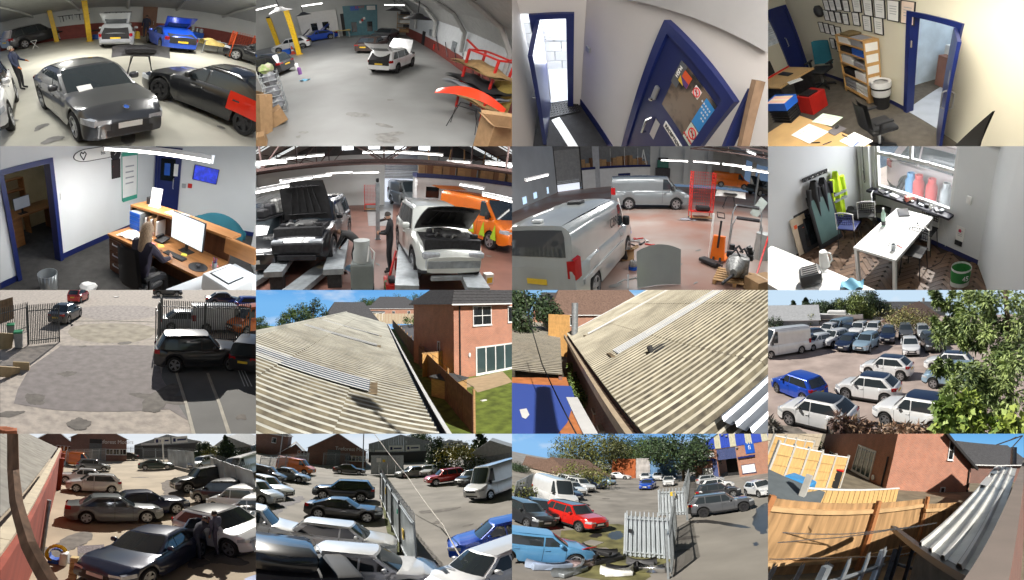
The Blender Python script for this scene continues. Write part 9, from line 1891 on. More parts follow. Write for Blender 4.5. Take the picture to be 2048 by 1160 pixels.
@pb('42')
def yard_42():
 c=place(1,3,50,5.3);sf_(c,338,38)
 ss_(c,(.30,.52,.85),(.72,.82,.92),.6,2.0)
 ground(c,M_ASPH,far=90)
 stains(16,330,8,.15,.8,mat('worn_patch'))
 grass=mat('weedy_edge',(.10,.11,.035),.95,var=.5,scale=2,bump=.4)
 ptc('weedy_edge',[G(985,520),G(1010,500),G(1290,1160),G(1090,1160),G(1060,900)],grass,.008)
 ptc('oil_stain',blob([G(60,640),G(240,520),G(380,490),G(380,530),G(240,580),G(90,720)],.15),mat('oil_stain',(.13,.12,.13),.85,var=.2),.01)
 car('bigsuv','black',G(690,525),268,'black SUV facing left, farther of the two black cars by the sheet fence')
 car('coupe','black',G(690,672),92,'black coupe facing the sheet fence between black SUV and white hatchback')
 car('hatch','white',G(672,945),93,'white five-door hatchback facing the sheet fence')
 car('cross','white',G(830,1225),94,'white car with black windscreen cut by the bottom edge below the white hatchback')
 t=car('saloon','darkgrey',G(735,322),92,'dark grey saloon with raised white bonnet at the far palisade',dt=1)
 car('coupe','midgrey',G(258,372),95,'grey coupe with pale bonnet beside the orange van',dt=1)
 car('hatch','black',G(75,368),95,'black hatchback at the left behind the grey coupe',dt=1)
 car('saloon','white',G(70,470),110,'white saloon facing right at the left edge',dt=1)
 car('hatch','silver',G(-20,520),105,'silver car mostly out of view at the left edge below the white saloon',dt=1)
 car('suv','white',G(-60,830),80,'white SUV showing only its front wheel at the left edge',rims=M_RIMD)
 car('van','orange',G(310,312),100,'orange van parked behind the far-left palisade',dt=1)
 car('suv','red',G(1500,398),262,'red SUV with dark sunroof by the conifers',roof='red')
 car('hatch','white',G(1365,335),205,'white people carrier left of the red SUV',dt=1)
 car('saloon','silver',G(1235,345),250,'silver damaged saloon behind the sheet fence',dt=1)
 car('hatch','black',G(1715,395),235,'black hatchback between red SUV and white van',dt=1)
 car('bigvan','white',G(1905,478),238,'white van at the right edge facing left')
 car('hatch','blue',G(1985,925),280,'bright blue hatchback cut by the right edge of the split yard')
 car('hatch','white',G(1930,1210),250,'white car corner at the bottom right of the split yard')
 p=G(-40,1330);t=tg('recovery_truck','black truck cab with slatted guard at the bottom left corner','truck',p,R(-70))
 MB().rbox((-1.0,-2.4,.5),(1.0,2.2,1.5),.15).bd('cab',MTr,t,40);MB().rbox((-.95,-.8,1.5),(.95,1.2,2.1),.2).bd('cab_roof',paint(PAINTS['black']),t,40)
 MB().grid(lambda u,v:((u*2-1)*.85,1.25+.35*(1-v),1.52+.5*v),4,2).bd('windscreen',MCg,t)
 for k in rg(8):MB().bar((-.8+k*.22,-2.2,1.52),(-.8+k*.22,-.9,1.9),.07,.07).bd('guard_slat',MSt,t)
 for y in(-1.5,1.4):
  for s in(-1,1):MB().lathe([(.2,-.12),(.4,-.12),(.42,0),(.4,.12),(.2,.12)],16,'X',(s*.9,y,.42)).bd('tyre',M_TYRE,t,40)
 sheet=mat('mottled_steel_sheet')
 a,e=G(985,520),G(1275,1175);d=e-a;L=d.length;t=tg('sheet_fence','tall mottled steel sheet fence dividing the two yards','fence',a,az(d));n=5
 for k in rg(n):
  MB().box((k*L/n,-.02+.03*(k%2),.05),((k+1)*L/n-.02,.01+.03*(k%2),2.35-.05*(k%2))).bd('sheet',sheet,t)
  MB().box((k*L/n-.05,-.1,0),(k*L/n+.05,-.03,2.5)).bd('post',MDm,t)
 for k in rg(int(L/.3)):
  x=k*.3+.1;MB().prism([(x-.035,.06,.1),(x+.035,.06,.1),(x+.035,.06,2.45),(x,.06,2.6),(x-.035,.06,2.45)],(0,.02,0)).bd('pale',MSg,t)
 MB().bar((0,-.06,2.3),(L,-.06,2.3),.05).bar((0,-.06,.4),(L,-.06,.4),.05).bd('rail',MSg,t)
 MB().tube([(x*.25,.03+.06*sin(x*2.1),2.62+.05*cos(x*2.1))for x in rg(int(L*4))],.012,4).bd('barbed_wire',MDm,t)
 for i,(f,z,l)in en(((.35,1.7,'yellow warning notice high on the dividing sheet fence'),(.86,1.2,'yellow warning notice near the bottom edge on the dividing sheet fence'))):
  p=a+d*f+Zv(z);o=MB().box((-.2,-.08,-.22),(.2,-.05,.22)).bd('warning_notice',M_PLATEY,None,loc=p,rz=az(d),lb=l,cat='sign')
  MB().prism([(-.1,-.083,-.05),(.1,-.083,-.05),(0,-.083,.12)],(0,-.002,0)).bd('warning_mark',MBk,o)
 p=a+d*.78;MB().lathe([(.001,0),(.12,0),(.12,.03),(.001,.03)],12,'Y',(0,-.12,1.9)).bd('green_disc',mat('green_plastic',(.02,.4,.25),.4),None,loc=p,rz=az(d),lb='green plastic disc hanging on the dividing sheet fence',cat='disc')
 pal('far galvanised palisade before the grey works units',G(530,268),G(880,262),2.6,MSg,.22)
 pal('left galvanised palisade in front of the orange van',G(20,345),G(410,268),2.4,MSg,.3)
 a,e=G(905,330),G(1170,330);t=tg('steel_gate','closed steel sheet gate with notice beside the far palisade','gate',a,atan2((e-a).y,(e-a).x));L=(e-a).length
 for k in rg(4):MB().box((k*L/4,-.02,.1),((k+1)*L/4-.03,.03,2.9)).bd('sheet',MSg,t)
 MB().box((.8,-.05,1.9),(1.5,-.02,2.5)).bd('notice',MPa,t)
 MB().box((1.7,-.05,1.9),(2.1,-.02,2.3)).bd('warning_notice',M_PLATEY,t)
 MB().tube([CUR.D(930,0,30),CUR.D(1200,350,22),CUR.D(1480,730,14),CUR.D(1730,1160,10)],.03,5).bd('cable',mat('pale_cable',(.5,.46,.4),.7),None,lb='pale overhead cable slanting down across the split yard',cat='cable')
 bu_('brown brick works unit with white lettering on its gable',410,870,115,5,250,62,'Treforest Motors')
 bu_('low brown brick unit with red fascia left of the lettered gable',190,420,160,85,250,66,None,False)
 hse('dark brick house with hipped roof at the far left',sd_(60,60,75)[0],.2,12,9,4.6,3.0,MBd,MTi,(('f',-3,3.2,1,1.1,1,1),('f',3,3.2,1,1.1,1,1)),hip=.7)
 works_shed('grey clad warehouse with white sign boards, left of its pair',890,1400,85,15,75)
 works_shed('grey clad warehouse gable behind the yellow bush',1380,1680,110,50,85)
 for x,l in((212,'thin lamp post before the low brick unit'),(850,'lamp post beside the lettered brick gable')):
  p,h=sd_(x,8,52);MB().tube([(0,0,0),(0,0,h)],.09,8).tube([(0,0,h),(.3,0,h+.25),(1.0,0,h+.3)],.05,6).rbox((.9,-.12,h+.22),(1.5,.12,h+.34),.03).bd('lamp_post',MSg,None,50,loc=p,lb=l,cat='lamp post')
 for x,yt,dist,r_,kd,ms,sd,l in((1430,60,50,2.0,'column',DARKG,11,'dark columnar cypress beside the yellow bush'),(1755,-30,50,2.6,'conifer',DARKG,12,'large conifer above the red SUV'),(1990,85,60,2.0,'conifer',DARKG,13,'conifer at the right edge of the split yard'),(1290,-10,95,4,'round',GREEN,14,'tree peeping over the grey warehouse')):
  p,top=sd_(x,yt,dist);tree(l,p,top,r_,kd,ms,seed=sd)
 p,top=sd_(1550,90,47);shr('yellow flowering bush between cypress and conifer',p,top,2.8,YELL,1500,.25,5)
 p,top=sd_(1640,215,46);shr('dark green hedge behind the red SUV',p,top,3.4,DARKG,1200,.25,6)
 a,ht=sd_(1880,190,52);t=hse('grey-roofed shed behind the white van at the right edge',a,1.2,12,8,max(2,ht-1.6),2.0,mat('grey_cladding'),mat('pale_sheet_roof'),name='shed')
 # bottom row, third view: gated yard with the blue-and-cream unit
@pb('43')
def yard_43():
 c=place(2,3,150,5.5);sf_(c,208,38)
 ss_(c,(.08,.30,.78),(.28,.56,.92),.5,1.0)
 ground(c,M_ASPH,far=140)
 stains(16,420,9,.15,.8,mat('worn_patch'))
 gap=mat('dry_grass',(.16,.15,.06),.95,var=.5,scale=1.2,bump=.4)
 wet=mat('wet_tarmac',(.035,.032,.03),.35,var=.3,scale=.6)
 conc=mat('concrete_apron',(.27,.25,.22),.9,var=.18,scale=.3,bump=.2,bscale=9)
 ptc('concrete_apron',[G(1395,700),G(1500,380),G(1790,350),G(2040,500),G(2040,1160),G(1340,1160)],conc)
 ptc('grass_verge',blob([G(380,740),G(800,700),G(1180,760),G(1290,1150),G(300,1150)],.3),gap,.006)
 ptc('wet_patch',blob([G(740,800),G(850,760),G(900,830),G(780,850)],.1),wet,.01)
 ptc('wet_patch',blob([G(580,810),G(690,785),G(720,815),G(640,830)],.1,seed=3),wet,.01)
 ptc('wet_patch',blob([G(1390,690),G(1560,680),G(1870,735),G(1890,760),G(1560,705),G(1400,715)],.05,seed=4),wet,.01)
 ptc('wet_patch',blob([G(1880,640),G(2030,520),G(2040,800),G(1940,800)],.1,seed=5),wet,.01)
 ptc('wet_patch',blob([G(1900,865),G(1940,858),G(1945,890),G(1905,895)],.05,seed=6),wet,.01)
 car('suv','red',G(478,735),125,'bright red SUV with dark glass roof near the scrap heap',roof='darkgrey')
 t=car('hatch','skyblue',G(190,1000),62,'sky blue hatchback with smashed front beside the scrap pile',skip=('headlight','grille'))
 b=MB()
 for k in rg(7):b.rbox((-.8+.22*k,1.98+.05*(k%3),.3+.05*(k%2)),(-.55+.22*k,2.16+.06*(k%2),.55+.07*(k%3)),.04)
 b.bd('broken_front',MDm,t)
 MB().obox((.5,1.75,.83),(.25,.1,.1),(-.1,.3,.02),(0,0,.02)).bd('red_wing_panel',MRd,t)
 car('saloon','black',G(205,672),150,'black saloon behind the bright red SUV near the wire fence',dt=1)
 car('hatch','darkgrey',G(85,700),120,'dark hatchback at the yard edge behind the black saloon',dt=1)
 car('bigvan','white',G(320,562),138,'white high-roof van parked behind the red SUV in the gated yard')
 row=[('hatch','navy',415,490,130,'navy hatchback between the high-roof van and the white hatchback row'),('hatch','white',465,455,132,'white hatchback nearest the high-roof van in the fence row'),('suv','white',530,432,130,'white SUV second in the fence row of the gated yard'),('suv','white',450,400,128,'small white SUV behind the white hatchback by the brown-roofed houses'),('estate','navy',625,408,128,'dark navy estate third in the fence row'),('coupe','lightblue',712,380,126,'silver blue coupe fourth in the fence row'),('coupe','white',845,340,105,'white coupe at the far end of the fence row'),('hatch','black',640,352,125,'black hatchback behind the silver blue coupe'),('saloon','navy',715,338,110,'navy saloon behind the white coupe'),('suv','black',770,322,105,'black SUV below the yellowish hedge'),('hatch','blue',880,318,100,'small blue hatchback before the rusty container'),('hatch','white',540,375,125,'white hatchback half hidden behind the navy estate')]
 for k,co,x,y,h,l in row:car(k,co,G(x,y+22),h,l,dt=1)
 car('estate','blue',G(1072,440),192,'bright blue estate car standing alone before the white crossovers',dt=2)
 rows=[('cross','white',1052,362,'black','white crossover left of the pair behind the bright blue estate'),('cross','white',1150,360,'black','white crossover behind the bright blue estate, middle of its rank'),('cross','white',1238,400,'black','white crossover with black bonnet beside the sheeted gate'),('hatch','navy',1105,325,None,'navy hatchback second rank left, far end of the gated yard'),('suv','darkgrey',1190,325,None,'dark grey SUV second rank middle, far end of the gated yard'),('hatch','black',1268,340,None,'black hatchback second rank right, far end of the gated yard'),('suv','white',1140,305,None,'white SUV third rank left below the blue trailer'),('saloon','silver',1210,305,None,'silver saloon third rank middle below the blue trailer'),('suv','black',1280,312,None,'black SUV third rank right below the tall conifer'),('hatch','darkgrey',1020,300,None,'dark hatchback alone before the rusty container')]
 for k,co,x,y,rf,l in rows:car(k,co,G(x,y+14),185,l,roof=rf,dt=1)
 car('bigsuv','grey',G(1655,632),96,'dark grey SUV with black and red wheels on the concrete apron',rims=M_RIMD)
 car('suv','darkgrey',G(1630,515),95,'dark SUV mostly hidden behind the grey SUV on the apron',dt=1)
 car('hatch','white',G(1620,445),92,'white hatchback nearer of two by the brick unit shutter',dt=1)
 car('hatch','silver',G(1565,400),92,'silver white hatchback farther of two by the brick unit window',dt=1)
 car('cross','white',G(1965,490),172,'white crossover by the right end of the brick unit',dt=1)
 p0,p1=G(1450,372),G(2300,372);p1=Vc((p1.x,p0.y-6,0));d=(p1-p0).normalized();L=17.0
 t=tg('industrial_unit','orange brick unit with blue and cream striped gable and roller shutter','building',p0,az(d))
 hb=CUR.at(1450,140,p0);ap=hb+3.9
 b=MB();o=MB()
 b.box((0,0,0),(4.6,.3,hb));b.box((8.2,0,0),(L,.3,hb));b.box((4.6,0,hb-.12),(8.2,.3,hb));b.box((0,.3,0),(.3,20,hb));b.bd('wall',MBo,t)
 blue,cream=mat('blue_cladding',(.03,.07,.42),.45,var=.12,bump=.1),mat('cream_cladding',(.5,.48,.36),.5,var=.15)
 x=-.2;n=0
 def gz(x):return hb+(ap-hb)*(1-abs(x-L/2)/(L/2+.2))
 while x<L+.2:
  w=1.75 if n%2==0 else 1.15
  x2=min(L+.2,x+w);m=MB();k=0;xs=x
  while xs<x2-1e-3:
   xe=min(x2,xs+.2);yo=-.08-.03*(k%2);m.prism([(xs,yo,hb-.02),(xe,yo,hb-.02),(xe,yo,gz(xe)),(xs,yo,gz(xs))],(0,.2,0));xs=xe;k+=1
  m.bd('cladding_panel',blue if n%2==0 else cream,t);x=x2;n+=1
 MB().add([(-.4,-.3,hb-.1),(L/2,-.3,ap+.05),(L/2,20,ap+.05),(-.4,20,hb-.1),(L+.4,-.3,hb-.1),(L+.4,20,hb-.1)],[(0,1,2,3),(1,4,5,2)]).bd('roof',cream,t)
 s=obj('roller_shutter',None,t)
 for k in rg(12):MB().box((4.6,.1,hb-.25-k*.16),(8.2,.16,hb-.12-k*.16)).bd('slat',mat('blue_grey_shutter',(.1,.13,.3),.4,.3),s)
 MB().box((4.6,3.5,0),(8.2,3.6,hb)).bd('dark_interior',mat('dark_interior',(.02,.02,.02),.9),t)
 MB().box((.7,-.06,hb-1.35),(4.1,0,hb-.65)).bd('sign_board',MWh,t)
 MB().box((1.1,-.35,hb-2.0),(4.4,0,hb-1.7)).bd('awning',MNa,t)
 wdw(t,(2.5,0,1.3),(0,-1,0),2.1,1.6,1,1,frame=MNa,pane=MPa)
 MB().box((3.6,-.05,.2),(4.5,0,hb-2.0)).bd('small_shutter',mat('blue_grey_shutter'),t)
 MB().box((8.5,-.35,hb-2.2),(11.5,0,hb-1.9)).bd('awning',MNa,t);wdw(t,(10,0,1.2),(0,-1,0),2.4,1.5,1,1,frame=MNa,pane=MPa)
 sg=MB().box((10.0,-.1,hb-1.6),(11.6,0,hb+.2)).bd('blue_sign',MBl,t);lt('fi',1.0,MWh,sg,(10.8,-.12,hb-.6))
 for xx,zz_ in((1.3,hb-.2),(8.6,hb-.3),(1.6,hb+.5),(6.2,hb+2.2),(7.0,hb+1.9)):
  MB().rbox((xx-.2,-.4,zz_-.1),(xx+.2,-.12,zz_+.12),.03).bd('floodlight',MSg,t)
 sheet=mat('pale_steel_sheet',(.46,.50,.53),.5,.1,var=.15,scale=2,bump=.05)
 t=pal('near palisade gate leaf with sheet steel backing, swung open towards the viewer',G(880,975),G(1262,1005),2.45,sheet,.2,'palisade_gate','gate',backing=sheet,post=3)
 MB().box((.22,-.05,1.35),(.38,-.03,1.55)).bd('lock_box',MDm,t)
 pal('far palisade gate leaf with steel sheet and yellow notice',G(1160,655),G(1372,648),2.35,sheet,.24,'palisade_gate','gate',backing=sheet,post=3)
 pa=G(1362,650);MB().box((0,0,0),(.4,.02,.35)).bd('warning_notice',M_PLATEY,None,loc=(pa.x-1.0,pa.y-.12,1.75),lb='yellow warning notice fixed to the far gate leaf',cat='sign')
 pal('galvanised palisade fence running away beside the concrete apron',G(1372,640),G(1408,372),2.5,MSg,.3)
 pal('short galvanised palisade fence run between both gate leaves',G(1262,1150),G(1300,760),2.35,MSg,.25)
 for x,y,l in((1296,780,'tall steel gate post beside the near gate leaf'),(1385,690,'slim dark steel gate post at the corner of the apron')):
  b=MB();b.box((-.07,-.07,0),(.07,.07,2.7));b.box((-.1,-.1,2.7),(.1,.1,2.73));p=G(x,y);b.bd('gate_post',MSg,None,loc=p,lb=l,cat='post')
 rnd=random.Random(5)
 sc=[('crumpled white bonnet panel on the scrap heap',MWh,400,985),('pale blue door panel at the left of the scrap heap',mat('pale_blue_panel',(.35,.42,.55),.35),330,1090),('pinkish silver bumper across the scrap heap',mat('pink_silver',(.42,.33,.33),.35,.3),620,1060),('black bumper skin on top of the scrap heap',MTr,640,960),('long black bumper by the open gate',MTr,780,1030),('grey wheel arch panel in the scrap heap',MSg,520,1120),('dark grey wheel liner lying before the near gate',mat('liner_grey',(.1,.1,.105),.5),1020,1060),('black radiator frame at the foot of the gate',MDm,900,1110),('broken white plastic trim beside the radiator frame',MPa,850,1140),('silver lamp unit lying by the fence foot',M_CHROME,1100,1110)]
 for i,(l,m,x,y)in en(sc):
  p=G(x,y);b=MB();a=rnd.uniform(-.5,.5);w=.95 if i<6 else .6
  def fn(u,v):s=u*2-1;return(s*w,.35*s*s+.1*sin(v*3),.05+.42*v+.1*(1-s*s)*sin(v*4))
  b.grid(fn,10,4);b.grid(lambda u,v:(fn(u,v)[0]*.98,fn(u,v)[1]+.05,fn(u,v)[2]-.01),10,4);b.rbox((-w*.8,.05,.02),(w*.8,.3,.2+.1*rnd.random()),.03)
  b.bd('scrap_bumper'if'bumper'in l else'scrap_bodywork',m,None,50,loc=p,rz=a+.4*(i%3),lb=l,cat='scrap')
 for i,(x,y)in en(((500,900),(640,870),(730,930),(560,930))):
  MB().obox((0,0,.03),(.45,.1,0),(-.1,.35,.02),(0,0,.02)).bd('paving_slab',conc,None,loc=G(x,y),rz=i,lb='%s slab lying on the dry grass before the scrap heap'%('pale','broken','tilted','leftmost grey')[i],cat='slab')
 for x,yt,dist,w,d,h,r_,rz,l in((460,205,62,9,12,3.0,2.6,1.0,'cream bungalow with brown tiled gable beside the yard hedge'),(330,215,80,13,10,4.2,3.0,.2,'long brown-roofed bungalow left of the cream gable'),(190,235,100,14,10,5,3,.1,'far brown-roofed house at the left of the bungalows'),(90,290,85,9,9,3.2,2.4,.2,'white end house with dark roof at the far left')):
  p,top=sd_(x,yt,dist);hse(l,(p.x,p.y,top-h-r_),rz,w,d,h,r_,mat('cream_render'),M_TILEB,(('f',-2,h*.5,1.2,1.1,2,1),('f',2,h*.5,1.2,1.1,2,1),('l',0,h*.55,.9,1.0,1,1)),name='bungalow')
 for x,yt,dist,r_,kd,ms,sd,l in((640,20,75,9,'round',lm_((.16,.17,.04),(.1,.11,.03),(.05,.06,.02)),3,'broad yellow-green willow above the bungalows'),(1010,55,95,8.5,'round',GREEN,4,'round green tree behind the rusty container'),(1120,70,110,8,'round',DARKG,5,'dark tree behind the blue trailer'),(1330,5,60,6.5,'round',DARKG,6,'tall dark tree with bare branches left of the brick unit'),(1450,30,85,6,'conifer',DARKG,7,'tall conifer just behind the brick unit corner'),(10,270,60,3.5,'round',DARKG,8,'dark tree at the left edge above the white end house'),(430,170,120,6,'round',GREEN,9,'tree top behind the brown roofs')):
  p,top=sd_(x,yt,dist);tree(l,p,top,r_,kd,ms,seed=sd)
 p,top=sd_(590,255,48);shr('yellow-green hedge bush before the cream bungalow',p,top,4.2,lm_((.2,.2,.05),(.12,.13,.03),(.06,.07,.02)),1800,.25)
 p,top=sd_(70,400,30);shr('bright green bush at the left fence of the gated yard',p,max(1.2,top),1.6,lm_((.2,.22,.05),(.12,.14,.03),(.06,.07,.02)),600,.15,2)
 for x0,x1,yt,dist,m,l in((790,980,205,70,mat('rusty_orange',(.42,.11,.03),.7,var=.3,scale=1),'rusty orange shipping container at the back of the yard'),(980,1090,205,70,mat('faded_white',(.45,.42,.4),.7,var=.3,scale=1),'faded white container between the rusty and blue ones'),(1090,1290,190,66,mat('faded_blue',(.12,.24,.42),.6,var=.3,scale=1),'faded blue container below the blue trailer')):
  a,top=sd_(x0,yt,dist);b2,_=sd_(x1,yt,dist);d=b2-a;t=tg('shipping_container',l,'container',a,az(d));h=max(2.4,top);L2=d.length-.1
  b=MB();n=int(L2/.25);pts=[]
  for k in rg(n):b.box((k*L2/n,-.04*(k%2),.1),((k+1)*L2/n,2.4,h))
  b.bd('side',m,t);MB().box((0,-.06,0),(L2,2.42,.1)).box((0,-.06,h),(L2,2.42,h+.1)).bd('frame',m,t)
 a,top=sd_(1140,125,72);b2,_=sd_(1262,125,72);d=b2-a;t=tg('box_trailer','bright blue box trailer above the containers','trailer',a,az(d))
 MB().rbox((0,0,top-3.2),(d.length,2.4,top),.1).bd('box',mat('bright_blue',(.05,.3,.65),.5),t);MB().box((0,.2,0),(d.length,2.2,top-3.25)).bd('chassis',MTr,t)
 a,b2=G(0,560),G(145,455);t=tg('sheet_fence','grey steel sheet fence along the left edge of the gated yard','fence',a,atan2((b2-a).y,(b2-a).x));L2=(b2-a).length;n=14
 for k in rg(n):MB().box((k*L2/n,-.02*(k%2),0),((k+1)*L2/n-.01,.04,2.0)).bd('sheet',MSg,t)
 # bottom row, fourth view: garden fence, brick hse and steel lean-to
@pb('44')
def fence_44():
 c=place(3,3,0,3.75,12);AZ=128;sf_(c,AZ,36)
 ss_(c,(.05,.30,.78),(.2,.52,.9),.05,7.0)
 ground(c,mat('garden_earth',(.2,.17,.12),.95,var=.3,scale=1),far=120)
 wood=mat('fresh_fence_board',(.40,.24,.11),.75,var=.4,scale=2.2,stretch=(3,3,.35),dt=8);woodd=mat('fence_rail',(.55,.36,.18),.75,var=.2);post=mat('fence_post',(.38,.16,.06),.75,var=.2)
 A,B=G(-40,492,1.9),G(1240,512,1.9);A.z=B.z=0;d=B-A;L=d.length;rz=az(d)
 t=tg('timber_fence','tall fresh timber fence crossing the middle, facing the viewer','fence',A,rz);n=int(L/.145)
 for k in rg(n):MB().prism([(k*L/n,.0,-.2),((k+1)*L/n+.012,-.02,-.2),((k+1)*L/n+.012,-.02,1.88),(k*L/n,0,1.88)],(0,.02,0)).bd('board',wood,t)
 for z in(.35,1.68):MB().box((0,-.09,z-.05),(L,-.022,z+.05)).bd('rail',woodd,t)
 for f in(.02,.565,.985):MB().box((L*f-.06,-.17,-.2),(L*f+.06,-.092,1.98)).bd('post',post,t)
 A2,B2=G(1245,560,1.75),G(1520,545,1.75);A2.z=B2.z=0;d=B2-A2;L2=d.length;t=tg('timber_fence','shaded lower fence length running on to the right','fence',A2,az(d));n=int(L2/.15)
 for k in rg(n):MB().box((k*L2/n,.01*(k%2),0),((k+1)*L2/n-.004,.02+.01*(k%2),1.75)).bd('board',wood,t)
 for z in(.35,1.55):MB().box((0,-.06,z-.05),(L2,-.005,z+.05)).bd('rail',woodd,t)
 lm=mat('pale_fence_board',(.62,.40,.16),.75,var=.18,stretch=(3,3,.4));gp=mat('grey_concrete_post',(.5,.49,.45),.8,var=.1)
 for l,x0,y0,x1,y1,h,pn in(('back garden fence of horizontal orange boards with white posts',-40,395,330,428,1.9,3),('second garden fence farther up with pale posts',-40,245,300,260,1.7,4),('shaded garden fence beside the brick house',335,428,560,432,1.8,2)):
  p,q=G(x0,y0),G(x1,y1);d=q-p;LL=d.length;t=tg('panel_fence',l,'fence',p,az(d))
  for k in rg(pn):
   for r_ in rg(4):MB().box((k*LL/pn+.06,-.01*(r_%2),h*r_/4+.02),((k+1)*LL/pn-.06,.03,h*(r_+1)/4-.01)).bd('board',lm,t)
   for z in(.02,h/4,h/2,h*.75,h):MB().box((k*LL/pn+.05,-.04,z-.03),((k+1)*LL/pn-.05,-.012,z+.03)).bd('rail',MPa if z>h*.9 else lm,t)
  for k in rg(pn+1):MB().box((k*LL/pn-.06,-.06,0),(k*LL/pn+.06,.06,h+.12)).bd('post',gp,t)
 p,q=G(295,470,.9),G(1030,462,.9);p.z=q.z=0;d=q-p;t=tg('picket_fence','low sunlit fence of upright boards just behind the tall fence','fence',p,az(d));LL=d.length;n=36
 for k in rg(n):MB().box((k*LL/n,.012*(k%2),0),((k+1)*LL/n-.02,.02+.012*(k%2),1.05)).bd('board',lm,t)
 MB().box((0,-.03,1.05),(LL,.06,1.1)).bd('capping',MWh,t)
 P0=G(930,440);gx=Vc((cos(R(33)),sin(R(33)),0));rd=CUR.ray(1590,400);Wg=(P0.x*rd.y-P0.y*rd.x)/(gx.y*rd.x-gx.x*rd.y);P1=P0+gx*Wg;back=Vc((-gx.y,gx.x,0));Ln=13.0
 he=CUR.at(1640,262,P1);t=tg('brick_house','red brick house with sunlit gable end and shaded garden front','house',P0,az(gx))
 nrm=back;qq=CUR.W(1392,8,P0,back);sl_=(qq.z-he)/max(.5,Wg-(qq-P0).dot(gx));rise=sl_*Wg;zl=he+rise
 M_BR=bk_('new_red_brick',(.60,.18,.08),(.47,.13,.06),(.5,.38,.3))
 MB().prism([(0,0,0),(Wg,0,0),(Wg,0,he),(0,0,zl)],(0,Ln,0)).bd('wall',M_BR,t)
 b=MB();e=.35;kz=e*sl_
 b.prism([(Wg+e,-e,he-kz),(0,-e,zl),(0,Ln,zl),(Wg+e,Ln,he-kz)],(0,0,.12));r=b.bd('roof',MTi,t)
 for k in rg(14):
  f0,f1=k/14,(k+.97)/14;x0_,x1_=lerp(Wg+e,0,f0),lerp(Wg+e,0,f1);z0_,z1_=lerp(he-kz,zl,f0),lerp(he-kz,zl,f1)
  MB().add([(x0_,-e-.02,z0_+.17),(x1_,-e-.02,z1_+.13),(x1_,Ln,z1_+.13),(x0_,Ln,z0_+.17)],[(0,1,2,3)]).bd('tile_course',MTi,r)
 MB().bar((Wg+e,-e-.03,he-kz),(0,-e-.03,zl),.16,.2).bd('barge_board',MTr,t)
 def on_gable(x,y):q=CUR.W(x,y,P0,back);return(q-P0).dot(gx),q.z
 for x,y,w,h in((1445,135,.55,1.5),(1368,495,.45,1.35)):
  a,z=on_gable(x,y);wdw(t,(a,0,z),(0,-1,0),w,h,1,2)
 def on_front(x,y):q=CUR.W(x,y,P0,gx);return(q-P0).dot(back),q.z
 a,z=on_front(725,335);wdw(t,(0,a,1.1),(-1,0,0),3.0,2.15,4,1,pane=mat('patio_glass'),fw=.13)
 a,z=on_front(500,200);wdw(t,(0,a,z),(-1,0,0),1.6,1.1,3,1)
 b=MB();a,z=on_front(835,350);b.lathe([(.001,-.1),(.2,-.1),(.2,-.02),(.001,0)],14,'X',(0,a,z));b.bd('round_vent',MWh,t)
 for a,z0_ in((.5,0),):MB().tube([(-.08,a,0),(-.08,a,he)],.06,8).bd('downpipe',MTr,t)
 MB().tube([(Wg-.25,-.08,0),(Wg-.25,-.08,he-.3)],.06,8).bd('downpipe',MTr,t)
 q,ht=sd_(1655,290,38);hse('dark tiled neighbouring house beyond the gable end',(q.x,q.y,0),.4,8,8,max(2,ht-2),2,MBd,MTi)
 a,z=on_gable(1440,345);Q=P0+gx*a+Zv(z);sd=Vc((sin(R(AZ))*cos(R(36)),cos(R(AZ))*cos(R(36)),sin(R(36))));top=Q+sd*11
 tt=tg('works_gable','gabled works building out of view whose pointed shadow lies on the brick house','building',(top.x,top.y,0),az(gx));MB().prism([(-2.6,0,0),(2.6,0,0),(2.6,0,top.z-1.7),(0,0,top.z),(-2.6,0,top.z-1.7)],(0,.3,0)).bd('wall',MBd,tt);KU.append(tt)
 q=G(505,425);t=tg('wheelie_bin','dark wheelie bin with red lid against the house','bin',q,.2);MB().rbox((-.3,-.3,0),(.3,.3,1.0),.05).bd('tub',MTr,t);MB().rbox((-.34,-.34,1.0),(.34,.34,1.08),.02).bd('lid',MRd,t)
 q=G(545,390);shr('small potted conifer by the house wall',q,1.5,.3,DARKG,300,.1,3)
 q=G(90,470,.6);MB().prism([(-1.6,-.8,0),(1.5,-.8,0),(1.3,.8,.35),(-1.2,.8,.35)],(0,0,.08)).bd('grey_cover',mat('grey_felt',(.12,.14,.15),.8),None,loc=q,lb='grey felt covered lid in the back garden',cat='cover')
 q=G(230,450,.6);MB().rbox((-.5,-.5,0),(.5,.5,.5),.05).bd('blue_tub',mat('bright_blue'),None,loc=q,lb='bright blue plastic tub beside the grey lid',cat='tub')
 q=G(275,480,.9);MB().box((-.1,-.1,-.9),(.1,.1,.7)).bd('grey_post',gp,None,loc=q,lb='grey concrete post beside the blue tub',cat='post')
 a,ht=sd_(180,40,60);e,_=sd_(-60,40,60);
 p,q=G(-60,140),G(380,175);d=q-p;t=tg('block_wall','pale rendered block wall at the upper left','wall',p,az(d));LL=d.length
 for k in rg(10):
  for r_ in rg(3):MB().box((k*LL/10,.01*((k+r_)%2),r_*.8),((k+1)*LL/10-.04,.2,r_*.8+.76)).bd('block',mat('pale_block',(.5,.43,.33),.85,var=.12),t)
 q,top=sd_(320,95,32);shr('dark bush before the pale block wall',q,max(1,top),1.6,DARKG,800,.2,4);q,top=sd_(20,80,32);shr('small bush at the upper left corner',q,max(1,top),.9,GREEN,500,.15,5)
 st=mat('pale_steel_sheet_roof',(.62,.62,.59),.45,.1,var=.2,scale=1.5);nl,nr_,fl,fr_=G(1185,880,2.0),G(1640,1140,2.35),G(1800,262,2.0),G(1965,285,2.5)
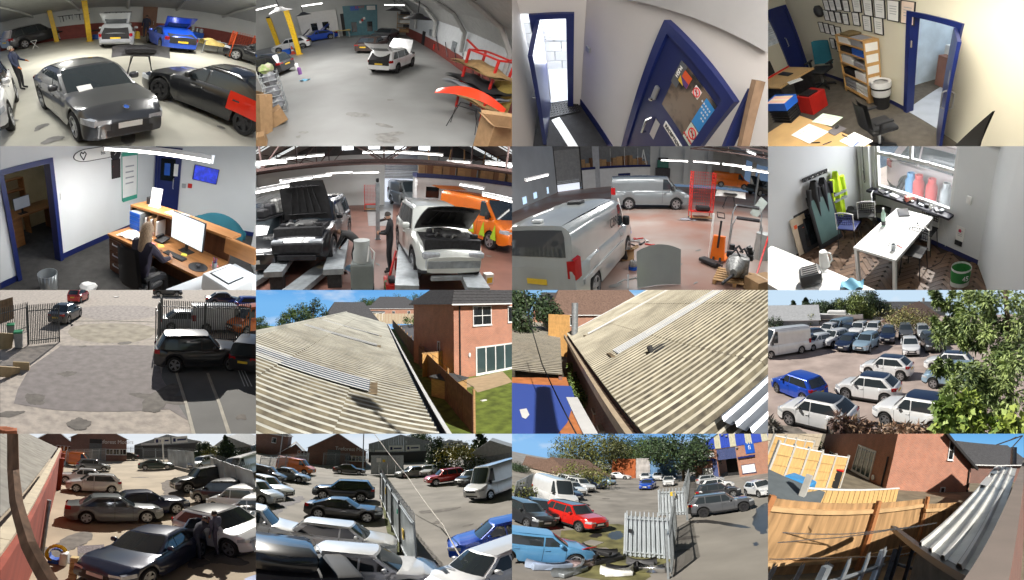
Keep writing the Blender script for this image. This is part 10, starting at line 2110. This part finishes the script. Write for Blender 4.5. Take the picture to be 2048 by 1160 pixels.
 t=tg('steel_lean_to_roof','pale profiled steel lean-to roof running away at the right','roof');
 def P(u,v):return(nl.lerp(nr_,u)).lerp(fl.lerp(fr_,u),v)
 for k in rg(4):
  for j,(v0,v1)in en(((0,.42),(.40,.72),(.70,1.0))):
   b=MB();pr=((0,0),(.12,.07),(.3,.07),(.42,0),(.98,0))
   b.loft([[P((k+a)/4,v)+Zv(h+.02*j)for a,h in pr]for v in(v0,(v0+v1)/2,v1)],closed=False);b.bd('steel_sheet',st,t)
 for j,(v0,v1)in en(((.36,.52),(.62,.70),(.78,.9))):MB().add([P(.0,v0)+Zv(.10),P(.38,v0)+Zv(.12),P(.38,v1)+Zv(.12),P(.0,v1)+Zv(.10)],[(0,1,2,3)]).bd('flashing_sheet',MPa if j!=1 else MSg,t)
 MB().prism([nl-Zv(.1),nr_-Zv(.1),Vc((nr_.x,nr_.y,0)),Vc((nl.x,nl.y,0))],(.1,.3,0)).bd('wall',mat('dark_rough_wall',(.07,.06,.045),.9,var=.4,scale=3),t)
 b=MB();dd=(nr_-nl).normalized();b.bar(nl-dd*2.3+Vc((0,-.1,-.02)),nr_+dd*.3+Vc((0,-.1,-.02)),.12,.1);b.bd('gutter',mat('black_gutter'),t)
 p,q=G(1640,1150,2.3),G(2010,250,2.3);d=q-p;t=tg('brick_wall','dark red brick wall close on the right edge','wall',(p.x,p.y,0),az(d));MB().box((-1.5,-.3,0),(d.length+2,-.02,2.62)).bd('brickwork',MBd,t)
 q=G(1935,250,2.6);MB().tube([(0,0,0),(0,0,1.2)],.22,10).bd('steel_flue',MSg,None,50,loc=q,lb='short steel flue above the far end of the lean-to',cat='flue')
 p,q=G(560,1010,1.9),G(985,880,1.9);d=q-p;t=pal('bright palisade length in sun before the timber fence',(p.x,p.y,0),(q.x,q.y,0),1.85,MSg,.36);
 p,q=G(-60,1040,1.75),G(560,1000,1.75);pal('palisade length at the lower left, darkened to stand for shade',(p.x,p.y,0),(q.x,q.y,0),1.7,MDm,.34)  # dark metal puts the shade of this length into its colour
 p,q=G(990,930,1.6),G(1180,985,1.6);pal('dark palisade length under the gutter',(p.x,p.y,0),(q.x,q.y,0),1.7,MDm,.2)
 for i,(l,pts)in en((('upper strand of barbed wire across the fence',((-20,770),(300,795),(640,795),(960,760),(1330,710))),('middle strand of barbed wire across the fence',((-20,870),(320,840),(640,815),(960,765),(1200,735))),('lowest strand of barbed wire above the palisade',((-20,995),(300,985),(640,978),(1000,968),(1260,915))))):
  w=[CUR.D(x,y,6.6)for x,y in pts];b=MB();b.tube(w,.010,4)
  for k in rg(40):
   f=k/40*(len(w)-1);j=min(len(w)-2,int(f));q=w[j].lerp(w[j+1],f-j);b.bar(q-Vc((.02,0,.03)),q+Vc((.02,0,.03)),.006)
  b.bd('barbed_wire',MSt,None,lb=l,cat='wire')
 cl=[CUR.D(x,y,5)for x,y in((2010,20),(1900,60),(1800,95))];MB().tube(cl,.012,4).tube([cl[0],CUR.D(1930,110,5)],.01,4).tube([cl[1],CUR.D(1960,30,5)],.008,4).bd('bare_twig',M_BARK,None,lb='bare twigs against the sky at the upper right',cat='twig')
 # bd everything
for key,fn in PLACES:fn()
SPLIT={'door_handle','door_seam','eye','ear','cross_bar','end_cap','support','gutter','lime_chevron','divider','stand','upright','leg'}
PIECES={}
def separate(o):
 me=o.data
 if me.name not in PIECES:
  n=len(me.vertices);root=list(rg(n))
  def find(i):
   while root[i]!=i:root[i]=root[root[i]];i=root[i]
   return i
  for e in me.edges:root[find(e.vertices[0])]=find(e.vertices[1])
  comp={}
  for p in me.polygons:comp.setdefault(find(p.vertices[0]),[]).append(p)
  out=[]
  for ps in comp.values()if len(comp)>1 else():
   vs=sorted({v for p in ps for v in p.vertices});ix={v:k for k,v in en(vs)}
   m=bpy.data.meshes.new(me.name);m.from_pydata([me.vertices[v].co[:]for v in vs],[],[[ix[v]for v in p.vertices]for p in ps])
   for x in me.materials:m.materials.append(x)
   m.polygons.foreach_set('use_smooth',[p.use_smooth for p in ps]);m.update();out.append(m)
  PIECES[me.name]=out
 for k,m in en(PIECES[me.name]):
  q=o
  if k:q=o.copy();o.users_collection[0].objects.link(q)
  old=[(s.link,s.material)for s in o.material_slots];q.data=m
  for s,(lk,x)in zip(q.material_slots,old):
   if lk=='OBJECT':s.link=lk;s.material=x
for cell in CELLS:
 for o in list(cell.coll.objects):
  if o.type=='MESH'and o.parent is not None and o.name.split('.')[0]in SPLIT:separate(o)
for cell in CELLS:trim(cell)
